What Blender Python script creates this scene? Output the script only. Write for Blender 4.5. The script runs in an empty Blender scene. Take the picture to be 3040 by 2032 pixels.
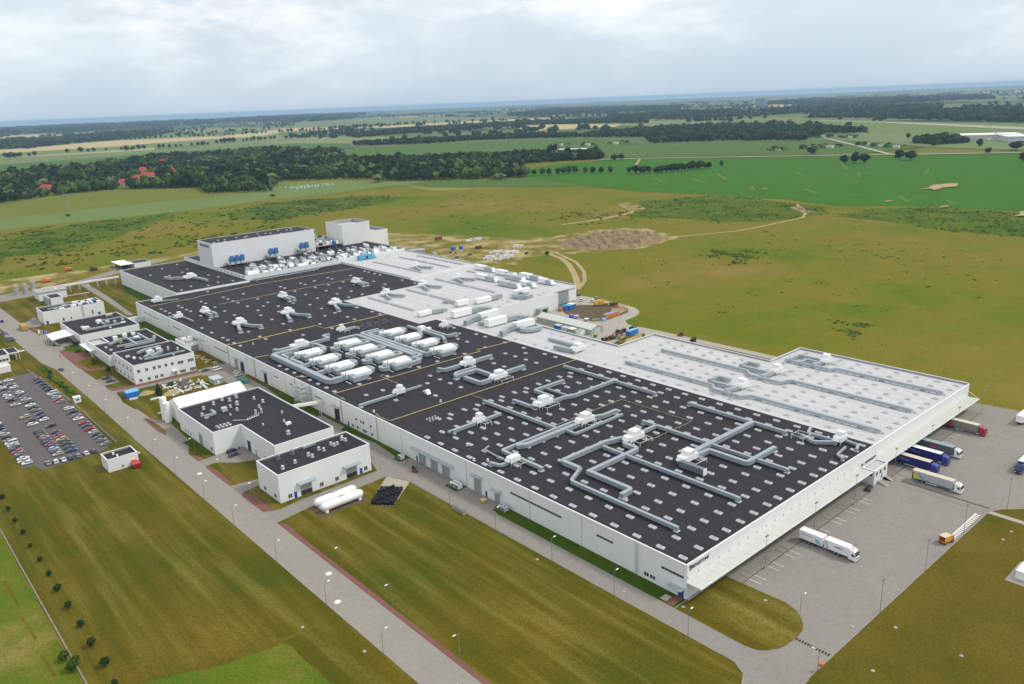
import bpy, math, random
from mathutils import Vector, Matrix
random.seed(11)
S = bpy.context.scene
COL = S.collection

# ------------------------------------------------------------------ camera
CAMP = Vector((-161.32, -116.44, 135.0))
cam_d = bpy.data.cameras.new('camera')
cam = bpy.data.objects.new('camera', cam_d)
COL.objects.link(cam)
cam_d.sensor_width = 36.0
cam_d.sensor_fit = 'HORIZONTAL'
cam_d.lens = 28.25
cam_d.clip_start = 1.0
cam_d.clip_end = 90000.0
yaw, pit, rol = math.radians(49.091), math.radians(16.659), math.radians(-2.297)
fw = Vector((math.cos(yaw) * math.cos(pit), math.sin(yaw) * math.cos(pit), -math.sin(pit)))
rt = Vector((math.sin(yaw), -math.cos(yaw), 0))
up = rt.cross(fw)
r2 = rt * math.cos(rol) + up * math.sin(rol)
u2 = up * math.cos(rol) - rt * math.sin(rol)
mm = Matrix((r2, u2, -fw)).transposed().to_4x4()
mm.translation = CAMP
cam.matrix_world = mm
S.camera = cam

# ------------------------------------------------------------------ world, sun, exposure
SUN = Vector((0.70, -0.62, 1.05)).normalized()
w = bpy.data.worlds.new('World')
S.world = w
w.use_nodes = True
nt = w.node_tree
nt.nodes.clear()
def N(t, typ, **k):
    n = t.nodes.new(typ)
    for a, b in k.items():
        setattr(n, a, b)
    return n
def L(t, a, b):
    t.links.new(a, b)
def ramp(t, fac, stops, interp='LINEAR'):
    n = N(t, 'ShaderNodeValToRGB')
    n.color_ramp.interpolation = interp
    els = n.color_ramp.elements
    while len(els) < len(stops):
        els.new(0.5)
    for e, (p, c) in zip(els, stops):
        e.position = p
        e.color = tuple(c) + (1,) if len(c) == 3 else c
    if fac is not None:
        L(t, fac, n.inputs[0])
    return n.outputs[0]
def mix(t, a, b, fac, blend='MIX'):
    n = N(t, 'ShaderNodeMix', data_type='RGBA', blend_type=blend)
    for sock, v in ((n.inputs[6], a), (n.inputs[7], b), (n.inputs[0], fac)):
        if isinstance(v, (int, float)):
            sock.default_value = v
        elif isinstance(v, (tuple, list)):
            sock.default_value = tuple(v) + ((1,) if len(v) == 3 else ())
        else:
            L(t, v, sock)
    return n.outputs[2]
def noise(t, vec, scale, detail=4, rough=0.55, dim='3D'):
    n = N(t, 'ShaderNodeTexNoise', noise_dimensions=dim)
    n.inputs['Scale'].default_value = scale
    n.inputs['Detail'].default_value = detail
    n.inputs['Roughness'].default_value = rough
    L(t, vec, n.inputs['Vector'])
    return n.outputs[0]
def vmath(t, op, a, b=None):
    n = N(t, 'ShaderNodeVectorMath', operation=op)
    L(t, a, n.inputs[0])
    if b is not None:
        if isinstance(b, (tuple, list)):
            n.inputs[1].default_value = b
        else:
            L(t, b, n.inputs[1])
    return n.outputs[0]
def fmath(t, op, a, b=None, clamp=False):
    n = N(t, 'ShaderNodeMath', operation=op, use_clamp=clamp)
    for i, v in enumerate((a, b)):
        if v is None:
            continue
        if isinstance(v, (int, float)):
            n.inputs[i].default_value = v
        else:
            L(t, v, n.inputs[i])
    return n.outputs[0]

sky = N(nt, 'ShaderNodeTexSky', sky_type='NISHITA')
sky.sun_disc = False
sky.sun_elevation = math.asin(SUN.z)
sky.sun_rotation = math.atan2(SUN.x, SUN.y)
sky.altitude = 100
sky.dust_density = 1.5
sky.air_density = 1.2
tc = N(nt, 'ShaderNodeTexCoord')
sep = N(nt, 'ShaderNodeSeparateXYZ')
L(nt, tc.outputs['Generated'], sep.inputs[0])
zz = fmath(nt, 'MAXIMUM', sep.outputs[2], 0.0)
mpw = N(nt, 'ShaderNodeMapping')
mpw.inputs['Scale'].default_value = (1.0, 1.0, 2.7)
L(nt, tc.outputs['Generated'], mpw.inputs[0])
n1 = noise(nt, mpw.outputs[0], 3.1, 9, 0.60)
n2 = noise(nt, vmath(nt, 'ADD', mpw.outputs[0], (7.1, 2.2, 1.0)), 6.5, 8, 0.62)
cover = ramp(nt, n1, [(0.38, (0.05,) * 3), (0.48, (0.6,) * 3), (0.56, (1.0,) * 3)])
lift = ramp(nt, zz, [(0.0, (0.06,) * 3), (0.06, (0.40,) * 3), (0.14, (0.95,) * 3)])
veil = ramp(nt, zz, [(0.0, (4.6, 5.9, 7.2)), (0.06, (5.6, 6.8, 7.9)), (0.16, (7.2, 7.8, 8.3)), (0.4, (7.2, 7.4, 7.5))])
cloudc = ramp(nt, n2, [(0.36, (5.6, 6.3, 7.1)), (0.45, (7.0, 7.4, 7.9)), (0.53, (9.0, 9.0, 9.1)), (0.62, (10.4, 10.3, 10.2))])
base = mix(nt, sky.outputs[0], veil, 0.86)
col = mix(nt, base, cloudc, mix(nt, cover, lift, 1.0, 'MULTIPLY'))
bg = N(nt, 'ShaderNodeBackground')
bg.inputs[1].default_value = 0.118
L(nt, col, bg.inputs[0])
wo = N(nt, 'ShaderNodeOutputWorld')
L(nt, bg.outputs[0], wo.inputs[0])

sl = bpy.data.lights.new('sun', 'SUN')
sl.energy = 2.1
sl.angle = math.radians(10)
sl.color = (1.0, 0.94, 0.84)
so = bpy.data.objects.new('sun', sl)
COL.objects.link(so)
so.rotation_euler = SUN.to_track_quat('Z', 'Y').to_euler()
so.location = (0, 0, 400)
S.view_settings.view_transform = 'Standard'
S.view_settings.look = 'None'
S.view_settings.exposure = 0.0
S.view_settings.gamma = 1.0
S.view_settings.use_curve_mapping = False
S.cycles.use_denoising = True
S.cycles.max_bounces = 5
S.cycles.volume_bounces = 0
S.cycles.transparent_max_bounces = 6

# ------------------------------------------------------------------ materials
MATS = {}
def newmat(name):
    m = bpy.data.materials.new(name)
    m.use_nodes = True
    t = m.node_tree
    b = t.nodes['Principled BSDF']
    MATS[name] = m
    return m, t, b
def sc(c, k):
    return tuple(min(1.0, x * k) for x in c)
def pos(t):
    return N(t, 'ShaderNodeNewGeometry').outputs['Position']
def plain(name, c, rough=0.6, metal=0.0, var=0.10, vs=0.35, bump=0.0, coat=0.0, spec=0.4):
    m, t, b = newmat(name)
    p = pos(t)
    f = noise(t, p, vs, 5, 0.6)
    f2 = noise(t, p, vs * 9, 3, 0.6)
    c1 = mix(t, sc(c, 1 - 1.6 * var), sc(c, 1 + 1.6 * var), f)
    c2 = mix(t, c1, sc(c, 1 - var), fmath(t, 'MULTIPLY', f2, 0.5))
    L(t, c2, b.inputs['Base Color'])
    b.inputs['Roughness'].default_value = rough
    b.inputs['Metallic'].default_value = metal
    b.inputs['Coat Weight'].default_value = coat
    b.inputs['Specular IOR Level'].default_value = spec
    if bump:
        bn = N(t, 'ShaderNodeBump')
        bn.inputs['Strength'].default_value = bump
        bn.inputs['Distance'].default_value = 0.1
        L(t, f2, bn.inputs['Height'])
        L(t, bn.outputs[0], b.inputs['Normal'])
    return m
def sepxyz(t, p):
    s = N(t, 'ShaderNodeSeparateXYZ')
    L(t, p, s.inputs[0])
    return s.outputs
def lines(t, coord, period, width):
    # 1 on thin lines every <period> metres
    a = fmath(t, 'FRACT', fmath(t, 'DIVIDE', coord, period))
    return fmath(t, 'LESS_THAN', a, width / period)

def grass(name, cols, s1, s2, stripe=0.0, period=9.0, speck=0.5, ang=0.0):
    m, t, b = newmat(name)
    p = pos(t)
    big = noise(t, p, s1, 5, 0.6)
    mid = noise(t, p, s2, 5, 0.65)
    fine = noise(t, p, 1.3, 3, 0.7)
    col = ramp(t, big, [(0.34, cols[0]), (0.46, cols[1]), (0.56, cols[2]), (0.68, cols[3])])
    col = mix(t, col, cols[1], fmath(t, 'MULTIPLY', fmath(t, 'SUBTRACT', mid, 0.40, True), 2.4, True))
    if stripe:
        mp = N(t, 'ShaderNodeMapping')
        mp.inputs['Scale'].default_value = (1.1 / period, 0.07 / period, 1)
        L(t, p, mp.inputs[0])
        sn = noise(t, mp.outputs[0], 1.0, 3, 0.55)
        mask = noise(t, p, 0.03, 3, 0.6)
        col = mix(t, col, (0.27, 0.225, 0.055), fmath(t, 'MULTIPLY', fmath(t, 'MULTIPLY', fmath(t, 'SUBTRACT', sn, 0.47, True), 4.0, True), fmath(t, 'MULTIPLY', mask, stripe)))
        col = mix(t, col, sc(cols[0], 0.8), fmath(t, 'MULTIPLY', fmath(t, 'MULTIPLY', fmath(t, 'SUBTRACT', 0.46, sn, True), 4.0, True), stripe * .7))
    col = mix(t, col, sc(cols[0], 0.42), fmath(t, 'MULTIPLY', fmath(t, 'SUBTRACT', fine, 0.45, True), speck * 3.0, True))
    vv = noise(t, p, 4.5, 2, 0.7)
    col = mix(t, col, sc(cols[3], 1.25), fmath(t, 'MULTIPLY', fmath(t, 'SUBTRACT', vv, 0.5, True), speck * 2.0, True))
    L(t, col, b.inputs['Base Color'])
    b.inputs['Roughness'].default_value = 0.95
    b.inputs['Specular IOR Level'].default_value = 0.1
    bn = N(t, 'ShaderNodeBump')
    bn.inputs['Strength'].default_value = 0.5
    bn.inputs['Distance'].default_value = 0.35
    L(t, fine, bn.inputs['Height'])
    L(t, bn.outputs[0], b.inputs['Normal'])
    return m
G1, G2, G3, G4 = (0.042, 0.076, 0.003), (0.088, 0.084, 0.004), (0.122, 0.092, 0.006), (0.170, 0.122, 0.016)
grass('lawn', (G1, G2, G3, G4), 0.022, 0.10, 0.95, 5.0, 0.75)
grass('lawn_lush_shade', ((0.030, 0.072, 0.003), (0.042, 0.086, 0.004), (0.066, 0.098, 0.006), (0.09, 0.11, 0.012)), 0.05, 0.2, 0, 9, 0.4)  # deeper green grass; along the long facade it also stands for the wall's shadow
grass('wild_grass', ((0.046, 0.125, 0.004), (0.075, 0.140, 0.006), (0.13, 0.15, 0.012), (0.27, 0.20, 0.06)), 0.03, 0.15, 0, 9, 0.8)
grass('lawn_dry', ((0.070, 0.078, 0.005), (0.112, 0.090, 0.007), (0.140, 0.104, 0.011), (0.18, 0.13, 0.025)), 0.03, 0.12, 0.15, 6, 0.8)

def land():
    # meadow round the plant, patchwork of woods and fields far away
    m, t, b = newmat('land')
    p = pos(t)
    big = noise(t, p, 0.006, 6, 0.62)
    mid = noise(t, p, 0.035, 5, 0.65)
    fine = noise(t, p, 0.9, 3, 0.7)
    near = ramp(t, big, [(0.34, (0.085, 0.145, 0.008)), (0.45, (0.150, 0.160, 0.012)), (0.55, (0.190, 0.160, 0.020)), (0.68, (0.235, 0.178, 0.045))])
    near = mix(t, near, (0.092, 0.142, 0.008), fmath(t, 'MULTIPLY', fmath(t, 'SUBTRACT', mid, 0.50, True), 2.4, True))
    near = mix(t, near, (0.26, 0.21, 0.075), fmath(t, 'MULTIPLY', fmath(t, 'SUBTRACT', noise(t, p, 0.13, 4, 0.7), 0.55, True), 2.2, True))
    near = mix(t, near, (0.05, 0.07, 0.012), fmath(t, 'MULTIPLY', fmath(t, 'SUBTRACT', fine, 0.47, True), 2.6, True))
    v = N(t, 'ShaderNodeTexVoronoi', feature='F1')
    v.inputs['Scale'].default_value = 1.0
    mp = N(t, 'ShaderNodeMapping')
    mp.inputs['Rotation'].default_value = (0, 0, math.radians(40))
    mp.inputs['Scale'].default_value = (1 / 620.0, 1 / 1700.0, 1.0)
    L(t, p, mp.inputs[0])
    L(t, mp.outputs[0], v.inputs['Vector'])
    rnd = sepxyz(t, v.outputs['Color'])[0]
    far = ramp(t, rnd, [(0.0, (0.03, 0.055, 0.022)), (0.18, (0.11, 0.16, 0.06)), (0.40, (0.17, 0.21, 0.085)), (0.58, (0.075, 0.13, 0.04)), (0.72, (0.20, 0.23, 0.10)), (0.84, (0.42, 0.35, 0.17)), (0.94, (0.13, 0.17, 0.07))], 'CONSTANT')  # far field tones kept pale, with part of the distance haze in the colour
    wood = noise(t, p, 0.0013, 5, 0.6)
    far = mix(t, far, (0.022, 0.045, 0.02), ramp(t, wood, [(0.58, (0, 0, 0)), (0.61, (1, 1, 1))]))
    d = N(t, 'ShaderNodeVectorMath', operation='DISTANCE')
    L(t, p, d.inputs[0])
    d.inputs[1].default_value = (150, 200, 0)
    f = fmath(t, 'DIVIDE', fmath(t, 'SUBTRACT', d.outputs['Value'], 1500), 600, True)
    L(t, mix(t, near, far, f), b.inputs['Base Color'])
    b.inputs['Roughness'].default_value = 1.0
    b.inputs['Specular IOR Level'].default_value = 0.05
    bn = N(t, 'ShaderNodeBump')
    bn.inputs['Strength'].default_value = 0.4
    bn.inputs['Distance'].default_value = 0.5
    L(t, fine, bn.inputs['Height'])
    L(t, bn.outputs[0], b.inputs['Normal'])
land()

def field(name, c, var=0.25, s=0.02):
    m, t, b = newmat(name)
    p = pos(t)
    f = noise(t, p, s, 6, 0.65)
    mp = N(t, 'ShaderNodeMapping')
    mp.inputs['Rotation'].default_value = (0, 0, 0.6)
    mp.inputs['Scale'].default_value = (0.08, 0.004, 1)
    L(t, p, mp.inputs[0])
    g = noise(t, mp.outputs[0], 1.0, 3, 0.5)
    col = mix(t, sc(c, 1 - var), sc(c, 1 + var), f)
    col = mix(t, col, sc(c, 0.8), fmath(t, 'MULTIPLY', g, 0.35))
    fine = noise(t, p, 0.6, 3, 0.7)
    col = mix(t, col, sc(c, 0.5), fmath(t, 'MULTIPLY', fmath(t, 'SUBTRACT', fine, 0.5, True), 1.4, True))
    L(t, col, b.inputs['Base Color'])
    b.inputs['Roughness'].default_value = 1.0
    b.inputs['Specular IOR Level'].default_value = 0.05
field('crop_green', (0.050, 0.150, 0.012), 0.34)
field('crop_pale', (0.150, 0.205, 0.062), 0.18)
field('crop_mid', (0.085, 0.150, 0.034), 0.22, 0.008)
field('crop_grey', (0.165, 0.215, 0.085), 0.2, 0.008)
field('wheat', (0.50, 0.40, 0.20), 0.15, 0.01)
field('meadow_bright', (0.22, 0.23, 0.05), 0.2)
field('meadow_bush', (0.072, 0.125, 0.024), 0.40, 0.05)
field('meadow_olive', (0.155, 0.175, 0.030), 0.25, 0.012)
plain('sand', (0.40, 0.31, 0.17), 0.95, 0, 0.22, 0.08, 0.3, spec=0.1)
def patchy(name, a, bcol, s1, lo, hi):
    m, t, b = newmat(name)
    p = pos(t)
    f = noise(t, p, s1, 6, 0.68)
    fi = noise(t, p, 0.7, 3, 0.7)
    c1 = mix(t, sc(a, 0.75), sc(a, 1.2), noise(t, p, s1 * 5, 4, 0.65))
    c2 = mix(t, sc(bcol, 0.6), sc(bcol, 1.2), fi)
    L(t, mix(t, c2, c1, ramp(t, f, [(lo, (0, 0, 0)), (hi, (1, 1, 1))])), b.inputs['Base Color'])
    b.inputs['Roughness'].default_value = 1.0
    b.inputs['Specular IOR Level'].default_value = 0.05
patchy('bare_mix', (0.42, 0.325, 0.17), (0.17, 0.155, 0.022), 0.045, 0.44, 0.62)
patchy('bush_mix', (0.060, 0.115, 0.010), (0.130, 0.150, 0.014), 0.028, 0.36, 0.60)
plain('mound_soil', (0.28, 0.21, 0.12), 0.95, 0, 0.4, 0.12, 0.8, spec=0.1)

def pavers(name, c, var, joint=0.10):
    m, t, b = newmat(name)
    p = pos(t)
    f = noise(t, p, 0.06, 6, 0.65)
    st = noise(t, p, 0.5, 4, 0.7)
    fi = noise(t, p, 3.5, 2, 0.6)
    col = mix(t, sc(c, 1 - var), sc(c, 1 + var), f)
    col = mix(t, col, sc(c, 0.72), fmath(t, 'MULTIPLY', fmath(t, 'SUBTRACT', st, 0.48, True), 1.8, True))
    br = N(t, 'ShaderNodeTexBrick')
    br.inputs['Scale'].default_value = 1.0
    br.inputs['Brick Width'].default_value = 0.9
    br.inputs['Row Height'].default_value = 0.45
    br.inputs['Mortar Size'].default_value = 0.03
    br.inputs['Color1'].default_value = (1, 1, 1, 1)
    br.inputs['Color2'].default_value = (0.84, 0.83, 0.82, 1)
    br.inputs['Mortar'].default_value = (0.6, 0.6, 0.6, 1)
    L(t, p, br.inputs['Vector'])
    col = mix(t, col, br.outputs[0], 0.55, 'MULTIPLY')
    col = mix(t, col, sc(c, 0.6), fmath(t, 'MULTIPLY', fmath(t, 'SUBTRACT', fi, 0.5, True), 1.2, True))
    L(t, col, b.inputs['Base Color'])
    b.inputs['Roughness'].default_value = 0.9
    b.inputs['Specular IOR Level'].default_value = 0.2
pavers('pave_road', (0.315, 0.292, 0.258), 0.12)
pavers('pave_yard', (0.285, 0.266, 0.236), 0.16)
pavers('pave_service', (0.285, 0.265, 0.235), 0.14)
pavers('pave_red', (0.22, 0.10, 0.082), 0.18)
pavers('pave_light', (0.42, 0.39, 0.33), 0.12)
plain('asphalt', (0.125, 0.115, 0.112), 0.9, 0, 0.16, 0.12, 0.2, spec=0.2)
plain('kerb_stone', (0.30, 0.27, 0.23), 0.9)
plain('paint_white', (0.80, 0.80, 0.78), 0.7, 0, 0.06)
plain('drain_iron', (0.045, 0.038, 0.034), 0.8, 0.2)
plain('soil', (0.13, 0.10, 0.06), 0.95, 0, 0.3, 0.3, 0.5, spec=0.1)

def roofmat(name, c, seam, stain, stainc, lo=0.80, hi=1.22):
    m, t, b = newmat(name)
    p = pos(t)
    o = sepxyz(t, p)
    f = noise(t, p, 0.035, 6, 0.62)
    st = noise(t, p, 0.12, 5, 0.7)
    fi = noise(t, p, 1.6, 3, 0.7)
    # strips of membrane, each with its own slight tone
    strip = fmath(t, 'FLOOR', fmath(t, 'DIVIDE', o[0], 1.05))
    wn = N(t, 'ShaderNodeTexWhiteNoise', noise_dimensions='1D')
    L(t, strip, wn.inputs['W'])
    col = mix(t, sc(c, lo), sc(c, hi), wn.outputs[0])
    col = mix(t, col, stainc, fmath(t, 'MULTIPLY', fmath(t, 'SUBTRACT', f, 0.46, True), stain, True))
    col = mix(t, col, sc(c, hi * 1.1), fmath(t, 'MULTIPLY', fmath(t, 'SUBTRACT', st, 0.52, True), 1.6, True))
    col = mix(t, col, seam, fmath(t, 'MULTIPLY', lines(t, o[0], 1.05, 0.07), 0.5))
    col = mix(t, col, seam, fmath(t, 'MULTIPLY', lines(t, o[1], 8.0, 0.12), 0.6))
    col = mix(t, col, seam, fmath(t, 'MULTIPLY', lines(t, o[0], 7.35, 0.14), 0.6))
    col = mix(t, col, sc(c, 0.7 * lo), fmath(t, 'MULTIPLY', fmath(t, 'SUBTRACT', fi, 0.50, True), 1.2, True))
    L(t, col, b.inputs['Base Color'])
    b.inputs['Roughness'].default_value = 0.85
    b.inputs['Specular IOR Level'].default_value = 0.25
roofmat('roof_dark', (0.026, 0.0245, 0.031), (0.040, 0.037, 0.043), 1.8, (0.042, 0.033, 0.033))
roofmat('roof_white', (0.535, 0.53, 0.54), (0.36, 0.36, 0.37), 1.1, (0.47, 0.455, 0.435), 0.93, 1.07)

def wallmat(name, c, period=1.0):
    m, t, b = newmat(name)
    p = pos(t)
    o = sepxyz(t, p)
    f = noise(t, p, 0.08, 5, 0.6)
    mp = N(t, 'ShaderNodeMapping')
    mp.inputs['Scale'].default_value = (0.9, 0.9, 0.06)
    L(t, p, mp.inputs[0])
    run = noise(t, mp.outputs[0], 1.0, 4, 0.6)
    col = mix(t, sc(c, 0.92), sc(c, 1.04), f)
    col = mix(t, col, sc(c, 0.80), fmath(t, 'MULTIPLY', fmath(t, 'SUBTRACT', run, 0.52, True), 1.3, True))
    ln = lines(t, o[2], period, 0.04)
    col = mix(t, col, sc(c, 0.72), fmath(t, 'MULTIPLY', ln, 0.55))
    ln2 = lines(t, fmath(t, 'ADD', o[0], o[1]), 6.0, 0.07)
    col = mix(t, col, sc(c, 0.70), fmath(t, 'MULTIPLY', ln2, 0.5))
    L(t, col, b.inputs['Base Color'])
    b.inputs['Roughness'].default_value = 0.55
    b.inputs['Specular IOR Level'].default_value = 0.35
wallmat('wall_white', (0.76, 0.78, 0.775))
wallmat('wall_plinth', (0.45, 0.44, 0.42))
plain('coping', (0.78, 0.80, 0.81), 0.45, 0.0, 0.04)
plain('parapet_grey', (0.33, 0.33, 0.37), 0.7)
plain('steel_duct', (0.40, 0.46, 0.49), 0.42, 0.35, 0.12, 0.5)
plain('steel_dark', (0.20, 0.23, 0.26), 0.5, 0.4, 0.12, 0.5)
plain('unit_white', (0.84, 0.85, 0.85), 0.5, 0, 0.05, 0.6)
plain('unit_grey', (0.52, 0.55, 0.57), 0.5, 0.1, 0.10, 0.6)
plain('frame_white', (0.70, 0.71, 0.70), 0.5)
plain('galv', (0.48, 0.50, 0.50), 0.45, 0.5, 0.12)
plain('pipe_yellow', (0.52, 0.44, 0.22), 0.6, 0, 0.12)
plain('pipe_bright', (0.66, 0.56, 0.12), 0.6, 0, 0.12)
plain('sky_frame', (0.64, 0.64, 0.66), 0.5, 0, 0.05)
plain('sky_pane', (0.36, 0.36, 0.39), 0.3, 0, 0.08, 1.0)
plain('sky_side', (0.16, 0.17, 0.19), 0.5)
plain('barrel_pane', (0.34, 0.34, 0.37), 0.4, 0, 0.1)
plain('fan_blue', (0.05, 0.16, 0.40), 0.45, 0.1, 0.15)
plain('unit_cyan', (0.10, 0.36, 0.58), 0.5, 0, 0.12)
plain('glass', (0.035, 0.045, 0.055), 0.12, 0.0, 0.1, 1, spec=0.7)
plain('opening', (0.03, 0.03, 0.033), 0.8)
plain('door_grey', (0.30, 0.31, 0.33), 0.6)
plain('door_blue', (0.020, 0.060, 0.34), 0.5)
plain('canopy_sheet', (0.66, 0.67, 0.62), 0.55, 0, 0.06)
plain('tyre', (0.018, 0.018, 0.02), 0.85)
plain('rim', (0.45, 0.45, 0.47), 0.35, 0.7)
plain('sign_black', (0.03, 0.035, 0.035), 0.5)
plain('sign_red', (0.45, 0.02, 0.03), 0.5)
plain('rust', (0.20, 0.075, 0.035), 0.9, 0, 0.3, 1.0)
plain('machine_brown', (0.075, 0.055, 0.045), 0.8, 0, 0.3, 1.0)
plain('cont_blue', (0.03, 0.16, 0.52), 0.5, 0, 0.1)
plain('cont_lightblue', (0.16, 0.46, 0.72), 0.5, 0, 0.1)
plain('cont_orange', (0.55, 0.20, 0.07), 0.6, 0, 0.15)
plain('cont_lilac', (0.30, 0.28, 0.52), 0.6, 0, 0.1)
plain('cont_ochre', (0.45, 0.28, 0.08), 0.7, 0, 0.15)
plain('orange', (0.70, 0.16, 0.02), 0.5, 0, 0.1)
plain('crane_yellow', (0.62, 0.38, 0.04), 0.5, 0, 0.1)
plain('shed_sheet', (0.58, 0.60, 0.55), 0.5, 0, 0.06)
plain('shed_side', (0.36, 0.40, 0.37), 0.6, 0, 0.08)
plain('tent_white', (0.90, 0.90, 0.90), 0.6, 0, 0.03)
plain('tank_white', (0.86, 0.86, 0.85), 0.4, 0, 0.04)
plain('concrete', (0.40, 0.39, 0.36), 0.9, 0, 0.12)
plain('rubber', (0.012, 0.012, 0.016), 0.8, 0, 0.2, 1)
plain('tarp_green', (0.03, 0.16, 0.11), 0.5, 0, 0.3, 1)
plain('timber', (0.40, 0.30, 0.17), 0.9, 0, 0.2)
plain('debris', (0.62, 0.62, 0.60), 0.8, 0, 0.25, 0.8)
plain('brick_roof', (0.42, 0.075, 0.060), 0.8, 0, 0.2, 0.5)
plain('house_wall', (0.60, 0.57, 0.52), 0.8, 0, 0.1)
plain('silo_steel', (0.42, 0.40, 0.40), 0.5, 0.3, 0.12)
plain('pole', (0.26, 0.27, 0.28), 0.5, 0.4)
plain('lamp_white', (0.85, 0.85, 0.82), 0.4)
plain('bark', (0.07, 0.055, 0.04), 0.95)
plain('road_mark_yellow', (0.55, 0.50, 0.06), 0.7)
plain('logo_teal', (0.30, 0.50, 0.56), 0.6)
plain('logo_navy', (0.03, 0.035, 0.10), 0.6)
plain('logo_pale', (0.22, 0.26, 0.52), 0.6)
plain('logo_yellow', (0.62, 0.60, 0.03), 0.6)
plain('trailer_navy', (0.012, 0.018, 0.16), 0.5, 0, 0.1)
plain('trailer_grey', (0.10, 0.13, 0.15), 0.5, 0, 0.1)
plain('trailer_greyroof', (0.30, 0.35, 0.36), 0.5, 0, 0.1)
plain('trailer_silver', (0.42, 0.44, 0.49), 0.5, 0, 0.06)
plain('trailer_cream', (0.62, 0.55, 0.42), 0.6, 0, 0.05)
plain('trailer_dirty', (0.26, 0.24, 0.22), 0.7, 0, 0.25, 0.8)
plain('white_paint', (0.82, 0.83, 0.84), 0.3, 0, 0.03, coat=0.6)
plain('red_paint', (0.42, 0.015, 0.03), 0.3, 0, 0.05, coat=0.6)
plain('blue_paint', (0.02, 0.035, 0.34), 0.3, 0, 0.05, coat=0.6)
plain('navy_paint', (0.02, 0.03, 0.12), 0.3, 0, 0.05, coat=0.6)
plain('chassis', (0.03, 0.03, 0.035), 0.8)
CARC = dict(red=(0.36, 0.012, 0.02), navy=(0.025, 0.04, 0.12), black=(0.02, 0.02, 0.024), white=(0.78, 0.79, 0.80), green=(0.01, 0.16, 0.10), silver=(0.50, 0.53, 0.54), taupe=(0.30, 0.26, 0.23), grey=(0.20, 0.22, 0.25), teal=(0.03, 0.08, 0.09), darkgrey=(0.055, 0.06, 0.07), sage=(0.20, 0.27, 0.24), darkgreen=(0.025, 0.05, 0.045), maroon=(0.16, 0.015, 0.03), yellow=(0.55, 0.42, 0.12), blue=(0.02, 0.045, 0.24), beige=(0.48, 0.44, 0.34), pink=(0.42, 0.28, 0.30), steel=(0.13, 0.18, 0.26), purple=(0.06, 0.05, 0.09))
for k_, c_ in CARC.items():
    plain('car_' + k_, c_, 0.28, 0.1, 0.04, 0.5, coat=0.7)
def leaf(name, c, var=0.35):
    m, t, b = newmat(name)
    p = pos(t)
    f = noise(t, p, 0.35, 4, 0.6)
    g = noise(t, p, 0.012, 3, 0.6)
    col = mix(t, sc(c, 1 - var), sc(c, 1 + var), f)
    col = mix(t, col, (c[0] * 1.5, c[1] * 1.25, c[2] * 1.1), ramp(t, g, [(0.45, (0, 0, 0)), (0.62, (0.8,) * 3)]))
    L(t, col, b.inputs['Base Color'])
    b.inputs['Roughness'].default_value = 0.9
    b.inputs['Specular IOR Level'].default_value = 0.1
leaf('leaf_dark', (0.018, 0.040, 0.010))
leaf('leaf_mid', (0.036, 0.074, 0.014))
leaf('leaf_light', (0.080, 0.135, 0.024))
leaf('leaf_grey', (0.115, 0.170, 0.065))
leaf('leaf_bush', (0.085, 0.165, 0.022))
leaf('leaf_pine', (0.020, 0.042, 0.014))

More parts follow.
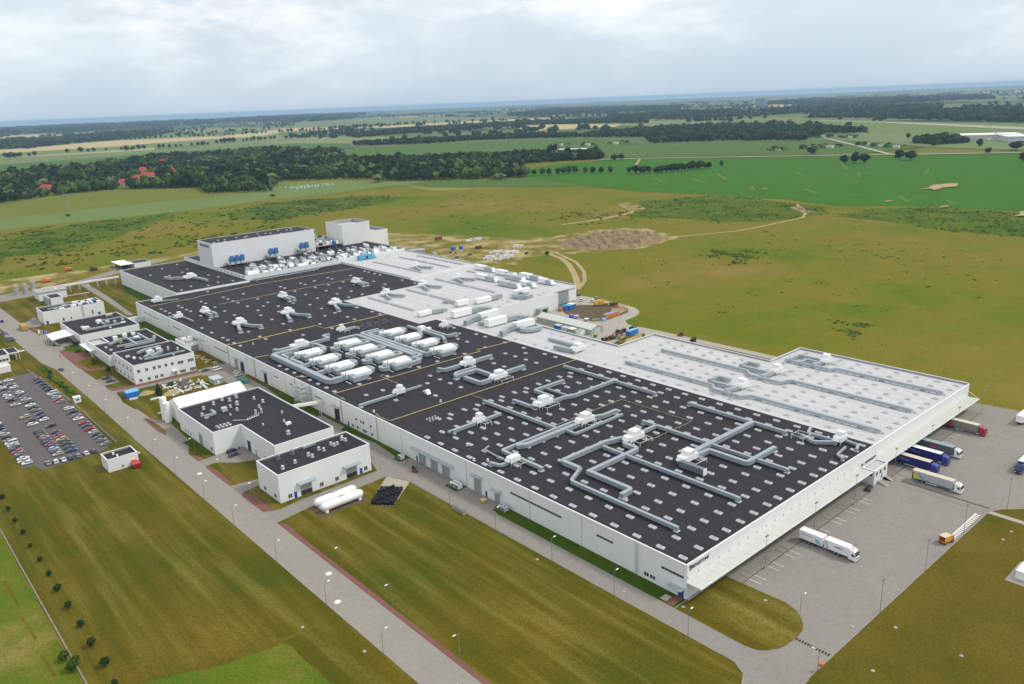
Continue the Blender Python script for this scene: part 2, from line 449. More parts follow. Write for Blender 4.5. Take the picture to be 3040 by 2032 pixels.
# ------------------------------------------------------------------ mesh helpers
ORG = {}
class MB:
    def __init__(s):
        s.v, s.f, s.m = [], [], []
    def quad(s, a, b, c, d, m=0):
        i = len(s.v)
        s.v += [a, b, c, d]
        s.f.append((i, i + 1, i + 2, i + 3))
        s.m.append(m)
        return s
    def box(s, x0, x1, y0, y1, z0, z1, m=0, mt=None):
        i = len(s.v)
        s.v += [(x0, y0, z0), (x1, y0, z0), (x1, y1, z0), (x0, y1, z0), (x0, y0, z1), (x1, y0, z1), (x1, y1, z1), (x0, y1, z1)]
        for n, q in enumerate(((3, 2, 1, 0), (4, 5, 6, 7), (0, 1, 5, 4), (1, 2, 6, 5), (2, 3, 7, 6), (3, 0, 4, 7))):
            s.f.append(tuple(i + k for k in q))
            s.m.append(mt if (n == 1 and mt is not None) else m)
        return s
    def frust(s, b, t, z0, z1, m=0, mt=None):
        # b, t = (x0,x1,y0,y1) at bottom and top
        i = len(s.v)
        for (x0, x1, y0, y1), z in ((b, z0), (t, z1)):
            s.v += [(x0, y0, z), (x1, y0, z), (x1, y1, z), (x0, y1, z)]
        for n, q in enumerate(((3, 2, 1, 0), (4, 5, 6, 7), (0, 1, 5, 4), (1, 2, 6, 5), (2, 3, 7, 6), (3, 0, 4, 7))):
            s.f.append(tuple(i + k for k in q))
            s.m.append(mt if (n == 1 and mt is not None) else m)
        return s
    def sheet(s, pts, z, m=0):
        i = len(s.v)
        s.v += [(p[0], p[1], z) for p in pts]
        s.f.append(tuple(range(i, i + len(pts))))
        s.m.append(m)
        return s
    def prism(s, pts, z0, z1, m=0, mt=None, top=True):
        n = len(pts)
        i = len(s.v)
        s.v += [(p[0], p[1], z0) for p in pts] + [(p[0], p[1], z1) for p in pts]
        for k in range(n):
            j = (k + 1) % n
            s.f.append((i + k, i + j, i + n + j, i + n + k))
            s.m.append(m)
        if top:
            s.f.append(tuple(i + n + k for k in range(n)))
            s.m.append(m if mt is None else mt)
        return s
    def cyl(s, cx, cy, r, z0, z1, n=10, m=0, r1=None, caps=True):
        r1 = r if r1 is None else r1
        i = len(s.v)
        for z, q in ((z0, r), (z1, r1)):
            s.v += [(cx + q * math.cos(2 * math.pi * k / n), cy + q * math.sin(2 * math.pi * k / n), z) for k in range(n)]
        for k in range(n):
            j = (k + 1) % n
            s.f.append((i + k, i + j, i + n + j, i + n + k))
            s.m.append(m)
        if caps:
            s.f.append(tuple(i + n + k for k in range(n)))
            s.f.append(tuple(i + n - 1 - k for k in range(n)))
            s.m += [m, m]
        return s
    def tube(s, path, r, n=6, m=0):
        P = [Vector(p) for p in path]
        rings = []
        for k, p in enumerate(P):
            d = (P[min(k + 1, len(P) - 1)] - P[max(k - 1, 0)]).normalized()
            a = d.orthogonal().normalized() if k == 0 else (rings_a - d * rings_a.dot(d)).normalized()
            rings_a = a
            bq = d.cross(a)
            i = len(s.v)
            for q in range(n):
                an = 2 * math.pi * q / n
                s.v.append(tuple(p + a * (r * math.cos(an)) + bq * (r * math.sin(an))))
            rings.append(i)
        for a0, b0 in zip(rings, rings[1:]):
            for q in range(n):
                j = (q + 1) % n
                s.f.append((a0 + q, a0 + j, b0 + j, b0 + q))
                s.m.append(m)
        s.f.append(tuple(rings[0] + n - 1 - q for q in range(n)))
        s.f.append(tuple(rings[-1] + q for q in range(n)))
        s.m += [m, m]
        return s
    def duct(s, path, wd, h, z0, m=0):
        # rectangular duct along a plan polyline, corners rounded
        P = []
        pp = [Vector((p[0], p[1])) for p in path]
        for k, p in enumerate(pp):
            if 0 < k < len(pp) - 1:
                a = (pp[k - 1] - p)
                b = (pp[k + 1] - p)
                ra = min(wd * 0.9, a.length * 0.45)
                rb = min(wd * 0.9, b.length * 0.45)
                q0, q2 = p + a.normalized() * ra, p + b.normalized() * rb
                for tt in (0, 0.25, 0.5, 0.75, 1):
                    P.append(q0 * (1 - tt) ** 2 + p * 2 * tt * (1 - tt) + q2 * tt ** 2)
            else:
                P.append(p)
        rings = []
        for k, p in enumerate(P):
            d = (P[min(k + 1, len(P) - 1)] - P[max(k - 1, 0)]).normalized()
            nn = Vector((-d.y, d.x)) * (wd / 2)
            i = len(s.v)
            s.v += [(p.x + nn.x, p.y + nn.y, z0), (p.x - nn.x, p.y - nn.y, z0), (p.x - nn.x, p.y - nn.y, z0 + h), (p.x + nn.x, p.y + nn.y, z0 + h)]
            rings.append(i)
        for a, b in zip(rings, rings[1:]):
            for q in range(4):
                j = (q + 1) % 4
                s.f.append((a + q, b + q, b + j, a + j))
                s.m.append(m)
        s.f.append((rings[0], rings[0] + 1, rings[0] + 2, rings[0] + 3))
        s.f.append((rings[-1] + 3, rings[-1] + 2, rings[-1] + 1, rings[-1]))
        s.m += [m, m]
        return s
    def mesh(s, name, mats, org=(0, 0, 0), smooth=False):
        me = bpy.data.meshes.new(name)
        ox, oy, oz = org
        me.from_pydata([(a - ox, b - oy, c - oz) for a, b, c in s.v], [], s.f)
        for mn in ([mats] if isinstance(mats, str) else mats):
            me.materials.append(MATS[mn])
        if any(s.m):
            me.polygons.foreach_set('material_index', s.m)
        if smooth:
            me.polygons.foreach_set('use_smooth', [True] * len(s.f))
        me.update()
        return me
    def build(s, name, mats, parent=None, smooth=False, kind=None):
        org = ORG[parent.name] if parent else s.v and (0, 0, 0)
        o = bpy.data.objects.new(name, s.mesh(name, mats, org, smooth))
        COL.objects.link(o)
        if parent:
            o.parent = parent
            ORG[o.name] = org
        else:
            ORG[o.name] = (0, 0, 0)
        if kind:
            o['kind'] = kind
        return o
    def thing(s, name, mats, label, cat, group=None, kind=None, smooth=False, base=None):
        # one-mesh thing with its origin at its base
        if base is None:
            xs, ys, zs = zip(*s.v)
            base = ((min(xs) + max(xs)) / 2, (min(ys) + max(ys)) / 2, min(zs))
        o = bpy.data.objects.new(name, s.mesh(name, mats, base, smooth))
        COL.objects.link(o)
        o.location = base
        ORG[o.name] = base
        tag(o, label, cat, group, kind)
        return o
def tag(o, label=None, cat=None, group=None, kind=None):
    if label: o['label'] = label
    if cat: o['category'] = cat
    if group: o['group'] = group
    if kind: o['kind'] = kind
    return o
def root(name, loc, label, cat, group=None, rz=0.0):
    o = bpy.data.objects.new(name, None)
    o.empty_display_size = 0.5
    COL.objects.link(o)
    o.location = loc
    o.rotation_euler = (0, 0, rz)
    ORG[o.name] = tuple(loc)
    return tag(o, label, cat, group)
def inst(name, me, parent, loc, rz=0.0, kind=None):
    # a part that shares mesh data; loc is a world position
    o = bpy.data.objects.new(name, me)
    COL.objects.link(o)
    if parent:
        g = ORG[parent.name]
        o.parent = parent
        o.location = (loc[0] - g[0], loc[1] - g[1], loc[2] - g[2])
    else:
        o.location = loc
    o.rotation_euler = (0, 0, rz)
    if kind: o['kind'] = kind
    return o
def copy_tree(src, loc, rz=0.0, label=None, scale=None):
    r = src.copy()
    COL.objects.link(r)
    r.location = loc
    r.rotation_euler = (0, 0, rz)
    if scale: r.scale = scale
    if label: r['label'] = label
    for ch in src.children:
        c = ch.copy()
        COL.objects.link(c)
        c.parent = r
        for g in ch.children:
            d = g.copy()
            COL.objects.link(d)
            d.parent = c
    return r
ORDN = ['first', 'second', 'third', 'fourth', 'fifth', 'sixth', 'seventh', 'eighth', 'ninth', 'tenth', 'eleventh', 'twelfth', 'thirteenth', 'fourteenth', 'fifteenth', 'sixteenth', 'seventeenth', 'eighteenth', 'nineteenth', 'twentieth', 'twenty-first', 'twenty-second', 'twenty-third', 'twenty-fourth', 'twenty-fifth', 'twenty-sixth', 'twenty-seventh', 'twenty-eighth']
def rect(x0, x1, y0, y1):
    return [(x0, y0), (x1, y0), (x1, y1), (x0, y1)]
def inset(poly, d):
    # inward offset of a counter-clockwise polygon
    out = []
    n = len(poly)
    for k in range(n):
        a, b, c = (Vector(poly[(k + q) % n]) for q in (-1, 0, 1))
        e0, e1 = (b - a).normalized(), (c - b).normalized()
        n0, n1 = Vector((-e0.y, e0.x)), Vector((-e1.y, e1.x))
        den = 1 + n0.dot(n1)
        out.append(tuple(b + (n0 + n1) * (d / max(den, 0.2))))
    return out
def jag(pts, amp, step, seed=1):
    # ragged natural outline
    rnd = random.Random(seed + len(pts) * 7 + int(pts[0][0]))
    out = []
    for a, b in zip(pts, pts[1:] + pts[:1]):
        n = max(1, int(math.dist(a, b) / step))
        for k in range(n):
            t_ = k / n
            out.append((a[0] + (b[0] - a[0]) * t_ + rnd.uniform(-amp, amp), a[1] + (b[1] - a[1]) * t_ + rnd.uniform(-amp, amp)))
    return out
def ground(name, pts, z, m):
    if name in ('bushy_meadow', 'bare_ground', 'wild_grass'):
        big = max(p[0] for p in pts) - min(p[0] for p in pts)
        pts = jag(pts, min(4.0, big * .012), max(3.0, big * .05))
    elif name == 'dirt_track':
        pts = jag(pts, .25, 5.0)
    o = MB().sheet(pts, z).build(name, m)
    o['kind'] = 'structure'
    return o
def slab(name, pts, z0, z1, m, side='kerb_stone'):
    o = MB().prism(pts, z0, z1, 0, 1).build(name, [side, m])
    o['kind'] = 'structure'
    return o
def arc(cx, cy, r, a0, a1, n=6):
    return [(cx + r * math.cos(math.radians(a0 + (a1 - a0) * k / n)), cy + r * math.sin(math.radians(a0 + (a1 - a0) * k / n))) for k in range(n + 1)]
def ribbon(path, wd):
    P = [Vector(p) for p in path]
    l, r = [], []
    for k, p in enumerate(P):
        d = (P[min(k + 1, len(P) - 1)] - P[max(k - 1, 0)]).normalized()
        nn = Vector((-d.y, d.x)) * (wd / 2)
        l.append(tuple(p + nn))
        r.append(tuple(p - nn))
    return r + l[::-1]

# ------------------------------------------------------------------ ground and far land
R_ = 27000
ring = [(150 + R_ * math.cos(2 * math.pi * k / 96), 200 + R_ * math.sin(2 * math.pi * k / 96)) for k in range(96)]
ground('ground', ring, -0.02, 'land')
# low hills that close the horizon
hm = MB()
HN = 160
for k in range(HN):
    a = math.radians(-30 + 160 * k / (HN - 1))
    h = 6 + 46 * (0.5 + 0.5 * math.sin(a * 7 + 1)) * (0.4 + 0.6 * math.sin(a * 3.3 + 2.2) ** 2) + 22 * math.sin(a * 23) * math.sin(a * 5)
    h = max(2, h) * (0.9 if a < 0.75 else 0.35)
    for rr, hh in ((21500, -1), (23500, h), (26500, h * 0.6 - 1)):
        hm.v.append((150 + rr * math.cos(a), 200 + rr * math.sin(a), hh))
for k in range(HN - 1):
    for q in range(2):
        i = 3 * k + q
        hm.f.append((i, i + 1, i + 4, i + 3))
        hm.m.append(0)
hm.build('hills', 'land', kind='structure')

FZ = [0.05]
def fieldz(name, pts, m, dz=0.06):
    FZ[0] += dz
    return ground(name, pts, FZ[0], m)
fieldz('crop_field', [(-120, 1075), (28, 1110), (110, 1106), (202, 1087), (399, 1103), (531, 1095), (640, 1112), (655, 1060), (781, 835), (799, 851), (830, 985), (700, 1150), (640, 1300), (540, 1395), (440, 1300), (418, 1440), (284, 1610), (195, 1580), (60, 1530), (-150, 1420)], 'crop_pale')
fieldz('crop_field', [(-120, 1250), (60, 1262), (240, 1262), (400, 1245), (452, 1235), (385, 1316), (410, 1421), (284, 1600), (195, 1575), (60, 1520), (-150, 1410)], 'meadow_olive')
fieldz('crop_field', [(790, 772), (785, 747), (773, 652), (792, 544), (792, 429), (774, 358), (817, 267), (825, 171), (830, 40), (1500, 60), (1640, 410), (1520, 600), (1451, 708), (1399, 830), (1230, 1130), (1110, 1160), (980, 1130), (850, 990)], 'crop_green')
fieldz('crop_field', [(656, 1010), (770, 820), (786, 800), (850, 980), (720, 1120), (665, 1100)], 'crop_mid')
fieldz('meadow', [(631, 1062), (677, 952), (660, 915), (615, 959)], 'meadow_bright')
fieldz('crop_field', [(160, 2500), (311, 2500), (602, 2600), (793, 2700), (1045, 2600), (1190, 2600), (1250, 2500), (1384, 2512), (1539, 2773), (1393, 3364), (1502, 3455), (892, 3442), (463, 3585), (200, 3600)], 'crop_mid')
fieldz('crop_field', [(240, 3000), (900, 3080), (1450, 3100), (1400, 3390), (1502, 3455), (892, 3442), (463, 3585), (240, 3600)], 'crop_grey')
fieldz('crop_field', [(460, 3640), (892, 3640), (1500, 3600), (1660, 3780), (1888, 4300), (1457, 4338), (991, 4119), (564, 4160), (480, 4100)], 'crop_grey')
fieldz('crop_field', [(1000, 1880), (1130, 1760), (1228, 1667), (1423, 1635), (1522, 1432), (1760, 1500), (1962, 1836), (1858, 2113), (1555, 2312), (1286, 2401)], 'crop_mid')
fieldz('wheat_field', [(480, 4140), (564, 4160), (991, 4119), (1457, 4338), (1888, 4349), (2370, 4990), (2892, 4792), (3288, 5460), (2871, 5994), (2520, 5573), (1847, 4826), (1327, 5213), (801, 4759), (500, 4650)], 'wheat')
fieldz('wheat_field', [(900, 7400), (1188, 7300), (1489, 7153), (1836, 7329), (1771, 9295), (1467, 9293), (1000, 9300)], 'wheat')
fieldz('wheat_field', [(2807, 4500), (3195, 4462), (3852, 4207), (4336, 4200), (4400, 4700), (3900, 5000), (2950, 5100)], 'wheat')
fieldz('crop_field', [(2905, 6000), (3037, 5300), (3398, 5202), (4244, 4939), (4903, 5464), (5501, 9134), (4740, 9424)], 'crop_grey')
fieldz('crop_field', [(3480, 2182), (3080, 1929), (2642, 1250), (2355, 1065), (2249, 759), (2312, 600), (2500, 350), (2803, 500), (3134, 1297), (3395, 1793)], 'crop_pale')
fieldz('crop_field', [(2000, 1000), (1760, 640), (1700, 430), (2300, 250), (2500, 350), (2249, 759), (2355, 1065)], 'crop_grey')
fieldz('crop_field', [(1414, 900), (1562, 1468), (1262, 1181)], 'crop_mid')
fieldz('crop_field', [(1440, 900), (1640, 1300), (1773, 1457), (1562, 1468), (1262, 1181)], 'crop_mid')
fieldz('crop_field', [(1934, 1138), (1773, 1430), (1562, 1400), (1440, 880), (1520, 700), (1760, 660), (1945, 1000)], 'crop_mid')
fieldz('wheat_field', [(2450, 2684), (2812, 2498), (3061, 2686), (3127, 3261), (2872, 3368)], 'wheat')
fieldz('crop_field', [(2136, 2422), (1948, 1956), (2084, 2053), (2850, 2294), (2809, 2467), (2499, 2469)], 'crop_mid')
fieldz('crop_field', [(3102, 2525), (3042, 2052), (3080, 1929), (3531, 1855), (3945, 2351), (3270, 2410)], 'crop_grey')
fieldz('wheat_field', [(7703, 4911), (6729, 4240), (6368, 3673), (7411, 4255)], 'wheat')
fieldz('wheat_field', [(4300, 2700), (4600, 3300), (4900, 3500), (4700, 2700)], 'wheat')
ground('runway', [(2585, 716), (2654, 737), (3090, 1322), (3327, 1745), (3290, 1760), (3040, 1330), (2560, 760), (2380, 480), (2430, 460)], FZ[0] + 0.1, 'pave_light')
ground('country_road', ribbon([(1221, 1150), (1320, 1010), (1400, 860), (1500, 705), (1530, 625), (1645, 426), (1760, 240)], 16), FZ[0] + 0.2, 'pave_light')
ground('country_road', ribbon([(1540, 640), (1590, 679), (1774, 823), (2066, 1060)], 12), FZ[0] + 0.26, 'pave_light')
ground('farm_track', ribbon([(1280, 1080), (1120, 960), (1000, 850)], 5), FZ[0] + 0.2, 'sand')
# wild patches, tracks and bare soil of the meadow behind the plant
ground('bushy_meadow', [(684, 588), (768, 546), (792, 500), (760, 391), (715, 330), (664, 341), (611, 358), (587, 400), (585, 446), (560, 500), (586, 515)], 0.03, 'bush_mix')
ground('bushy_meadow', [(691, 315), (771, 313), (812, 250), (815, 163), (800, 60), (660, 60), (657, 181), (680, 240)], 0.03, 'bush_mix')
ground('bushy_meadow', [(-60, 980), (7, 1000), (115, 1085), (186, 1068), (230, 1040), (160, 960), (74, 857), (17, 843), (-30, 860)], 0.03, 'bush_mix')
ground('bushy_meadow', [(300, 1010), (413, 1070), (524, 1000), (540, 930), (477, 887), (375, 879), (297, 859), (260, 930)], 0.04, 'bush_mix')
ground('bare_ground', [(262, 640), (321, 655), (345, 590), (366, 545), (381, 500), (412, 476), (470, 478), (512, 440), (490, 372), (420, 356), (372, 378), (342, 404), (314, 414), (284, 391), (270, 405), (262, 443), (252, 480), (262, 530)], 0.05, 'bare_mix')
ground('dirt_track', ribbon([(346, 418), (335, 385), (319, 360), (293, 328), (268, 300), (246, 285)], 5), 0.07, 'sand')
ground('dirt_track', ribbon([(352, 410), (330, 362), (306, 330), (282, 306), (256, 288)], 3), 0.09, 'sand')
ground('dirt_track', ribbon([(478, 527), (510, 520), (538, 518), (592, 524), (620, 538), (640, 560)], 6), 0.05, 'sand')
ground('dirt_track', ribbon([(760, 400), (720, 372), (690, 350), (665, 339), (620, 340), (574, 342), (545, 346), (510, 362), (478, 376)], 3.5), 0.06, 'sand')
ground('dirt_track', ribbon([(705, 352), (722, 375), (742, 392)], 16), 0.07, 'mound_soil')
ground('bare_ground', [(598, 512), (640, 540), (668, 590), (650, 598), (612, 545)], 0.085, 'bare_mix')
ground('bare_ground', [(-90, 735), (-44, 712), (-16, 712), (41, 706), (76, 704), (134, 712), (240, 720), (240, 712), (129, 697), (75, 689), (69, 671), (25, 676), (2, 658), (-12, 646), (-52, 645), (-90, 650)], 0.05, 'bare_mix')
for k, (x0, y0, x1, y1) in enumerate([(880, 700, 930, 760), (905, 640, 950, 700), (850, 520, 905, 560), (860, 430, 900, 470), (835, 300, 880, 330), (838, 250, 870, 268), (1060, 560, 1120, 610), (1080, 480, 1160, 520), (960, 640, 1050, 720), (1180, 420, 1260, 450), (1200, 560, 1330, 640)]):
    for s_ in (0, 2.2):
        ground('wheel_track', ribbon([(x0 + s_, y0 - s_), (x1 + s_, y1 - s_)], 0.6), FZ[0] + 0.02, 'sand')
for cx, cy, ra, rb in ((1010, 330, 55, 16), (830, 320, 10, 4), (815, 250, 14, 4), (1180, 220, 40, 12), (940, 180, 16, 4), (806, 160, 40, 12), (880, 520, 8, 3)):
    ground('bare_ground', [(cx + ra * math.cos(q * .6283) * (0.8 + .3 * math.sin(q * 2.3)), cy + rb * math.sin(q * .6283) * (0.8 + .3 * math.cos(q * 3.1))) for q in range(10)], FZ[0] + 0.08, 'sand')
# spoil mound
sm = MB()
mn = [(376, 421), (395, 440), (425, 454), (453, 456), (483, 436), (486, 400), (473, 374), (440, 364), (400, 374), (382, 394)]
rs = random.Random(4)
GXN, GYN = 46, 38
for j in range(GYN + 1):
    for i in range(GXN + 1):
        x, y = 370 + 122 * i / GXN, 358 + 104 * j / GYN
        d = min(1.0, max(0.0, 1.02 - (((x - 431) / 58) ** 2 + ((y - 410) / 46) ** 2)) * 3)
        h = d * (2.2 + 1.2 * math.sin(x * .21 + y * .13) + .9 * math.sin(x * .5 - y * .37) + rs.uniform(-.9, .9))
        sm.v.append((x + rs.uniform(-.9, .9), y + rs.uniform(-.9, .9), h if d > 0 else -.4))
for j in range(GYN):
    for i in range(GXN):
        k = j * (GXN + 1) + i
        sm.f.append((k, k + 1, k + GXN + 2, k + GXN + 1)); sm.m.append(0)
sm.thing('spoil_mound', 'mound_soil', 'long low mound of brown soil in the meadow behind the plant', 'mound')

# ------------------------------------------------------------------ plant grounds
ground('lawn', [(-133.4, -170), (207, -170), (207, 3), (60, 3), (60, 645), (-60, 645), (-133.4, 560)], 0.03, 'lawn')
ground('dry_grass', [(-62, -20), (-60.5, 121), (-50, 124), (-36, 113), (-13, 113), (-12.6, -20), (-22, -30), (-40, -30)], 0.05, 'lawn')
ground('dry_grass', [(-20, -170), (207, -170), (207, -60), (118, -47), (108, -40), (-8, -40)], 0.045, 'lawn_dry')
ground('wild_grass', [(-133, 30), (-95, 10), (-88, 25), (-90, 62), (-107, 66), (-125, 74), (-133, 78)], 0.06, 'wild_grass')
ground('footpath', ribbon([(-134, 73), (-125, 74.6), (-107, 67.3), (-88, 63.6), (-80, 63)], 1.2), 0.07, 'lawn_dry')
ground('wild_grass', [(-170, 60), (-134.2, 60), (-134.2, 240), (-170, 240)], 0.01, 'wild_grass')
for y0_, y1_ in ((186, 160), (152, 134), (126, 112), (104, 92), (80, 66)):
    ground('dirt_track', ribbon([(-139.2, y0_), (-138.6, y1_)], .9), 0.03, 'lawn_dry')
ground('green_strip', [(-5.4, -22), (-5.4, 74), (-1.2, 75.5), (-0.06, 75.5), (-0.06, 0.5), (-0.06, -0.2), (-3, -3)], 0.06, 'lawn_lush_shade')  # grass strip, with the facade's cast shadow put into its darker green
main_rd = [(-73.4, -170), (-62.5, -170), (-62.5, 250), (-60, 262), (-61, 300), (-62.5, 380), (-61, 400), (-61, 450), (-63, 500), (-64, 640), (-77, 640), (-76, 440), (-75.5, 400), (-72.8, 380), (-72.8, 300), (-73.4, 250)]
ground('main_road', main_rd, 0.06, 'pave_road')
slab('brick_footway', [(-62.45, -170), (-60.9, -170), (-60.9, 108)] + [(-60.4, 118), (-60.6, 121.5), (-62.0, 123.2), (-62.45, 122)], 0.0, 0.12, 'pave_red')
ground('cross_road', [(-62.6, 124), (-60, 124.5), (-50, 126), (-16, 127.2), (-12.2, 118), (-11, 150), (-16, 134), (-50.5, 133.5), (-57.5, 132.3), (-62.6, 135.2)], 0.075, 'pave_service')
ground('facade_road', [(-12.4, -40), (-5.45, -40), (-5.45, 74.5), (-4.0, 78.5), (-1.2, 80), (-0.06, 80), (-0.06, 139), (-3.8, 139), (-1.8, 158), (-2, 200), (-3, 286), (-14, 286), (-14.5, 200), (-10, 152), (-12.2, 135), (-12.2, 117)], 0.09, 'pave_service')
ground('green_strip', [(-4.5, 203), (-0.06, 203), (-0.06, 259), (-3, 259), (-6, 230)], 0.11, 'lawn_lush_shade')
ground('green_strip', [(-3.6, 139), (-0.06, 135), (-0.06, 184), (-5, 181), (-2.0, 158)], 0.11, 'lawn_lush_shade')
ground('green_strip', [(-12, 370), (-0.06, 370), (-0.06, 452), (-12, 452)], 0.07, 'lawn_lush_shade')
ground('green_strip', [(18, 478), (28.4, 470), (28.4, 600), (20, 560)], 0.07, 'lawn_lush_shade')
for (x0, x1, y0, y1, lb) in ((-5.4, -0.1, 134.5, 139, 1), (-5.2, -0.1, 98, 105, 2), (-5.0, -0.1, 72, 78, 3)):
    ground('green_strip', rect(x0, x1, y0, y1), 0.115, 'lawn_lush_shade')
# truck yard
ground('truck_yard', [(-90, -39.3), (108.8, -39.6), (113, -41.6), (119, -47), (125, -60), (130, -90), (215, -90), (211, -30), (207, -0.5), (199.3, -0.5), (199.3, -0.06), (0.1, -0.06), (-5.45, -0.1), (-12.35, -20), (-12.35, -24), (-14.6, -27.8), (-18.2, -29.6), (-26, -30), (-90, -30)], 0.10, 'pave_yard')
isl = [(17.4, -0.4), (-0.3, -0.4), (-5.5, 0.4)][::-1]
slab('corner_lawn', [(-5.5, -0.5), (-5.6, -22), (-4.9, -25.4), (-3.2, -27.3), (-0.6, -28.9), (1.4, -29.5), (6.5, -29.9), (10, -29.4), (12.6, -28.2), (15, -26.2), (16.8, -23.8), (18, -20), (17.6, -11), (17.4, -0.5)], 0.0, 0.22, 'lawn')
ground('concrete_apron', [(0.1, -0.07), (0.1, -0.9), (17.4, -0.9), (17.4, -0.07)], 0.235, 'concrete')
ground('brick_path', [(-4.9, 0.8), (-4.9, 3.2), (-0.06, 3.2), (-0.06, 0.8)], 0.13, 'pave_red')
ground('concrete_pad', [(-4.6, 3.4), (-4.6, 5.6), (-1.8, 5.6), (-1.8, 3.4)], 0.12, 'pave_light')
ground('yard_path', [(107.7, -39.7), (107.5, -90), (109.8, -90), (109.9, -39.7)], 0.09, 'pave_light')
# kerbs
def kerb(path, wd=0.28, z1=0.16, name='kerb'):
    MB().prism(ribbon(path, wd), 0.0, z1).build(name, 'kerb_stone', kind='structure')
kerb([(-73.55, -170), (-73.55, 240)])
kerb([(-12.55, -22), (-12.55, 116)])
kerb([(-8, -39.5), (108.6, -39.8), (113, -41.8), (119, -47.2), (125, -60.2)])
kerb([(-12.4, -20), (-12.5, -24), (-14.8, -28), (-18.4, -29.8), (-26, -29.8), (-60, -29.8)])
kerb([(207.1, -0.5), (211.1, -30), (215, -90)])
# yard markings
for x in (21.0, 23.7, 30.6, 33.4, 40.0, 42.9, 58.6, 61.2, 68.4, 71.1, 77.8, 80.6, 87.3, 90.1, 113.6, 117.8, 153.6, 156.2, 163.0, 165.8):
    ground('bay_line', rect(x - 0.08, x + 0.08, -10.4, -6.6), 0.116, 'paint_white')
    ground('bay_rail', rect(x - 0.1, x + 0.1, -6.2, -3.4), 0.117, 'drain_iron')
ground('yard_drain', rect(17.7, 97.5, -6.6, -6.35), 0.118, 'drain_iron')
ground('yard_drain', rect(113, 195, -6.6, -6.35), 0.118, 'drain_iron')
MB_ = MB()
for k in range(36):
    y = -10.6 - k * 0.8
    MB_.box(110.7, 111.9, y - 0.5, y, 0.10, 0.125)
tag(MB_.build('yard_grating', 'drain_iron'), kind='structure')
MB_ = MB()
for k in range(12):
    y = -29.9 - k * 0.78
    MB_.box(5.6, 6.6, y - 0.5, y, 0.10, 0.125)
tag(MB_.build('yard_grating', 'drain_iron'), kind='structure')
ground('yard_seam', rect(107.6, 107.8, -36, -12), 0.116, 'pave_red')
for k in range(17):
    x = 83.6 + k * 1.26
    ground('hatching', [(x, -38.9), (x + 0.55, -38.9), (x + 0.75, -37.5), (x + 0.2, -37.5)], 0.116, 'paint_white')
ground('hatching', [(83.6, -37.5), (105.0, -37.5), (105.0, -37.2), (83.6, -37.2)], 0.117, 'paint_white')
for cx, cy in ((-65.3, 83.5), (-70.7, 68.7), (-66.5, 183)):
    MB().cyl(cx, cy, 0.95, 0.055, 0.072, 20).build('road_roundel', 'paint_white', kind='structure')
# car park
ground('car_park', [(-125, 380), (-83, 385), (-82.8, 360), (-81.2, 310), (-82.0, 241.5), (-88.7, 235), (-110.8, 233.6), (-112.3, 241), (-116.5, 241), (-117, 290), (-125, 310)], 0.07, 'asphalt')
ground('car_park', [(-140, 385), (-83, 388), (-83, 394), (-140, 396)], 0.05, 'lawn')
# service drives by the left buildings
ground('service_drive', [(-62.6, 195), (-62.6, 187.5), (-58, 188.5), (-52, 182), (-43.2, 178), (-43.2, 195.3), (-55, 195.3)], 0.08, 'pave_service')
ground('service_drive', [(-62.6, 163.5), (-62.6, 153), (-60.5, 155), (-54, 156), (-17, 156), (-14, 160), (-17, 163.8), (-42.6, 163.8), (-52, 161.2)], 0.08, 'pave_service')
ground('service_drive', [(-60.5, 262), (-55.5, 245), (-57, 220), (-62.6, 205), (-62.6, 262)], 0.085, 'pave_service')
ground('service_drive', [(-62.6, 300), (-60, 311.5), (-50, 308), (-19, 305), (-14, 298), (-14, 286), (-0.06, 286), (-0.06, 316), (-16.9, 316), (-16.9, 313), (-49, 313.5), (-58, 316), (-62.6, 318)], 0.085, 'pave_service')
ground('brick_path', [(-62, 322), (-61, 314.6), (-55, 312.2), (-17, 310.2), (-17, 312.6), (-49, 315.8), (-58, 318), (-60, 323)], 0.10, 'pave_red')
ground('office_lawn', [(-60, 323.5), (-57.5, 318.6), (-49.1, 316.3), (-49.1, 346), (-53, 340), (-57, 341)], 0.11, 'lawn')
ground('office_bay', [(-62, 327), (-53.5, 327), (-53.5, 341), (-62, 341)], 0.12, 'pave_service')
ground('brick_path', [(-62.8, 372), (-60.8, 361), (-52, 358.5), (-49.2, 359.5), (-49.2, 392), (-51, 404), (-62, 420), (-62.8, 398)], 0.10, 'pave_red')
ground('court_lawn', [(-60.8, 384), (-58.8, 364), (-50.5, 361.5), (-49.2, 363), (-49.2, 386), (-55, 389)], 0.12, 'lawn')
ground('court_lawn', [(-58, 416), (-49.3, 405), (-49.3, 419), (-53, 428), (-58, 427)], 0.115, 'lawn_lush_shade')
ground('forecourt', [(-64, 420), (-49.3, 420), (-49.3, 470), (-64, 470)], 0.095, 'pave_service')
ground('court_lawn', [(-62.5, 441), (-58.5, 436.5), (-57.5, 431), (-62, 434)], 0.115, 'lawn_lush_shade')
ground('court_lawn', [(-62, 498), (-53, 488), (-49.3, 470), (-15, 470), (-12, 498), (-52, 499)], 0.10, 'lawn')
ground('service_drive', [(-64, 500), (-62, 516), (-52.3, 530), (-52.3, 505), (-56, 497)], 0.105, 'pave_service')
ground('brick_path', [(-64, 506), (-62, 498), (-56, 488), (-60, 486), (-64, 496)], 0.10, 'pave_red')
ground('service_path', [(-3, 482), (0, 478), (5.9, 560), (8.5, 628), (3, 632), (0.5, 560)], 0.09, 'pave_service')
ground('service_path', [(-16, 588), (0, 588), (0, 592), (-16, 592)], 0.095, 'pave_light')
ground('service_drive', [(-64, 640), (-64, 610), (-40, 612), (0, 632), (60, 668), (100, 690), (95, 700), (50, 682), (0, 645)], 0.06, 'pave_service')
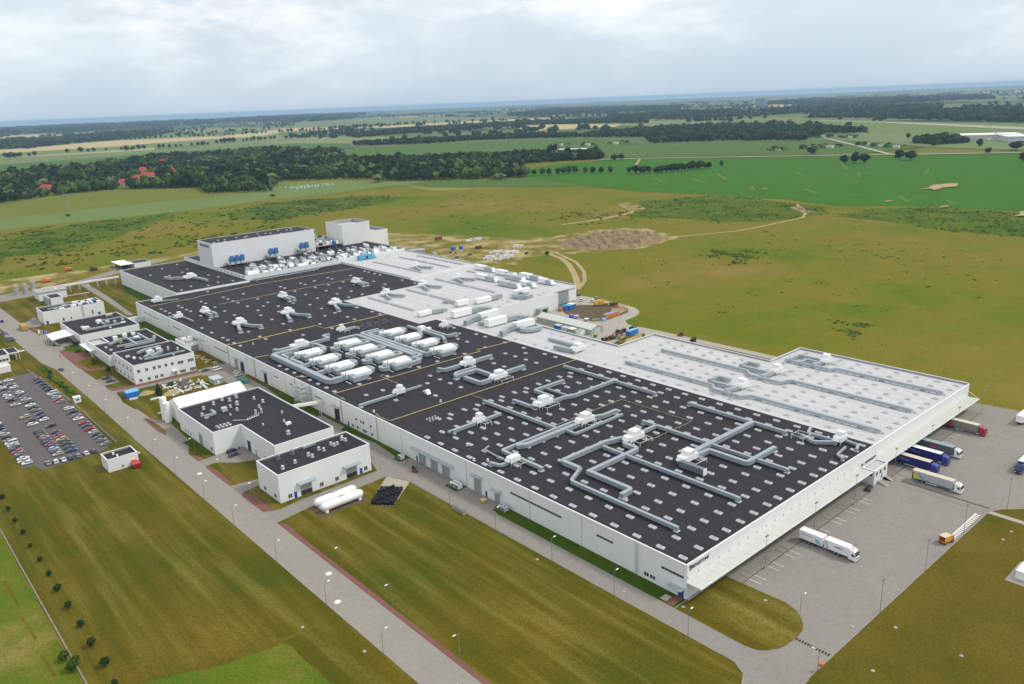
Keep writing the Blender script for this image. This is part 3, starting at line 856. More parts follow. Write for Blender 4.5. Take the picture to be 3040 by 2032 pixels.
slab('traffic_island', [(-62.3, 262.4), (-61.5, 260.5), (-60.4, 250), (-60.6, 238), (-62.2, 232.6), (-63.1, 240), (-63.0, 252)], 0.0, 0.2, 'pave_red')
slab('planted_strip', [(-61.6, 258), (-60.8, 248), (-61.0, 239), (-61.9, 236), (-62.2, 250)], 0.0, 0.24, 'lawn')
ground('rough_grass', [(-62.5, 293), (-61.4, 279), (-56.7, 264), (-54.6, 251), (-52, 249), (-20, 259), (-14, 272), (-14, 298), (-19, 304), (-50, 306), (-60, 308)], 0.10, 'lawn')
slab('brick_footway', [(-62.6, 187), (-61.3, 186.5), (-60.4, 180), (-60.8, 166), (-62, 163.6), (-62.6, 164)], 0.0, 0.14, 'pave_red')
slab('brick_footway', [(-62.6, 152), (-61.3, 154), (-59.6, 152), (-59.0, 140), (-58.5, 134), (-61, 134.8), (-62.6, 137)], 0.0, 0.14, 'pave_red')
slab('brick_footway', [(-62.6, 204), (-61.5, 202), (-60.0, 198), (-60.0, 196), (-62.6, 196)], 0.0, 0.14, 'pave_red')
ground('green_strip', [(-60, 219), (-57, 220), (-55.1, 232), (-55.1, 198), (-58, 200)], 0.10, 'lawn_lush_shade')
# fenced yard on the far side
ground('rear_yard', [(142.6, 149.5), (171.6, 149.5), (207.5, 150), (207.4, 165), (206.8, 190), (207.2, 199), (212.6, 205.3), (225.7, 207.4), (232, 210.2), (237, 214.5), (241.3, 221.4), (243.3, 231.3), (244.5, 258), (243.9, 273), (240, 276), (232.2, 267), (206.6, 258.9), (142.6, 258.9)], 0.06, 'pave_light')
ground('rear_lawn', [(204.5, 253.4), (200.3, 246.6), (197.9, 233.6), (197.7, 221), (206.4, 214.9), (218.6, 215.8), (229, 217), (236, 223.3), (237.3, 230), (235.5, 240), (222.8, 256)], 0.10, 'soil')
ground('rear_lawn', [(142.6, 150), (170.5, 150), (198, 178), (186, 182), (176, 180), (165, 176), (150, 178)], 0.10, 'lawn')
ground('bare_ground', [(152, 156), (166, 153), (190, 172), (196, 179), (182, 178), (166, 168)], 0.12, 'sand')
ground('rear_lawn', [(142.7, 205), (165, 205), (170, 230), (168, 245), (142.7, 245)], 0.10, 'lawn_lush_shade')
ground('bare_ground', [(222, 219), (233, 221.5), (236, 229), (230, 232), (224, 228)], 0.12, 'sand')
ground('rear_road', [(203.2, 60), (209.4, 60), (209.2, 100), (208.8, 139.5), (207.5, 188), (199, 182), (202, 149), (203.4, 121)], 0.065, 'pave_light')
ground('rear_lawn', [(171.6, 79.2), (203.1, 79.2), (203.3, 121), (200.5, 149.4), (171.6, 149.4)], 0.05, 'lawn')
for x, y in ((100.2, -49.3), (93.4, -49.2), (28.6, -61.3), (28.2, -45.4), (8.1, -48.9), (-83.6, 65), (-76.8, 44.3), (-15.4, 44.3), (-9.5, 14.5), (-3.4, -1.6), (15.0, -15.6), (20.6, -37.6)):
    MB().cyl(x, y, .5, 0.0, 0.26, 12).build('manhole_cover', 'pave_light', kind='structure')
ground('concrete_pad', [(71, -57), (84, -57), (84, -66), (71, -66)], 0.09, 'pave_light')

# ------------------------------------------------------------------ buildings
def shell(rt_, poly, ztop, zdeck, roof_m, th=0.35, inner='parapet_grey', wall='wall_white', z0=0.0, sides=None):
    # outer wall up to the parapet, parapet inside, coping and roof deck
    inn = inset(poly, th)
    wl = MB().prism(poly, z0, ztop, 0, top=False)
    n = len(inn)
    i = len(wl.v)
    wl.v += [(p[0], p[1], zdeck) for p in inn] + [(p[0], p[1], ztop) for p in inn]
    for k in range(n):
        j = (k + 1) % n
        wl.f.append((i + j, i + k, i + n + k, i + n + j))
        wl.m.append(1)
    wl.build('wall', [wall, inner], rt_)
    out = inset(poly, -0.06)
    inn2 = inset(poly, th + 0.05)
    cp = MB()
    for (z, ps) in ((ztop + 0.005, None),):
        i = 0
        cp.v += [(p[0], p[1], z) for p in out] + [(p[0], p[1], z) for p in inn2] + [(p[0], p[1], z + 0.09) for p in out] + [(p[0], p[1], z + 0.09) for p in inn2]
        for k in range(n):
            j = (k + 1) % n
            cp.f += [(2 * n + k, 2 * n + j, 3 * n + j, 3 * n + k), (k, j, 2 * n + j, 2 * n + k), (n + j, n + k, 3 * n + k, 3 * n + j), (j, k, n + k, n + j)]
            cp.m += [0] * 4
    cp.build('coping', 'coping', rt_)
    return MB().sheet(inset(poly, th - 0.02), zdeck).build('roof', roof_m, rt_)
def house(name, label, poly, h, roof_m='roof_dark', par=0.55, cat='building', group=None, **k):
    xs = [p[0] for p in poly]
    ys = [p[1] for p in poly]
    r = root(name, (sum(xs) / len(xs), sum(ys) / len(ys), 0), label, cat, group)
    shell(r, poly, h, h - par, roof_m, **k)
    return r
def hall(name, label, poly, zd, roof_m, edges, cat='factory hall'):
    # edges: (a, b, ztop) parapet along polygon edge from corner a to corner b
    xs = [p[0] for p in poly]
    ys = [p[1] for p in poly]
    r = root(name, (sum(xs) / len(xs), sum(ys) / len(ys), 0), label, cat)
    MB().prism(poly, 0, zd - 0.02, 0, top=False).build('wall', 'wall_white', r)
    MB().sheet(poly, zd).build('roof', roof_m, r)
    for (ax, ay), (bx, by), zt in edges:
        d = Vector((bx - ax, by - ay)).normalized()
        nn = Vector((-d.y, d.x))                      # inward for ccw
        o = -0.01
        q = [(ax - nn.x * -o, ay - nn.y * -o), (bx - nn.x * -o, by - nn.y * -o), (bx + nn.x * 0.34, by + nn.y * 0.34), (ax + nn.x * 0.34, ay + nn.y * 0.34)]
        q = [(ax + nn.x * o, ay + nn.y * o), (bx + nn.x * o, by + nn.y * o)] + q[2:]
        pm = MB().prism(q, zd - 0.6, zt, 0, top=False)
        pm.m[2] = 1
        pm.build('parapet', ['wall_white', 'parapet_grey'], r)
        q2 = [(ax - nn.x * 0.07, ay - nn.y * 0.07), (bx - nn.x * 0.07, by - nn.y * 0.07), (bx + nn.x * 0.42, by + nn.y * 0.42), (ax + nn.x * 0.42, ay + nn.y * 0.42)]
        MB().prism(q2, zt + 0.003, zt + 0.09).build('coping', 'coping', r)
    return r
ZD = 10.4
H1 = hall('factory_hall', 'vast dark-roofed factory hall with the lettered sign at its near corner', rect(0, 112.3, 0, 268.5), ZD, 'roof_dark',
          [((0, 268.5), (0, 0), 10.8), ((0, 0), (112.3, 0), 10.9)])
H2 = hall('factory_hall', 'white-roofed warehouse hall beside the truck yard, right of the dark roof',
          [(112.3, 0), (199, 0), (199, 79), (171.5, 79), (171.5, 149.4), (142.5, 149.4), (142.5, 259), (112.3, 259)], ZD, 'roof_white',
          [((112.3, 0), (199, 0), 10.9), ((199, 0.4), (199, 79), 11.3), ((199, 79), (171.5, 79), 11.2), ((171.5, 79), (171.5, 149.4), 11.2), ((171.5, 149.4), (142.5, 149.4), 11.2), ((142.5, 149.4), (142.5, 259), 11.2)])
H3 = hall('factory_hall', 'white-roofed middle hall with grey ridge lights and rear doors',
          [(100, 268.6), (112.4, 268.6), (112.4, 259.1), (206.5, 259.1), (206.5, 267), (232, 267), (232, 376), (168.2, 376), (168.2, 357.5), (100, 357.5)], ZD, 'roof_white',
          [((142.6, 259.1), (206.5, 259.1), 10.9), ((206.5, 267), (232, 267), 10.9), ((232, 267), (232, 376), 11.2)])
H4 = hall('factory_hall', 'dark-roofed far hall crossed by yellow pipes, in front of the tower',
          [(0, 268.6), (99.9, 268.6), (99.9, 357.6), (168.1, 357.6), (168.1, 477), (84, 477), (84, 469), (0, 469)], ZD + 0.02, 'roof_dark',
          [((0, 469), (0, 268.6), 10.9), ((84, 469), (0, 469), 10.9)])
H5 = hall('factory_hall', 'raised white-roofed far hall at the foot of the podium', rect(168.2, 232, 376.1, 476.9), 12.0, 'roof_white',
          [((168.2, 376.1), (232, 376.1), 12.25), ((168.2, 476.9), (168.2, 376.1), 12.2), ((232, 376.1), (232, 476.9), 12.6)])
H6 = house('factory_hall', 'dark-roofed left wing beyond the far hall, with one air unit', rect(28.5, 83.9, 469.1, 601), 12.0, par=0.8, cat='factory hall')
H7 = house('podium_block', 'white podium crowded with plant under the tower', rect(84, 232, 477.1, 605), 14.4, par=1.2, cat='factory hall')
T1 = house('mixing_tower', 'tall white tower block with dark flat roof and black lettering', rect(83.97, 177, 537, 567), 33.0, par=0.35, cat='tower', z0=13.25)
T2 = house('tower_block', 'tall square white tower block with a sunken roof, right of the long tower', rect(208.5, 238, 543, 573), 32.4, 'roof_white', par=3.2, cat='tower', z0=0)
T3 = house('tower_block', 'lower white block attached right of the square tower', rect(238.05, 257.5, 543.05, 572.9), 22.6, 'roof_white', par=3.0, cat='tower')

# text and logos
def text(name, body, parent, mat_, origin, xdir, zdir, size, ext=0.03, shear=0.0, width=None):
    cu = bpy.data.curves.new(name, 'FONT')
    cu.body = body
    cu.size = size
    cu.shear = shear
    cu.extrude = ext
    cu.offset = 0.012 * size
    tmp = bpy.data.objects.new(name, cu)
    COL.objects.link(tmp)
    dg = bpy.context.evaluated_depsgraph_get()
    me = bpy.data.meshes.new_from_object(tmp.evaluated_get(dg))
    bpy.data.objects.remove(tmp)
    me.materials.clear()
    me.materials.append(MATS[mat_])
    xd, zd = Vector(xdir), Vector(zdir)
    nd = xd.cross(zd)
    kx = 1.0
    if width:
        xs = [v.co.x for v in me.vertices]
        kx = width / (max(xs) - min(xs))
    g = ORG[parent.name]
    for v in me.vertices:
        c = Vector(origin) + xd * (v.co.x * kx) + zd * v.co.y + nd * (v.co.z + ext)
        v.co = (c.x - g[0], c.y - g[1], c.z - g[2])
    o = bpy.data.objects.new(name, me)
    COL.objects.link(o)
    o.parent = parent
    ORG[o.name] = g
    return o
sg = text('sign_lettering', 'RIDGESTONE', H1, 'sign_black', (2.2, -0.015, 8.95), (1, 0, 0), (0, 0, 1), 1.55, 0.04, 0.15, 7.9)
text('sign_initial', 'B', H1, 'sign_black', (1.05, -0.015, 8.75), (1, 0, 0), (0, 0, 1), 2.0, 0.04, 0.25, 1.15)
MB().prism([(1.0, -0.02), (1.9, -0.02), (1.9, -0.12), (1.0, -0.12)][::-1], 9.75, 10.3).build('sign_flash', 'sign_red', H1)
text('sign_lettering', 'BRIDGESTONE', T1, 'sign_black', (83.95, 561.5, 29.0), (0, -1, 0), (0, 0, 1), 3.0, 0.05, 0.1, 19.0)

# skylights
def sky_mesh(lx, ly, h=0.45):
    b = MB()
    x, y = lx / 2, ly / 2
    b.frust((-x, x, -y, y), (-x + .02, x - .02, -y + .02, y - .02), 0, h, 0)
    b.f.pop(1); b.m.pop(1)
    # rim and the saddle-shaped pane
    xi, yi = x - 0.16, y - 0.2
    z1 = h
    i = len(b.v)
    b.v += [(-x, -y, z1), (x, -y, z1), (x, y, z1), (-x, y, z1), (-xi, -yi, z1 + .04), (xi, -yi, z1 + .04), (xi, yi, z1 + .04), (-xi, yi, z1 + .04), (-xi, 0, z1 - .12), (xi, 0, z1 - .12)]
    for q in ((0, 1, 5, 4), (1, 2, 6, 5), (2, 3, 7, 6), (3, 0, 4, 7)):
        b.f.append(tuple(i + k for k in q)); b.m.append(1)
    for q in ((4, 5, 9, 8), (8, 9, 6, 7)):
        b.f.append(tuple(i + k for k in q)); b.m.append(2)
    for q in ((5, 6, 9), (7, 4, 8)):
        b.f.append(tuple(i + k for k in q)); b.m.append(1)
    return b
SK_D = sky_mesh(1.3, 2.5, 0.45).mesh('skylight', ['sky_frame', 'sky_frame', 'sky_pane'])
SK_W = sky_mesh(1.25, 2.4, 0.4).mesh('skylight', ['unit_grey', 'sky_frame', 'parapet_grey'])
SK_S = sky_mesh(1.5, 1.9, 0.4).mesh('skylight', ['sky_frame', 'sky_frame', 'parapet_grey'])
GX = [2.8, 10.1, 17.5, 23.8, 31.1, 38.4, 45.9, 52.1, 59.5, 66.8, 74.4, 80.4, 87.9, 95.3, 102.7, 108.4]
GY = [3.5] + [11.4 + 8.8 * k for k in range(14)]
for x in GX:
    for y in GY:
        if not (12 < x < 15):
            inst('skylight', SK_D, H1, (x, y, ZD + .002))
    if x > 15:
        inst('skylight', SK_D, H1, (x, 138.2, ZD + .002))
for x in (20.6, 34.6, 48.8, 63.1, 91.3):
    inst('skylight', SK_D, H1, (x, 134.8, ZD + .002))
for x, ys in ((4.3, (200.5, 208, 216, 224, 232, 240, 248, 256)), (11.9, (185.5,)), (20.6, (185.2,)), (17.5, (169.8, 200.6)), (33.0, (161.4, 169.4, 200.5)), (40.2, (177.6,)), (47.5, (161.7, 169.6, 177.6, 185.5)), (51.6, (200.6,)), (63.1, (200.8,)), (80.4, (161.4, 169.2, 177, 200.5)), (95.0, (161.7, 169.4, 177.4, 185, 201, 216.7, 225, 241, 249)), (102.3, (177.6, 233)), (107.8, (161.3, 169.1, 185, 200, 216.7, 224.6, 245))):
    for y in ys:
        inst('skylight', SK_S, H1, (x, y, ZD + .002))
for x in (116.3, 124.1, 131, 137, 144.6, 152.3, 159, 165.3, 173, 180.1, 187.4, 194.5):
    for y in GY + [134.8]:
        if (x > 170 and y > 76) or (x in (124.1, 152.3, 180.1) and (y - 3.5) % 17 > 9) or (x == 124.1 and 62 < y < 80):
            continue
        inst('skylight', SK_W, H2, (x, y, ZD + .002))
for x, ys in ((116.3, (161, 176.5, 184.8, 200.6)), (136.6, (161.2, 168.8, 176.6, 185, 193))):
    for y in ys:
        inst('skylight', SK_W, H2, (x, y, ZD + .002))
for x, y in ((150, 266), (158, 263), (170, 268), (178, 264), (196, 266), (202, 268), (190, 280), (160, 300), (130, 300)):
    inst('skylight', SK_W, H3, (x, y, ZD + .002))
FAR = [(5.6, (307, 315.5, 324, 331, 347.4, 362.8, 411, 418, 426, 434)), (17, (379, 394, 411.5, 418.6, 427, 434)), (21.6, (309, 316.8, 364.5, 332)), (32.8, (378.2, 394, 410, 426, 434)), (40.3, (316, 300)), (44, (332.3, 348, 364)), (48.7, (378, 394.5, 409.8, 418, 426.4, 434.5, 463)), (56.2, (363.4, 386.5)), (63, (378.3, 394.2, 410, 433.4)), (59, (314.6, 300)), (71, (330,)), (73.7, (378,)), (79, (307.8, 316, 331.5, 349, 364.7)), (91.8, (378, 395, 411, 427, 434)), (96.4, (306.4, 315.3, 338)), (107.6, (363, 379, 394.3, 410.3, 426, 432.8)), (118.4, (363.4, 378.1, 394, 410, 432)), (131, (395, 411, 427.4, 434)), (140.4, (363.8, 370.4, 395, 411)), (147, (378.7, 394, 411, 427)), (163.2, (364, 380, 410.6, 418.2, 427, 433))]
for x, ys in FAR:
    for y in ys:
        inst('skylight', SK_S, H4, (x, y, ZD + .03))
for x, y in ((36, 480), (46, 488), (56, 480), (66, 486), (76, 482), (36, 500), (50, 545), (62, 550), (72, 520), (74, 505), (70, 560), (40, 560), (56, 580), (72, 590)):
    inst('skylight', SK_S, H6, (x, y, 11.21))
for k, (x, y) in enumerate([(89, 543), (96, 552), (101, 550), (97, 541), (112, 553), (118, 549), (121, 551), (133, 556), (139, 553), (142, 550), (128, 541), (148, 541), (153, 558), (160, 555), (163, 552), (171, 541), (166, 560)]):
    inst('roof_hatch', SK_S, T1, (x, y, 32.66))
for x, y in ((214, 550), (219, 556), (224, 560), (229, 553), (233, 562)):
    inst('roof_hatch', SK_S, T2, (x, y, 29.21))
# barrel ridge lights on the white roofs: rows of curved panes
def barrel(ln, wd=2.6, h=0.95):
    b = MB()
    n = 6
    for y in (0, ln):
        for k in range(n + 1):
            a = math.pi * k / n
            b.v.append((-wd / 2 * math.cos(a), y, 0.25 + h * math.sin(a) * 0.8))
    for k in range(n):
        b.f.append((k, k + n + 1, k + n + 2, k + 1)); b.m.append(0)
    b.f.append(tuple(range(n, -1, -1))); b.f.append(tuple(range(n + 1, 2 * n + 2))); b.m += [1, 1]
    b.box(-wd / 2 - .12, wd / 2 + .12, -0.1, ln + 0.1, 0, 0.25, 1)
    return b
BARR = barrel(6.2).mesh('ridge_light', ['barrel_pane', 'unit_grey'])
for hh, zd, x, y0, y1 in ((H3, ZD, 115.6, 296, 352), (H3, ZD, 147, 296, 355), (H3, ZD, 181.2, 294, 368), (H3, ZD, 214.5, 340, 372), (H5, 12.0, 184.5, 384, 458), (H5, 12.0, 210.5, 384, 456), (H5, 12.0, 224, 384, 450)):
    y = y0
    k = 0
    while y + 6.2 < y1:
        inst('ridge_light', BARR, hh, (x, y, zd + .002))
        y += 6.6 + (1.6 if k % 4 == 3 else 0)
        k += 1
# facade x = 0 : strip windows, doors, canopies, ladder
def wx(parent, y0, y1, z0, z1, m='glass', name='window', x=0.0, dpt=0.05):
    return MB().box(x - dpt, x + 0.0, y0, y1, z0, z1).build(name, m, parent)
def panes(parent, y0, y1, z0, z1, n, x=0.0):
    st = (y1 - y0) / n
    for k in range(n):
        wx(parent, y0 + k * st + 0.06, y0 + (k + 1) * st - 0.06, z0, z1, 'glass', 'window', x)
panes(H1, 49, 73.8, 6.2, 6.95, 15)
panes(H1, 27, 33.8, 6.2, 6.95, 5)
panes(H1, 1.0, 8.8, 6.2, 6.95, 6)
for y in (11.4, 12.4, 13.7, 14.6):
    wx(H1, y - 0.4, y + 0.35, 1.2, 2.3)
for y0, y1 in ((205.5, 212), (224.7, 237.4), (250, 255)):
    wx(H1, y0, y1, 6.4, 6.9)
for y0, y1 in ((313.2, 330.9), (345.6, 358.2), (385, 398.1), (423.8, 453.9)):
    wx(H4, y0, y1, 6.3, 6.8)
for y, z in ((175.3, 5.2), (171.2, 5.2), (169.4, 5.2), (163.4, 5.3), (178.5, 1.5), (174.6, 1.6), (169.5, 1.6), (167.8, 1.6), (162.9, 1.7)):
    wx(H1, y - 0.6, y + 0.6, z - 0.55, z + 0.55)
def bigdoor(parent, y0, y1, h, m='door_grey', canopy=True, deep=1.6, x=0.0):
    d = MB().box(x - 0.04, x, y0, y1, 0.1, h).build('door', m, parent)
    fr = MB().box(x - 0.12, x, y0 - 0.25, y0, 0.1, h + .25).box(x - 0.12, x, y1, y1 + .25, 0.1, h + .25).box(x - 0.12, x, y0, y1, h, h + .25)
    fr.build('door_frame', 'unit_grey', d)
    if canopy:
        c = MB()
        c.quad((x - 0.02, y0 - 1, h + 1.4), (x - deep, y0 - 1, h + 1.15), (x - deep, y1 + 1, h + 1.15), (x - 0.02, y1 + 1, h + 1.4))
        c.quad((x - deep, y0 - 1, h + 1.15), (x - 0.02, y0 - 1, h + 1.4), (x - 0.02, y0 - 1, h + 1.3), (x - deep, y0 - 1, h + 1.05))
        c.quad((x - deep, y1 + 1, h + 1.15), (x - deep, y0 - 1, h + 1.15), (x - deep, y0 - 1, h + 1.0), (x - deep, y1 + 1, h + 1.0))
        c.build('door_canopy', 'steel_duct', parent)
    return d
for y0, y1 in ((123.8, 128.2), (116, 120.4), (108.4, 113)):
    bigdoor(H1, y0, y1, 4.4, canopy=False)
c_ = MB()
c_.quad((-0.02, 105.6, 5.9), (-1.7, 105.6, 5.6), (-1.7, 132.3, 5.6), (-0.02, 132.3, 5.9)).quad((-1.7, 132.3, 5.6), (-1.7, 105.6, 5.6), (-1.7, 105.6, 5.4), (-1.7, 132.3, 5.4)).quad((-1.7, 105.6, 5.6), (-0.02, 105.6, 5.9), (-0.02, 105.6, 5.75), (-1.7, 105.6, 5.4))
c_.build('door_canopy', 'steel_duct', H1)
bigdoor(H1, 89.8, 93.6, 5.6)
bigdoor(H1, 79.6, 82.2, 3.7)
bigdoor(H1, 189.6, 194, 5.8, 'opening')
bigdoor(H1, 263.2, 266.8, 5.6, 'opening')
bigdoor(H4, 291.5, 296, 5.2, 'opening')
bigdoor(H4, 299.5, 303.5, 5.2)
for hh, y in ((H1, 87.0), (H1, 129.8), (H1, 182.4)):
    wx(hh, y - .55, y + .55, 0.12, 2.3, 'door_blue', 'door')
wx(H1, 0.9, 2.8, 0.12, 2.9, 'door_blue', 'door')
MB().box(-2.1, -0.02, 0.4, 5.4, 3.1, 3.25).build('door_canopy', 'steel_duct', H1)
wx(H1, 3.1, 4.4, 2.2, 2.75)
ld = MB()
for y in (17.3, 17.95):
    ld.box(-0.42, -0.36, y - .04, y + .04, 0.3, 11.6)
for k in range(24):
    ld.box(-0.41, -0.37, 17.34, 17.91, 0.6 + k * .45, 0.64 + k * .45)
for k in range(8):
    ld.tube([(-0.4, 17.2, 2.6 + k), (-1.05, 17.3, 2.6 + k), (-1.15, 17.62, 2.6 + k), (-1.05, 17.95, 2.6 + k), (-0.4, 18.05, 2.6 + k)], 0.035, 4)
ld.build('ladder', 'galv', H1)
for y in (40, 64, 98, 140, 187.6, 215, 242, 258):
    MB().box(-0.14, -0.003, y - .08, y + .08, 0.1, 10.5).build('downpipe', 'unit_grey', H1)
for y in (286.5, 311, 340, 370, 405, 440):
    MB().box(-0.14, -0.003, y - .08, y + .08, 0.1, 10.5).build('downpipe', 'unit_grey', H4)
# openings on the rear halls
MB().box(214.5, 224.5, 266.93, 266.99, 0.1, 9.0).build('door', 'door_grey', H3)
MB().box(211, 213, 266.93, 266.99, 0.1, 3.5).build('door', 'opening', H3)
MB().box(207, 231.8, 266.2, 266.98, 9.4, 9.7).build('door_canopy', 'unit_grey', H3)
dh = MB().box(186, 194, 255.2, 259.05, 0.1, 4.2)
dh.build('rear_porch', 'shed_side', H3)
MB().box(188.5, 192.5, 255.12, 255.18, 0.12, 3.6).build('door', 'opening', H3)
for y in range(480, 530, 7):
    MB().box(83.94, 83.99, y, y + 2.2, 12.6, 13.2).build('window', 'glass', H7)

# dock front y = 0
def dockdoor(x):
    MB().box(x - 1.5, x + 1.5, -0.08, -0.02, 0.9, 4.2).build('dock_door', 'opening', H1 if x < 112 else H2)
    sh = MB().box(x - 1.9, x - 1.5, -0.55, -0.02, 0.7, 4.4).box(x + 1.5, x + 1.9, -0.55, -0.02, 0.7, 4.4).box(x - 1.5, x + 1.5, -0.55, -0.02, 4.0, 4.4)
    sh.build('dock_shelter', 'rubber', H1 if x < 112 else H2)
    MB().box(x - 1.3, x + 1.3, -0.5, -0.02, 0.15, 0.85).build('dock_leveller', 'steel_dark', H1 if x < 112 else H2)
DOCKS = [22.4, 27.1, 32.0, 36.8, 41.4, 46.3, 51.0, 55.6, 60.0, 65.0, 69.8, 74.5, 79.2, 84.0, 88.7, 94.5, 120.5, 125.7, 130.6, 135.4, 140, 144.3, 149.5, 154.9, 160, 164.4, 172.4, 177, 182, 187, 191.5]
for x in DOCKS:
    dockdoor(x)
def plinth(x0, x1, hh):
    MB().box(x0, x1, -0.35, -0.01, 0.0, 0.7).build('dock_plinth', 'concrete', hh)
plinth(17.5, 101.2, H1)
plinth(112.4, 199, H2)
for hh, x0, x1 in ((H1, 0.2, 101.1), (H1, 0, 0), (H2, 112.35, 199.2)):
    if x1 <= x0:
        continue
    cv = MB()
    n = int((x1 - x0) / 2.36)
    st = (x1 - x0) / n
    # ribbed sheets
    for k in range(n):
        xa, xb = x0 + k * st, x0 + (k + 1) * st
        pn = MB()
        pn.box(xa + 0.02, xb - 0.02, -4.45, -0.02, 5.18, 5.26)
        for q in range(4):
            xr = xa + (q + .5) * st / 4
            pn.box(xr - .06, xr + .06, -4.44, -0.03, 5.262, 5.32)
        pn.build('canopy_panel', 'canopy_sheet', hh)
    MB().box(x0, x1, -4.62, -4.45, 4.98, 5.30).build('canopy_fascia', 'coping', hh)
for k in range(21):
    x = 0.5 + k * 4.95
    MB().tube([(x, -0.03, 6.9), (x, -4.3, 5.34)], 0.06, 5).build('canopy_rod', 'coping', H1)
    MB().box(x - .12, x + .12, -0.12, -0.012, 6.5, 7.3).build('rod_plate', 'unit_grey', H1)
for k in range(2):
    x = 112.6 + k * 86.2
    MB().tube([(x, -0.03, 7.9), (x, -4.3, 5.34)], 0.09, 5).build('canopy_rod', 'coping', H2)
for x0, x1 in ((101.4, 103.2), (104.6, 106.6), (106.8, 108.8), (109.0, 111.0), (111.2, 113.2)):
    MB().box(x0, x1, -0.06, -0.012, 5.75, 6.5).build('window', 'glass', H1)
for z in (0, 1):
    pass
OB = house('dock_office', 'small white two-storey office box on the loading dock between the canopies', rect(101.3, 111.4, -5.2, -0.75), 5.6, 'roof_white', par=0.3, cat='office')
MB().box(101.24, 101.29, -4.4, -3.2, 3.4, 4.6).build('window', 'glass', OB)
for x in (102.4, 105.2, 108.4):
    MB().box(x, x + 1.3, -5.26, -5.21, 3.4, 4.7).build('window', 'glass', OB)
MB().box(106.6, 107.6, -5.26, -5.21, 1.2, 3.2).build('door', 'door_grey', OB)
st_ = MB()
for k in range(6):
    st_.box(103.6 + k * .02, 105.4, -9.0 + k * .6, -5.25, 0.1 + 0.0, 0.25 + k * .17)
st_.thing('concrete_ramp', 'pave_light', 'pale concrete ramp below the dock office', 'ramp')
for k in range(6):
    pass
sb = MB()
for k in range(6):
    sb.box(108.6, 110.0, -6.2 - (5 - k) * .45, -5.3, 0.1, 0.3 + k * .17)
sb.thing('steel_steps', 'galv', 'steel steps beside the dock office ramp', 'steps')

# ------------------------------------------------------------------ smaller plant buildings on the left
def wy(parent, x0, x1, z0, z1, y, m='glass', name='window'):
    w_ = MB().box(x0, x1, y - 0.05, y, z0, z1).build(name, m, parent)
    if name == 'window':
        MB().box(x0 - .1, x1 + .1, y - 0.14, y - 0.052, z0 - .12, z0 - .02).build('sill', 'coping', w_)
    return w_
OFF = house('office_building', 'two-storey white office block with rows of small windows', rect(-49, -17, 316, 350), 10.4)
def pair(parent, x, z, y, n=2, h=1.5, w_=0.62):
    for k in range(n):
        wy(parent, x + k * 0.78, x + k * 0.78 + w_, z, z + h, y)
for x in (-47.2, -43.2, -39.3, -36.6, -33.2, -29.9):
    pair(OFF, x, 6.1, 316)
for x in (-26.3, -24.7, -20.8, -19.2):
    pair(OFF, x, 5.8, 316)
for x in (-46.9, -42.7, -38.9, -36.1):
    pair(OFF, x, 1.0, 316)
for x in (-25.7, -24.1, -20.2, -18.6):
    pair(OFF, x, 0.7, 316)
wy(OFF, -28.6, -27.4, 0.12, 2.3, 316, 'door_grey', 'door')
MB().box(-30, -27, 314.4, 315.98, 2.8, 3.0).build('door_canopy', 'coping', OFF)
for y in (320, 326, 333, 340, 346):
    for z in (1.2, 6.1):
        for q in (0, 0.9):
            MB().box(-49.05, -49, y + q, y + q + .7, z, z + 1.4).build('window', 'glass', OFF)
CAN = house('office_building', 'low white office wing with dark roof between the two-storey office and the entrance', [(-48.9, 361), (-46.5, 361), (-46.5, 350.3), (-13.7, 350.3), (-13.7, 407), (-40, 407), (-40, 392), (-48.9, 392)], 6.3)
LOB = house('entrance_lobby', 'small white entrance box with open roof between two office wings', rect(-48.8, -40.1, 392.1, 406), 6.5, 'roof_white', par=1.2)
MB().box(-52.2, -48.85, 388, 410, 3.9, 4.2).build('entrance_canopy', 'coping', LOB)
for y in (389, 409):
    MB().tube([(-52, y, 3.9), (-50.6, y - 1, 0)], 0.22, 6).build('canopy_leg', 'coping', LOB)
ADM = house('office_building', 'low white administration block with dark roof beside the drive-through canopy', rect(-49, -13.7, 420, 467.6), 6.9)
for y in (421.5, 425, 429, 433):
    MB().box(-49.05, -49, y, y + 2.2, 1.0, 3.4).build('window', 'glass', ADM)
UTI = house('utility_building', 'plain white utility building with a row of cooling units on its roof', rect(-52, -12.8, 499.8, 519), 8.9, par=0.9)
wy(UTI, -50.8, -49.4, 0.12, 2.4, 499.8, 'door_blue', 'door')
wy(UTI, -40.5, -39.4, 0.6, 2.4, 499.8)
wy(UTI, -35.4, -34.6, 0.8, 2.2, 499.8)
for z in (2.6, 4.0):
    wy(UTI, -21.4, -20.4, z - .8, z + .3, 499.8)
wy(UTI, -17.6, -15.8, 0.4, 2.2, 499.8, 'fan_blue', 'louvre')
MB().box(-27.3, -26.4, 499.3, 499.75, 1.5, 8.6).build('flue_stain_cover', 'unit_grey', UTI)
PMP = house('pump_house', 'white pump house with overhanging flat roof near the silos', rect(-36.7, -17, 586.5, 603), 6.4, 'concrete', par=0.2)
MB().box(-37.6, -16.2, 585.6, 604, 6.52, 6.85).build('roof_slab', 'concrete', PMP)
BOX_ = house('boiler_house', 'small dark-roofed boiler house with steel tanks at its side', rect(-33.5, -25, 564, 581), 5.2)
for k in range(4):
    MB().cyl(-34.9, 566 + k * 3.2, 1.05, 0.1, 5.6, 12).build('steel_tank', 'silo_steel', BOX_, smooth=False)
TOOL = house('workshop_building', 'large white workshop with dark roof and a notched corner', [(-54.9, 195.5), (-43, 195.5), (-43, 164), (-17, 164), (-17, 235), (-54.9, 235)], 10.0, par=0.6)
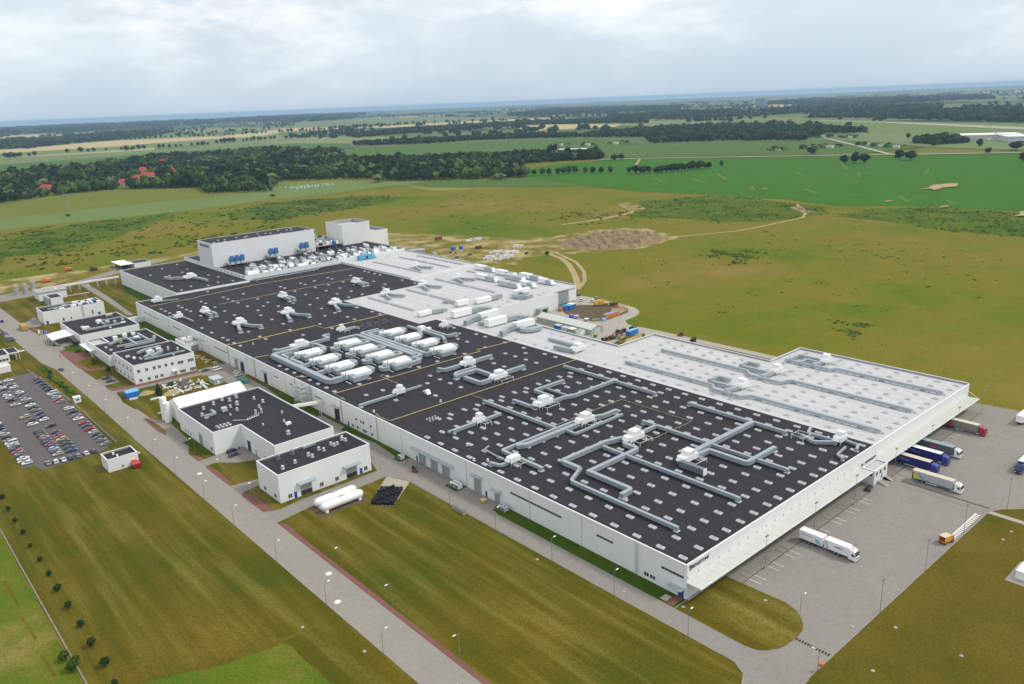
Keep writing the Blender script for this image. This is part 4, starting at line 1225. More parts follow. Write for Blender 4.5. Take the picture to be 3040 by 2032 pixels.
WSH = house('workshop_building', 'white workshop with two roller doors and blue doors facing the tanks', rect(-55, -17, 136.3, 153.8), 11.0, par=0.6)
KSK = house('pump_kiosk', 'small white flat-roofed kiosk standing in the grass by the car park', rect(-92, -80.5, 210.6, 219.6), 5.3, par=0.7)
wy(KSK, -87.2, -86.2, 0.6, 1.8, 210.6, 'door_grey', 'louvre')
MB().box(-80.5, -79.3, 210.6, 213, 4.2, 4.4).build('door_canopy', 'steel_duct', KSK)
for x0, x1 in ((-46.9, -42.4), (-27.9, -23.4)):
    wy(WSH, x0, x1, 0.12, 4.0, 136.3, 'opening', 'door')
    wy(WSH, x0, x1, 2.0, 4.0, 136.22, 'door_grey', 'roller_shutter')
    c_ = MB().quad((x0 - 1.2, 136.28, 5.7), (x0 - 1.2, 134.5, 5.3), (x1 + 1.2, 134.5, 5.3), (x1 + 1.2, 136.28, 5.7))
    c_.f[0] = c_.f[0]
    c_.quad((x0 - 1.2, 134.5, 5.3), (x0 - 1.2, 134.5, 5.1), (x1 + 1.2, 134.5, 5.1), (x1 + 1.2, 134.5, 5.3))
    c_.build('door_canopy', 'steel_duct', WSH)
for x in (-49.6, -22.2):
    wy(WSH, x, x + 1.1, 0.12, 2.4, 136.3, 'door_blue', 'door')
for x in (-51.9, -39.2, -32.8, -20.3):
    for q in (0, .8):
        wy(WSH, x + q, x + q + .65, 0.95, 2.4, 136.3)
for y in (139.5, 148):
    for q in (0, .8):
        MB().box(-55.05, -55, y + q, y + q + .65, 1.0, 2.4).build('window', 'glass', WSH)
MB().box(-43.06, -43, 187.5, 190.5, 0.12, 4.6).build('door', 'opening', TOOL)
MB().box(-43.06, -43, 182, 183, 0.12, 2.4).build('door', 'door_grey', TOOL)
for y in (168.5, 169.4, 173, 173.9):
    MB().box(-43.05, -43, y, y + .65, 1.1, 2.5).build('window', 'glass', TOOL)
MB().box(-54.96, -54.9, 208.5, 212.5, 0.12, 5.2).build('door', 'door_grey', TOOL)
for y in (198.6, 199.5, 222, 225, 228):
    MB().box(-54.95, -54.9, y, y + .7, 1.1, 2.3).build('window', 'glass', TOOL)
LHS = house('loading_annex', 'small white annex with a grey door on the long facade', rect(-9.3, -0.05, 352, 368), 6.0, 'roof_white', par=1.0)
wy(LHS, -6, -1.6, 0.12, 4.2, 352, 'door_grey', 'door')
MB().box(-13.6, -0.05, 454, 456.5, 0, 4.0).thing('link_passage', 'wall_white', 'low white link wall between the administration block and the hall', 'passage')
GUA = house('guard_house', 'white flat-roofed guard house at the left edge beside the gate road', rect(-100, -88, 418, 434), 4.6, par=0.5)
for k in range(6):
    wy(GUA, -98.6 + k * 1.7, -97.2 + k * 1.7, 1.2, 2.4, 418)
MB().box(-88, -82.4, 420, 433, 4.05, 4.6).build('porch_roof', 'coping', GUA)
MB().sheet(rect(-87.6, -82.8, 420.4, 432.6), 4.61).build('roof', 'roof_dark', GUA)
for y in (420.4, 432.6):
    for x in (-84.2, -82.6):
        MB().box(x - .12, x + .12, y - .12, y + .12, 0, 4.05).build('porch_leg', 'coping', GUA)
HUT = house('bicycle_shelter', 'low white roofed shelter at the left edge below the guard house', rect(-106, -91.5, 396, 405), 3.4, 'canopy_sheet', par=0.1)
HUT2 = root('gate_canopy', (-56, 443, 0), 'curved white drive-through canopy in front of the administration block', 'canopy')
cv = MB()
for k in range(9):
    t_ = k / 8
    cv.v += [(-61.8 + 12.7 * t_, 433.5, 4.1 + 0.9 * math.sin(t_ * math.pi * .6)), (-61.0 + 12 * t_, 452.3, 4.1 + 0.9 * math.sin(t_ * math.pi * .6))]
for k in range(8):
    cv.f.append((2 * k, 2 * k + 2, 2 * k + 3, 2 * k + 1)); cv.m.append(0)
n0 = len(cv.v)
cv.v += [(a, b, c - 0.35) for a, b, c in cv.v[:n0]]
for k in range(8):
    cv.f.append((n0 + 2 * k, n0 + 2 * k + 1, n0 + 2 * k + 3, n0 + 2 * k + 2)); cv.m.append(0)
    cv.f.append((2 * k, n0 + 2 * k, n0 + 2 * k + 2, 2 * k + 2)); cv.m.append(0)
cv.f.append((0, 1, n0 + 1, n0)); cv.m.append(0)
cv.build('roof', 'tent_white', HUT2)
for y in (434.5, 451):
    MB().tube([(-61.5, y, 4.0), (-58.8, y + 1, 0)], 0.3, 6).build('canopy_leg', 'coping', HUT2)
    MB().tube([(-61.6, y, 4.0), (-62.2, y + 1, 0)], 0.12, 5).build('canopy_leg', 'coping', HUT2)
GKI = root('gate_kiosk', (-78.5, 311, 0), 'tiny white kiosk on the grass verge by the car park gate', 'kiosk')
MB().box(-80.0, -77.0, 309.6, 312.6, 0, 2.7).build('wall', 'wall_white', GKI)
MB().box(-80.2, -76.8, 309.4, 312.8, 2.7, 2.9).build('roof', 'coping', GKI)
MB().box(-79.3, -77.9, 309.54, 309.59, 1.2, 2.0).build('window', 'glass', GKI)
# white fabric tent hall
TEN = root('storage_tent', (-36, 247.5, 0), 'bright white ridge tent behind the workshop', 'tent')
nb = 6
for k in range(nb):
    xa, xb = -52.4 + k * 32 / nb, -52.4 + (k + 1) * 32 / nb
    for ya, yb in ((236.2, 247.5), (258.8, 247.5)):
        p = [(xa + .03, ya, 6.0), (xb - .03, ya, 6.0), (xb - .03, yb, 11.0), (xa + .03, yb, 11.0)]
        if ya > yb:
            p = [p[1], p[0], p[3], p[2]]
        MB().quad(*p).build('roof_bay', 'tent_white', TEN)
MB().box(-52.35, -20.45, 236.3, 258.7, 0, 5.95).build('wall', 'tent_white', TEN)
for x in (-52.3, -20.5):
    g_ = MB()
    g_.v = [(x, 236.3, 5.95), (x, 258.7, 5.95), (x, 247.5, 10.9)]
    g_.f = [(0, 1, 2) if x > -30 else (0, 2, 1)]
    g_.m = [0]
    g_.build('gable', 'tent_white', TEN)
for y, h, lb in ((252.6, 10.9, 'taller white vertical silo at the tent corner'), (248.9, 9.4, 'shorter white vertical silo at the workshop corner')):
    MB().cyl(-55.4, y, 1.5, 0, h, 16).cyl(-55.4, y, 1.5, h, h + .45, 16, r1=0.5).thing('vertical_silo', 'tank_white', lb, 'silo')
# shed in the rear yard
SHD = root('storage_shed', (178, 222, 0), 'long low grey-green shed with pitched roof in the rear yard', 'shed')
MB().box(174.5, 185, 199, 246, 0, 3.4).build('wall', 'shed_side', SHD)
for p in ([(174.2, 198.7, 3.4), (179.7, 198.7, 5.4), (179.7, 246.3, 5.4), (174.2, 246.3, 3.4)][::-1], [(179.7, 198.7, 5.4), (185.3, 198.7, 3.4), (185.3, 246.3, 3.4), (179.7, 246.3, 5.4)][::-1]):
    MB().quad(*p).build('roof', 'shed_sheet', SHD)
g_ = MB()
g_.v = [(174.5, 198.99, 3.4), (185, 198.99, 3.4), (179.7, 198.99, 5.35)]
g_.f = [(0, 1, 2)]
g_.m = [0]
g_.build('gable', 'shed_side', SHD)
MB().box(177.4, 182, 198.9, 198.98, 0.1, 3.2).build('door', 'unit_grey', SHD)
PAV = root('open_pavilion', (53, 681, 0), 'white flat roof on posts at the far left corner of the plant', 'pavilion')
MB().box(47.3, 58.6, 667, 696, 4.7, 5.1).build('roof', 'tent_white', PAV)
for x in (48, 58):
    for y in (668, 681, 695):
        MB().box(x - .15, x + .15, y - .15, y + .15, 0, 4.7).build('post', 'pole', PAV)
MB().box(50, 57, 676, 694, 0.05, 3.6).build('machinery', 'machine_brown', PAV)
house('substation', 'small white building beside the open pavilion', rect(59.5, 74, 667, 684), 5.0)
# steel silos
for k, (x, y) in enumerate(((-43.9, 630), (-37.6, 630), (-30.5, 638))):
    MB().cyl(x, y, 2.0, 0, 7.6, 14).cyl(x, y, 2.0, 7.6, 8.2, 14, r1=1.2).thing('steel_silo', 'silo_steel', ['left of three grey steel silos by the pump house', 'middle of three grey steel silos by the pump house', 'right of three grey steel silos by the pump house'][k], 'silo', 'steel silos')
# pipe bridge
PB = root('pipe_bridge', (5, 604, 0), 'long white pipe bridge on slim legs from the pump house to the left wing', 'pipe bridge')
for z in (5.4, 6.3):
    for y in (605.6, 607.2):
        MB().tube([(-30, y, z), (28.4, y, z)], 0.28, 6).build('pipe', 'frame_white', PB)
for k in range(8):
    x = -24 + k * 7
    MB().tube([(x, 605.0, 5.1), (x, 604.2, 0)], 0.17, 5).tube([(x, 607.9, 5.1), (x, 608.6, 0)], 0.17, 5).box(x - .15, x + .15, 604.8, 608.1, 4.9, 5.1).build('trestle', 'frame_white', PB)
# second pipe bridge by the stair tower and the stair tower itself
PB2 = root('pipe_bridge', (-8, 205, 0), 'short white pipe bridge from the workshop roof to the long facade', 'pipe bridge')
for z in (5.6, 6.4):
    MB().tube([(-17, 206.4, z + 1.5), (-0.1, 204.6, z)], 0.3, 6).build('pipe', 'frame_white', PB2)
    MB().tube([(-17, 205.2, z + 1.5), (-0.1, 203.4, z)], 0.3, 6).build('pipe', 'frame_white', PB2)
for y in (203.2, 204.8):
    MB().tube([(-2.0, y, 5.4), (-2.0, y, 0)], 0.16, 5).build('leg', 'frame_white', PB2)
STW = root('stair_tower', (-3, 220, 0), 'open grey steel stair tower against the long facade', 'stair tower')
for x in (-5.2, -0.6):
    for y in (215, 219, 223):
        MB().box(x - .12, x + .12, y - .12, y + .12, 0, 12).build('post', 'galv', STW)
for k in range(5):
    z = 2.2 + k * 2.3
    MB().box(-5.3, -0.5, 214.9, 216.4, z, z + .1).build('landing', 'galv', STW)
    MB().box(-5.3, -0.5, 221.7, 223.1, z - 1.1, z - 1.0).build('landing', 'galv', STW)
    MB().tube([(-5.2, 215, z + 1), (-5.2, 223, z + 1)], 0.06, 4).build('rail', 'galv', STW)
    MB().tube([(-5.2, 216.3, z), (-5.2, 221.7, z - 1.1)], 0.14, 4).build('flight', 'galv', STW)
    MB().tube([(-2.6, 221.8, z - 1.1), (-2.6, 216.3, z - 2.2)], 0.14, 4).build('flight', 'galv', STW)
    MB().tube([(-5.25, 215, z), (-5.25, 219, z + 2.2)], 0.05, 4).tube([(-5.25, 219, z), (-5.25, 223, z + 2.2)], 0.05, 4).build('brace', 'galv', STW)

# ------------------------------------------------------------------ rooftop plant
def stands(parent, path, z0, zr, wd, step=3.2):
    b = MB()
    for (ax, ay), (bx, by) in zip(path, path[1:]):
        ln = math.hypot(bx - ax, by - ay)
        n = max(1, int(ln / step))
        for k in range(n):
            t_ = (k + .5) / n
            x, y = ax + (bx - ax) * t_, ay + (by - ay) * t_
            dx, dy = (bx - ax) / ln, (by - ay) / ln
            for s_ in (-1, 1):
                px_, py_ = x - dy * wd * .42 * s_, y + dx * wd * .42 * s_
                b.box(px_ - .06, px_ + .06, py_ - .06, py_ + .06, zr, z0 + .02)
    b.build('duct_stand', 'steel_dark', parent, kind='stuff')
def duct(parent, path, wd=1.2, h=1.2, z0=0.45, zr=ZD, m='steel_duct', st=True, down=None):
    o = MB().duct(path, wd, h, zr + z0, 0).build('duct', m, parent)
    # flange ribs
    fb = MB()
    for (ax, ay), (bx, by) in zip(path, path[1:]):
        ln = math.hypot(bx - ax, by - ay)
        dx, dy = (bx - ax) / ln, (by - ay) / ln
        k = 1.6
        while k < ln - 1.4:
            x, y = ax + dx * k, ay + dy * k
            hx, hy = abs(dx) * .05 + abs(dy) * (wd / 2 + .04), abs(dy) * .05 + abs(dx) * (wd / 2 + .04)
            fb.box(x - hx, x + hx, y - hy, y + hy, zr + z0 - .03, zr + z0 + h + .04)
            k += 1.9
    if fb.v:
        fb.build('flange', m, o, kind='stuff')
    if st:
        stands(parent, path, zr + z0, zr, wd)
    for e in (down or ()):
        x, y = path[0] if e == 0 else path[-1]
        MB().box(x - wd * .55, x + wd * .55, y - wd * .55, y + wd * .55, zr + .002, zr + z0 + h - .05).build('duct_drop', m, parent)
        MB().box(x - wd * .75, x + wd * .75, y - wd * .75, y + wd * .75, zr + .001, zr + .3).build('roof_curb', 'sky_frame', parent)
    return o
def platform(parent, x0, x1, y0, y1, zr, z=1.4):
    f = MB()
    b = .12
    f.box(x0, x1, y0, y0 + b, zr + z, zr + z + .2).box(x0, x1, y1 - b, y1, zr + z, zr + z + .2).box(x0, x0 + b, y0 + b, y1 - b, zr + z, zr + z + .2).box(x1 - b, x1, y0 + b, y1 - b, zr + z, zr + z + .2)
    f.box((x0 + x1) / 2 - .06, (x0 + x1) / 2 + .06, y0 + b, y1 - b, zr + z + .001, zr + z + .19)
    f.build('platform', 'frame_white', parent)
    for x in (x0 + .1, x1 - .1):
        for y in (y0 + .1, y1 - .1):
            MB().box(x - .09, x + .09, y - .09, y + .09, zr + .002, zr + z).build('leg', 'frame_white', parent)
def seams(parent, x0, x1, y, z0, z1, step=1.1):
    b = MB()
    x = x0 + step
    while x < x1 - .3:
        b.box(x - .025, x + .025, y - .03, y, z0 + .05, z1 - .05)
        x += step
    if b.v:
        b.build('panel_seam', 'unit_grey', parent, kind='stuff')
def ahu(x, y, label, ln=8.0, wd=3.6, zr=ZD, plat=True, top=True, group='air handlers on the dark roof'):
    # x, y: near left corner
    r = root('air_handler', (x + ln / 2, y + wd / 2, zr), label, 'air handler', group)
    a = MB().box(x, x + ln, y, y + wd, zr + 1.2, zr + 3.1).build('housing', 'unit_white', r)
    seams(r, x, x + ln, y, zr + 1.2, zr + 3.1)
    if top:
        MB().box(x + ln * .30, x + ln * .78, y + .1, y + wd - .1, zr + 3.1, zr + 4.7).build('upper_housing', 'unit_white', r)
        seams(r, x + ln * .30, x + ln * .78, y + .1, zr + 3.1, zr + 4.7)
    MB().frust((x - 1.1, x, y + .3, y + wd - .3), (x - .2, x, y + .3, y + wd - .3), zr + 1.8, zr + 3.0).build('intake_hood', 'unit_white', r)
    MB().box(x, x + ln, y + .05, y + .25, zr + .95, zr + 1.2).box(x, x + ln, y + wd - .25, y + wd - .05, zr + .95, zr + 1.2).build('base_frame', 'frame_white', r)
    for px_ in (x + .2, x + ln - .3):
        for py_ in (y + .1, y + wd - .2):
            MB().box(px_, px_ + .15, py_, py_ + .15, zr + .002, zr + .95).build('leg', 'frame_white', r)
    if plat:
        platform(r, x + 1.5, x + ln + .6, y - 3.4, y - .2, zr)
    rl = MB()
    rl.tube([(x + 1.5, y - .1, zr + 2.3), (x + ln + .5, y - .1, zr + 2.3)], .04, 4)
    rl.build('rail', 'frame_white', r)
    return r
U1 = ahu(65.6, 181.6, 'white air handler with short ducts, farthest of the pair behind the yellow pipe', 7.2, plat=False)
duct(U1, [(65.6, 184.2), (55.2, 184.2), (54.4, 187.3)], 1.5, 1.6, down=(1,))
duct(U1, [(72.8, 184.2), (84.3, 184.2)], 1.6, 1.7, down=(1,))
duct(U1, [(68.4, 181.4), (68.4, 176.4), (56.0, 176.4), (53.6, 173.4)], 1.5, 1.4)
U2 = ahu(62.3, 155.0, 'white air handler with a looping grey duct, just behind the yellow pipe', 8.2)
duct(U2, [(70.6, 159.2), (84, 159.4)], 1.6, 1.8, down=(1,))
duct(U2, [(65.7, 158.6), (65.7, 172.6), (53.5, 172.6)], 1.7, 1.7, down=(1,))
duct(U2, [(62.3, 156.6), (55.0, 156.6), (55.0, 168)], 1.7, 1.7)
U3 = ahu(52.6, 114.8, 'white air handler on the dark roof, farthest of the row of four along the middle', 8.3)
duct(U3, [(98.5, 146), (98.5, 90.2)], 1.1, 1.3, down=(1,))
duct(U3, [(98.0, 113.9), (72.3, 113.9), (68, 115.6), (61.0, 115.6)], 1.35, 1.4)
duct(U3, [(82.7, 130.9), (65.1, 130.9), (65.1, 119.0), (61.0, 117.6)], 1.3, 1.5, down=(0,))
duct(U3, [(71.3, 130.2), (71.3, 114.6)], 0.8, 0.9, st=False)
duct(U3, [(52.6, 117.4), (51.1, 119), (51.1, 128.7)], 1.3, 1.3, down=(1,))
U4 = ahu(51.3, 88.9, 'white air handler on the dark roof, second of the row of four along the middle', 7.6)
duct(U4, [(41.8, 137.6), (41.8, 94.0)], 1.1, 1.3, down=(0,))
duct(U4, [(53.4, 93.4), (13.5, 93.4), (13.5, 72.4)], 1.2, 1.2, down=(1,))
duct(U4, [(50.5, 90.3), (22.7, 90.3), (19.6, 92.4)], 1.9, 1.5)
duct(U4, [(70.8, 84.8), (43.4, 84.8), (43.4, 89.4)], 0.9, 1.0)
duct(U4, [(59.0, 91.6), (63.2, 88.8), (70.9, 88.8)], 1.5, 1.6, down=(1,))
U5 = ahu(51.2, 63.8, 'white air handler on the dark roof, third of the row of four along the middle', 8.2)
duct(U5, [(52.4, 68.4), (44.9, 70.6), (22.0, 70.6), (22.0, 61.8)], 1.6, 1.6)
duct(U5, [(51.2, 65.2), (48.6, 65.2), (48.6, 58.0), (22.3, 58.0)], 1.5, 1.5)
duct(U5, [(41.7, 69), (41.7, 11.1)], 1.05, 1.25, down=(1,))
duct(U5, [(22.3, 62), (13.4, 57.7), (13.4, 13.8)], 1.05, 1.25, down=(1,))
duct(U5, [(22.4, 58.6), (22.4, 38.8), (18.0, 38.8)], 1.5, 1.6, down=(1,))
duct(U5, [(59.5, 67.1), (70.6, 67.1), (70.6, 42.6)], 1.2, 1.3)
duct(U5, [(70.6, 67.0), (70.6, 73.4)], 1.2, 1.3, down=(1,))
U6 = ahu(50.6, 38.5, 'white air handler on the dark roof, nearest of the row of four along the middle', 7.6)
duct(U6, [(98.6, 72.3), (98.6, 28.3)], 1.1, 1.3, down=(0, 1))
duct(U6, [(98.1, 41.9), (63.3, 41.9), (58.2, 41.0)], 1.9, 1.6)
duct(U6, [(58.2, 39.4), (65.3, 38.9), (65.3, 23.3), (73.8, 23.3), (82.4, 23.3)], 1.5, 1.6, down=(1,))
duct(U6, [(70.4, 40.9), (70.4, 24.2)], 1.0, 1.2)
duct(U6, [(70.5, 22.4), (70.5, 11.0)], 1.05, 1.25, down=(1,))
MB().box(48.4, 50.2, 29.4, 39.5, ZD + .4, ZD + 2.6).build('duct', 'steel_dark', U6)
MB().box(48.3, 50.3, 29.2, 29.4, ZD + .3, ZD + 2.7).build('louvre', 'unit_white', U6)
U7 = ahu(8.4, 82.6, 'small white air handler with curved duct near the long facade', 4.6, 2.6, top=False)
duct(U7, [(8.4, 84), (4.8, 84.6), (4.0, 88.2)], 1.2, 1.0, down=(1,))
duct(U7, [(9.6, 85.3), (9.6, 92), (10.4, 99.8), (13.6, 101)], 0.45, 0.45)
U8 = ahu(23.6, 120.4, 'small white air handler with straight ducts both ways near the facade', 4.4, 2.6)
duct(U8, [(23.4, 122.4), (10.5, 122.4)], 0.9, 0.9)
duct(U8, [(23.4, 121.2), (12.6, 121.2)], 0.9, 1.3, down=(1,))
duct(U8, [(28, 121.7), (37.4, 121.7)], 1.3, 1.1)
U9 = ahu(20.2, 173.2, 'small white air handler with long thin ducts behind the first yellow pipe', 5.0, 2.4, plat=False)
duct(U9, [(20.2, 174.2), (2.2, 174.2)], 1.3, 1.0, down=(1,))
duct(U9, [(25.2, 175.2), (35.2, 175.2)], 0.9, 0.9)
MB().frust((31, 33, 164.6, 166.8), (31, 33, 165.5, 166.8), ZD + .2, ZD + 2.0).build('vent_box', 'unit_white', U9)
# the field of twelve big units
def bigunit(x, y, label):
    r = root('air_handler', (x + 7, y, ZD), label, 'air handler', 'big air handlers in three columns')
    MB().box(x, x + 13.4, y, y + 4.2, ZD + .9, ZD + 3.6).build('housing', 'unit_white', r)
    seams(r, x, x + 13.4, y, ZD + .9, ZD + 3.6, 1.0)
    MB().box(x + 4.3, x + 13.1, y - 2.0, y - .02, ZD + 1.1, ZD + 3.0).build('lower_housing', 'unit_white', r)
    seams(r, x + 4.3, x + 13.1, y - 2.0, ZD + 1.1, ZD + 3.0, 0.9)
    for k in range(3):
        ya = y - 1.6 + k * 1.9
        MB().frust((x + 13.42, x + 14.4, ya, ya + 1.5), (x + 13.42, x + 13.6, ya, ya + 1.5), ZD + 1.4, ZD + 3.0).build('intake_hood', 'unit_white', r)
    rb = MB()
    for k in range(11):
        rb.box(x + .5 + k * 1.2, x + .56 + k * 1.2, y + .05, y + 4.15, ZD + 3.602, ZD + 3.70)
    rb.build('roof_rib', 'unit_white', r, kind='stuff')
    MB().box(x + 1.6, x + 9.2, y - 5.2, y - 2.05, ZD + .4, ZD + 2.7).build('plenum', 'steel_duct', r)
    MB().box(x + 1.6, x + 4.2, y - 2.04, y - .04, ZD + .4, ZD + 3.3).build('plenum', 'steel_duct', r)
    MB().box(x + 9.4, x + 10.8, y - 4.8, y - 3.2, ZD + .02, ZD + 1.4).build('duct_drop', 'steel_dark', r)
    MB().box(x + 9.1, x + 11.1, y - 5.1, y - 2.9, ZD + .003, ZD + .3).build('roof_curb', 'sky_frame', r)
    MB().box(x - .4, x - .1, y - 5.8, y - .4, ZD + .3, ZD + .6).build('base_beam', 'frame_white', r)
    MB().box(x + .2, x + .45, y - .3, y - .05, ZD + .01, ZD + 5.0).build('flue', 'steel_dark', r)
    for px_ in (x + .5, x + 6.5, x + 12.7):
        for py_ in (y + .3, y + 3.6):
            MB().box(px_, px_ + .2, py_, py_ + .2, ZD + .002, ZD + .9).build('leg', 'frame_white', r)
    return r
RNM = ['nearest', 'second nearest', 'third nearest', 'farthest']
BU = {}
for cn, x in (('left', 15.0), ('middle', 38.5), ('right', 66.8)):
    for k in range(4):
        y = 208.8 + 16 * k
        u = bigunit(x, y, 'big ribbed white air handler, %s in the %s column of the roof field' % (RNM[k], cn))
        BU[cn, k] = u
        if cn != 'middle':
            duct(u, [(x + 14.3, y + 2.2), (x + 17.2, y + 2.2), (x + 17.2, y + 7.4), (x + 4, y + 7.4)], 2.0, 1.7, .5)
        else:
            duct(u, [(x - .1, y + 2.0), (x - 3.2, y + 2.0), (x - 3.2, y - 1.2), (x + .2, y - 1.4)], 1.9, 1.9, .4)
            duct(u, [(x + 13.4, y + 1.4), (x + 17.6, y + 1.4), (x + 17.6, y - 3.6), (x + 8, y - 3.8)], 1.9, 1.9, .4)
        if cn == 'left':
            duct(u, [(x, y + 2), (8.2, y + 2)], 1.8, 1.8, .5)
        if cn == 'right':
            duct(u, [(x, y + 2), (64.9, y + 2)], 1.8, 1.8, .5)
MAN = root('duct_manifold', (7.7, 240, ZD), 'wide grey U-shaped duct manifold along the left side of the unit field', 'duct', 'duct manifolds')
duct(MAN, [(22, 270.8), (7.7, 270.8), (7.7, 210.7), (15, 210.7)], 2.6, 2.3, .4)
duct(MAN, [(17, 267.4), (11.4, 267.4), (11.4, 244.8)], 1.7, 1.8, .5)
MAN2 = root('duct_manifold', (57.5, 240, ZD), 'wide grey duct manifold between the middle and right unit columns, left branch', 'duct', 'duct manifolds')
duct(MAN2, [(46, 269.3), (57.9, 269.3), (57.9, 213)], 2.1, 2.3, .4)
MAN3 = root('duct_manifold', (61, 240, ZD), 'wide grey duct manifold between the middle and right unit columns, centre branch', 'duct', 'duct manifolds')
duct(MAN3, [(72.5, 270.2), (60.9, 270.2), (60.9, 242), (60.4, 236), (60.4, 210.2), (54, 210.2)], 2.0, 2.3, .4)
MAN4 = root('duct_manifold', (64.6, 240, ZD), 'wide grey duct manifold feeding the right unit column', 'duct', 'duct manifolds')
duct(MAN4, [(74, 266.8), (63.6, 266.8), (63.6, 211.2), (67.4, 211.2)], 1.9, 2.2, .4)
UF = ahu(21.5, 275.0, 'white air handler with twin tops behind the left unit column', 10.0, 3.8)
duct(UF, [(33.3, 277.2), (44.7, 277.2), (44.7, 284.6), (48.9, 284.6)], 1.8, 1.7)
duct(UF, [(31.8, 275.6), (34, 272), (34, 262)], 1.7, 1.7)
duct(UF, [(21.5, 276.6), (13.6, 276.6), (12.6, 279.6)], 2.2, 2.0)
UG = ahu(56.8, 287.2, 'small white unit with twin round ducts behind the unit field', 4.2, 2.4)
duct(UG, [(61, 289.4), (68.6, 289.4)], 1.0, 1.0)
duct(UG, [(61, 287.8), (69.6, 287.6)], 0.9, 0.9, down=(1,))
UH = root('air_handler', (90, 247, ZD), 'white box unit with two long grey ducts right of the unit field', 'air handler', 'air handlers on the dark roof')
MB().box(87.2, 91.0, 249.0, 252.4, ZD + 1.0, ZD + 4.0).build('housing', 'unit_white', UH)
MB().box(91.2, 93.6, 247.5, 249.6, ZD + 1.0, ZD + 3.0).build('housing', 'unit_white', UH)
duct(UH, [(89.2, 249), (89.2, 231), (86.6, 225.6)], 1.5, 1.7, down=(1,))
duct(UH, [(92.4, 247.4), (92.4, 230.8), (98, 230.8)], 1.5, 1.5, down=(1,))
duct(UH, [(89.8, 266.1), (89.8, 252.5)], 1.6, 1.2)
UI = ahu(101.5, 248.0, 'small pale unit on a square steel stand beside the white roof', 4.6, 2.2)
duct(UI, [(106, 249.2), (111.0, 251.6)], 1.0, 0.9)
# far dark roof : units with two curved ducts, and units with ducts in a V
def twin(x, y, label):
    r = ahu(x, y, label, 3.6, 8.0, plat=False, top=True, group='air handlers on the far dark roof')
    for q in (0.6, 3.8):
        duct(r, [(x + q, y), (x + q, y - 7.5)], 1.7, 1.9, .6, down=(1,))
    return r
twin(19.6, 392.2, 'white unit with two humped ducts, left of three on the far dark roof')
twin(74.0, 392.2, 'white unit with two humped ducts, middle of three on the far dark roof')
twin(132.2, 392.4, 'white unit with two humped ducts, right of three on the far dark roof')
def vee(x, y, label, zr=ZD, grp='air handlers on the far dark roof', k=1.0):
    r = ahu(x, y, label, 6.6 * k, 5.6 * k, zr, plat=False, top=True, group=grp)
    duct(r, [(x + 1.5, y), (x - 1.5 * k, y - 6 * k), (x - 3.6 * k, y - 13.4 * k)], 1.8 * k, 1.6, .6, zr, down=(1,))
    duct(r, [(x + 3.6 * k, y), (x + 4.8 * k, y - 6 * k), (x + 9.2 * k, y - 13.6 * k)], 1.8 * k, 1.6, .6, zr, down=(1,))
    return r
vee(21.2, 347.4, 'white unit with ducts spreading in a V, left of three on the far dark roof')
vee(53.5, 348.4, 'white unit with ducts spreading in a V, middle of three on the far dark roof')
vee(86.6, 347.0, 'white unit with ducts spreading in a V, right of three at the white roof edge')
vee(124.8, 344.5, 'white unit with grey elbow ducts, left of three on the middle white roof', grp='air handlers on the white roof', k=.85)
vee(157.6, 346.5, 'white unit with grey elbow ducts, middle of three on the middle white roof', grp='air handlers on the white roof', k=.85)
vee(188.2, 346.5, 'white unit with grey elbow ducts, right of three on the middle white roof', grp='air handlers on the white roof', k=.85)
vee(190.0, 402, 'white unit with grey ducts alone on the raised far white roof', 12.0, 'air handlers on the white roof', .85)
NWU = ahu(52.0, 514.5, 'white unit with long side duct on the left wing roof', 9.0, 4.6, 11.2, plat=False)
duct(NWU, [(52, 518), (44, 524), (42, 532)], 2.0, 2.0, .5, 11.2)
duct(NWU, [(58, 514.5), (60, 506), (61, 494)], 2.0, 1.6, .5, 11.2)
SU = ahu(2.6, 396.6, 'small grey fan unit near the facade on the far dark roof', 4.4, 2.4, plat=False)
duct(SU, [(7, 397), (7.6, 382)], 0.8, 0.8)
duct(SU, [(2.6, 397), (-.0 + 1.0, 406)], 0.8, 0.8)
SU2 = ahu(8.0, 455.0, 'small grey fan unit at the far left corner of the far dark roof', 6.0, 3.0, plat=False)
duct(SU2, [(14, 456), (24, 452)], 0.8, 0.8)
# large white units on the middle white roof
def longbox(x0, x1, y0, wd, h, label, el, zr=ZD, mm_='unit_white'):
    r = root('air_handler', ((x0 + x1) / 2, y0, zr), label, 'air handler', 'long air handlers on the white roof')
    MB().box(x0, x1, y0, y0 + wd, zr + .9, zr + .9 + h).build('housing', mm_, r)
    seams(r, x0, x1, y0, zr + .9, zr + .9 + h, 1.3)
    MB().box(x0 + .05, x1 - .05, y0 + .1, y0 + .3, zr + .6, zr + .9).box(x0 + .05, x1 - .05, y0 + wd - .3, y0 + wd - .1, zr + .6, zr + .9).build('base_frame', 'frame_white', r)
    for px_ in (x0 + .3, (x0 + x1) / 2, x1 - .5):
        for py_ in (y0 + .1, y0 + wd - .3):
            MB().box(px_, px_ + .2, py_, py_ + .2, zr + .002, zr + .6).build('leg', 'frame_white', r)
    for p_, w_, h_, dn in el:
        duct(r, p_, w_, h_, .7, zr, down=dn)
    return r
longbox(120.0, 133.5, 260.2, 4.0, 3.6, 'long white air handler with hooked duct, farthest of four at the roof junction', [([(133.5, 262.4), (141, 262.4), (144.5, 258)], 3.0, 2.6, (1,)), ([(136, 264), (143, 266), (148, 262)], 2.0, 1.8, ())])
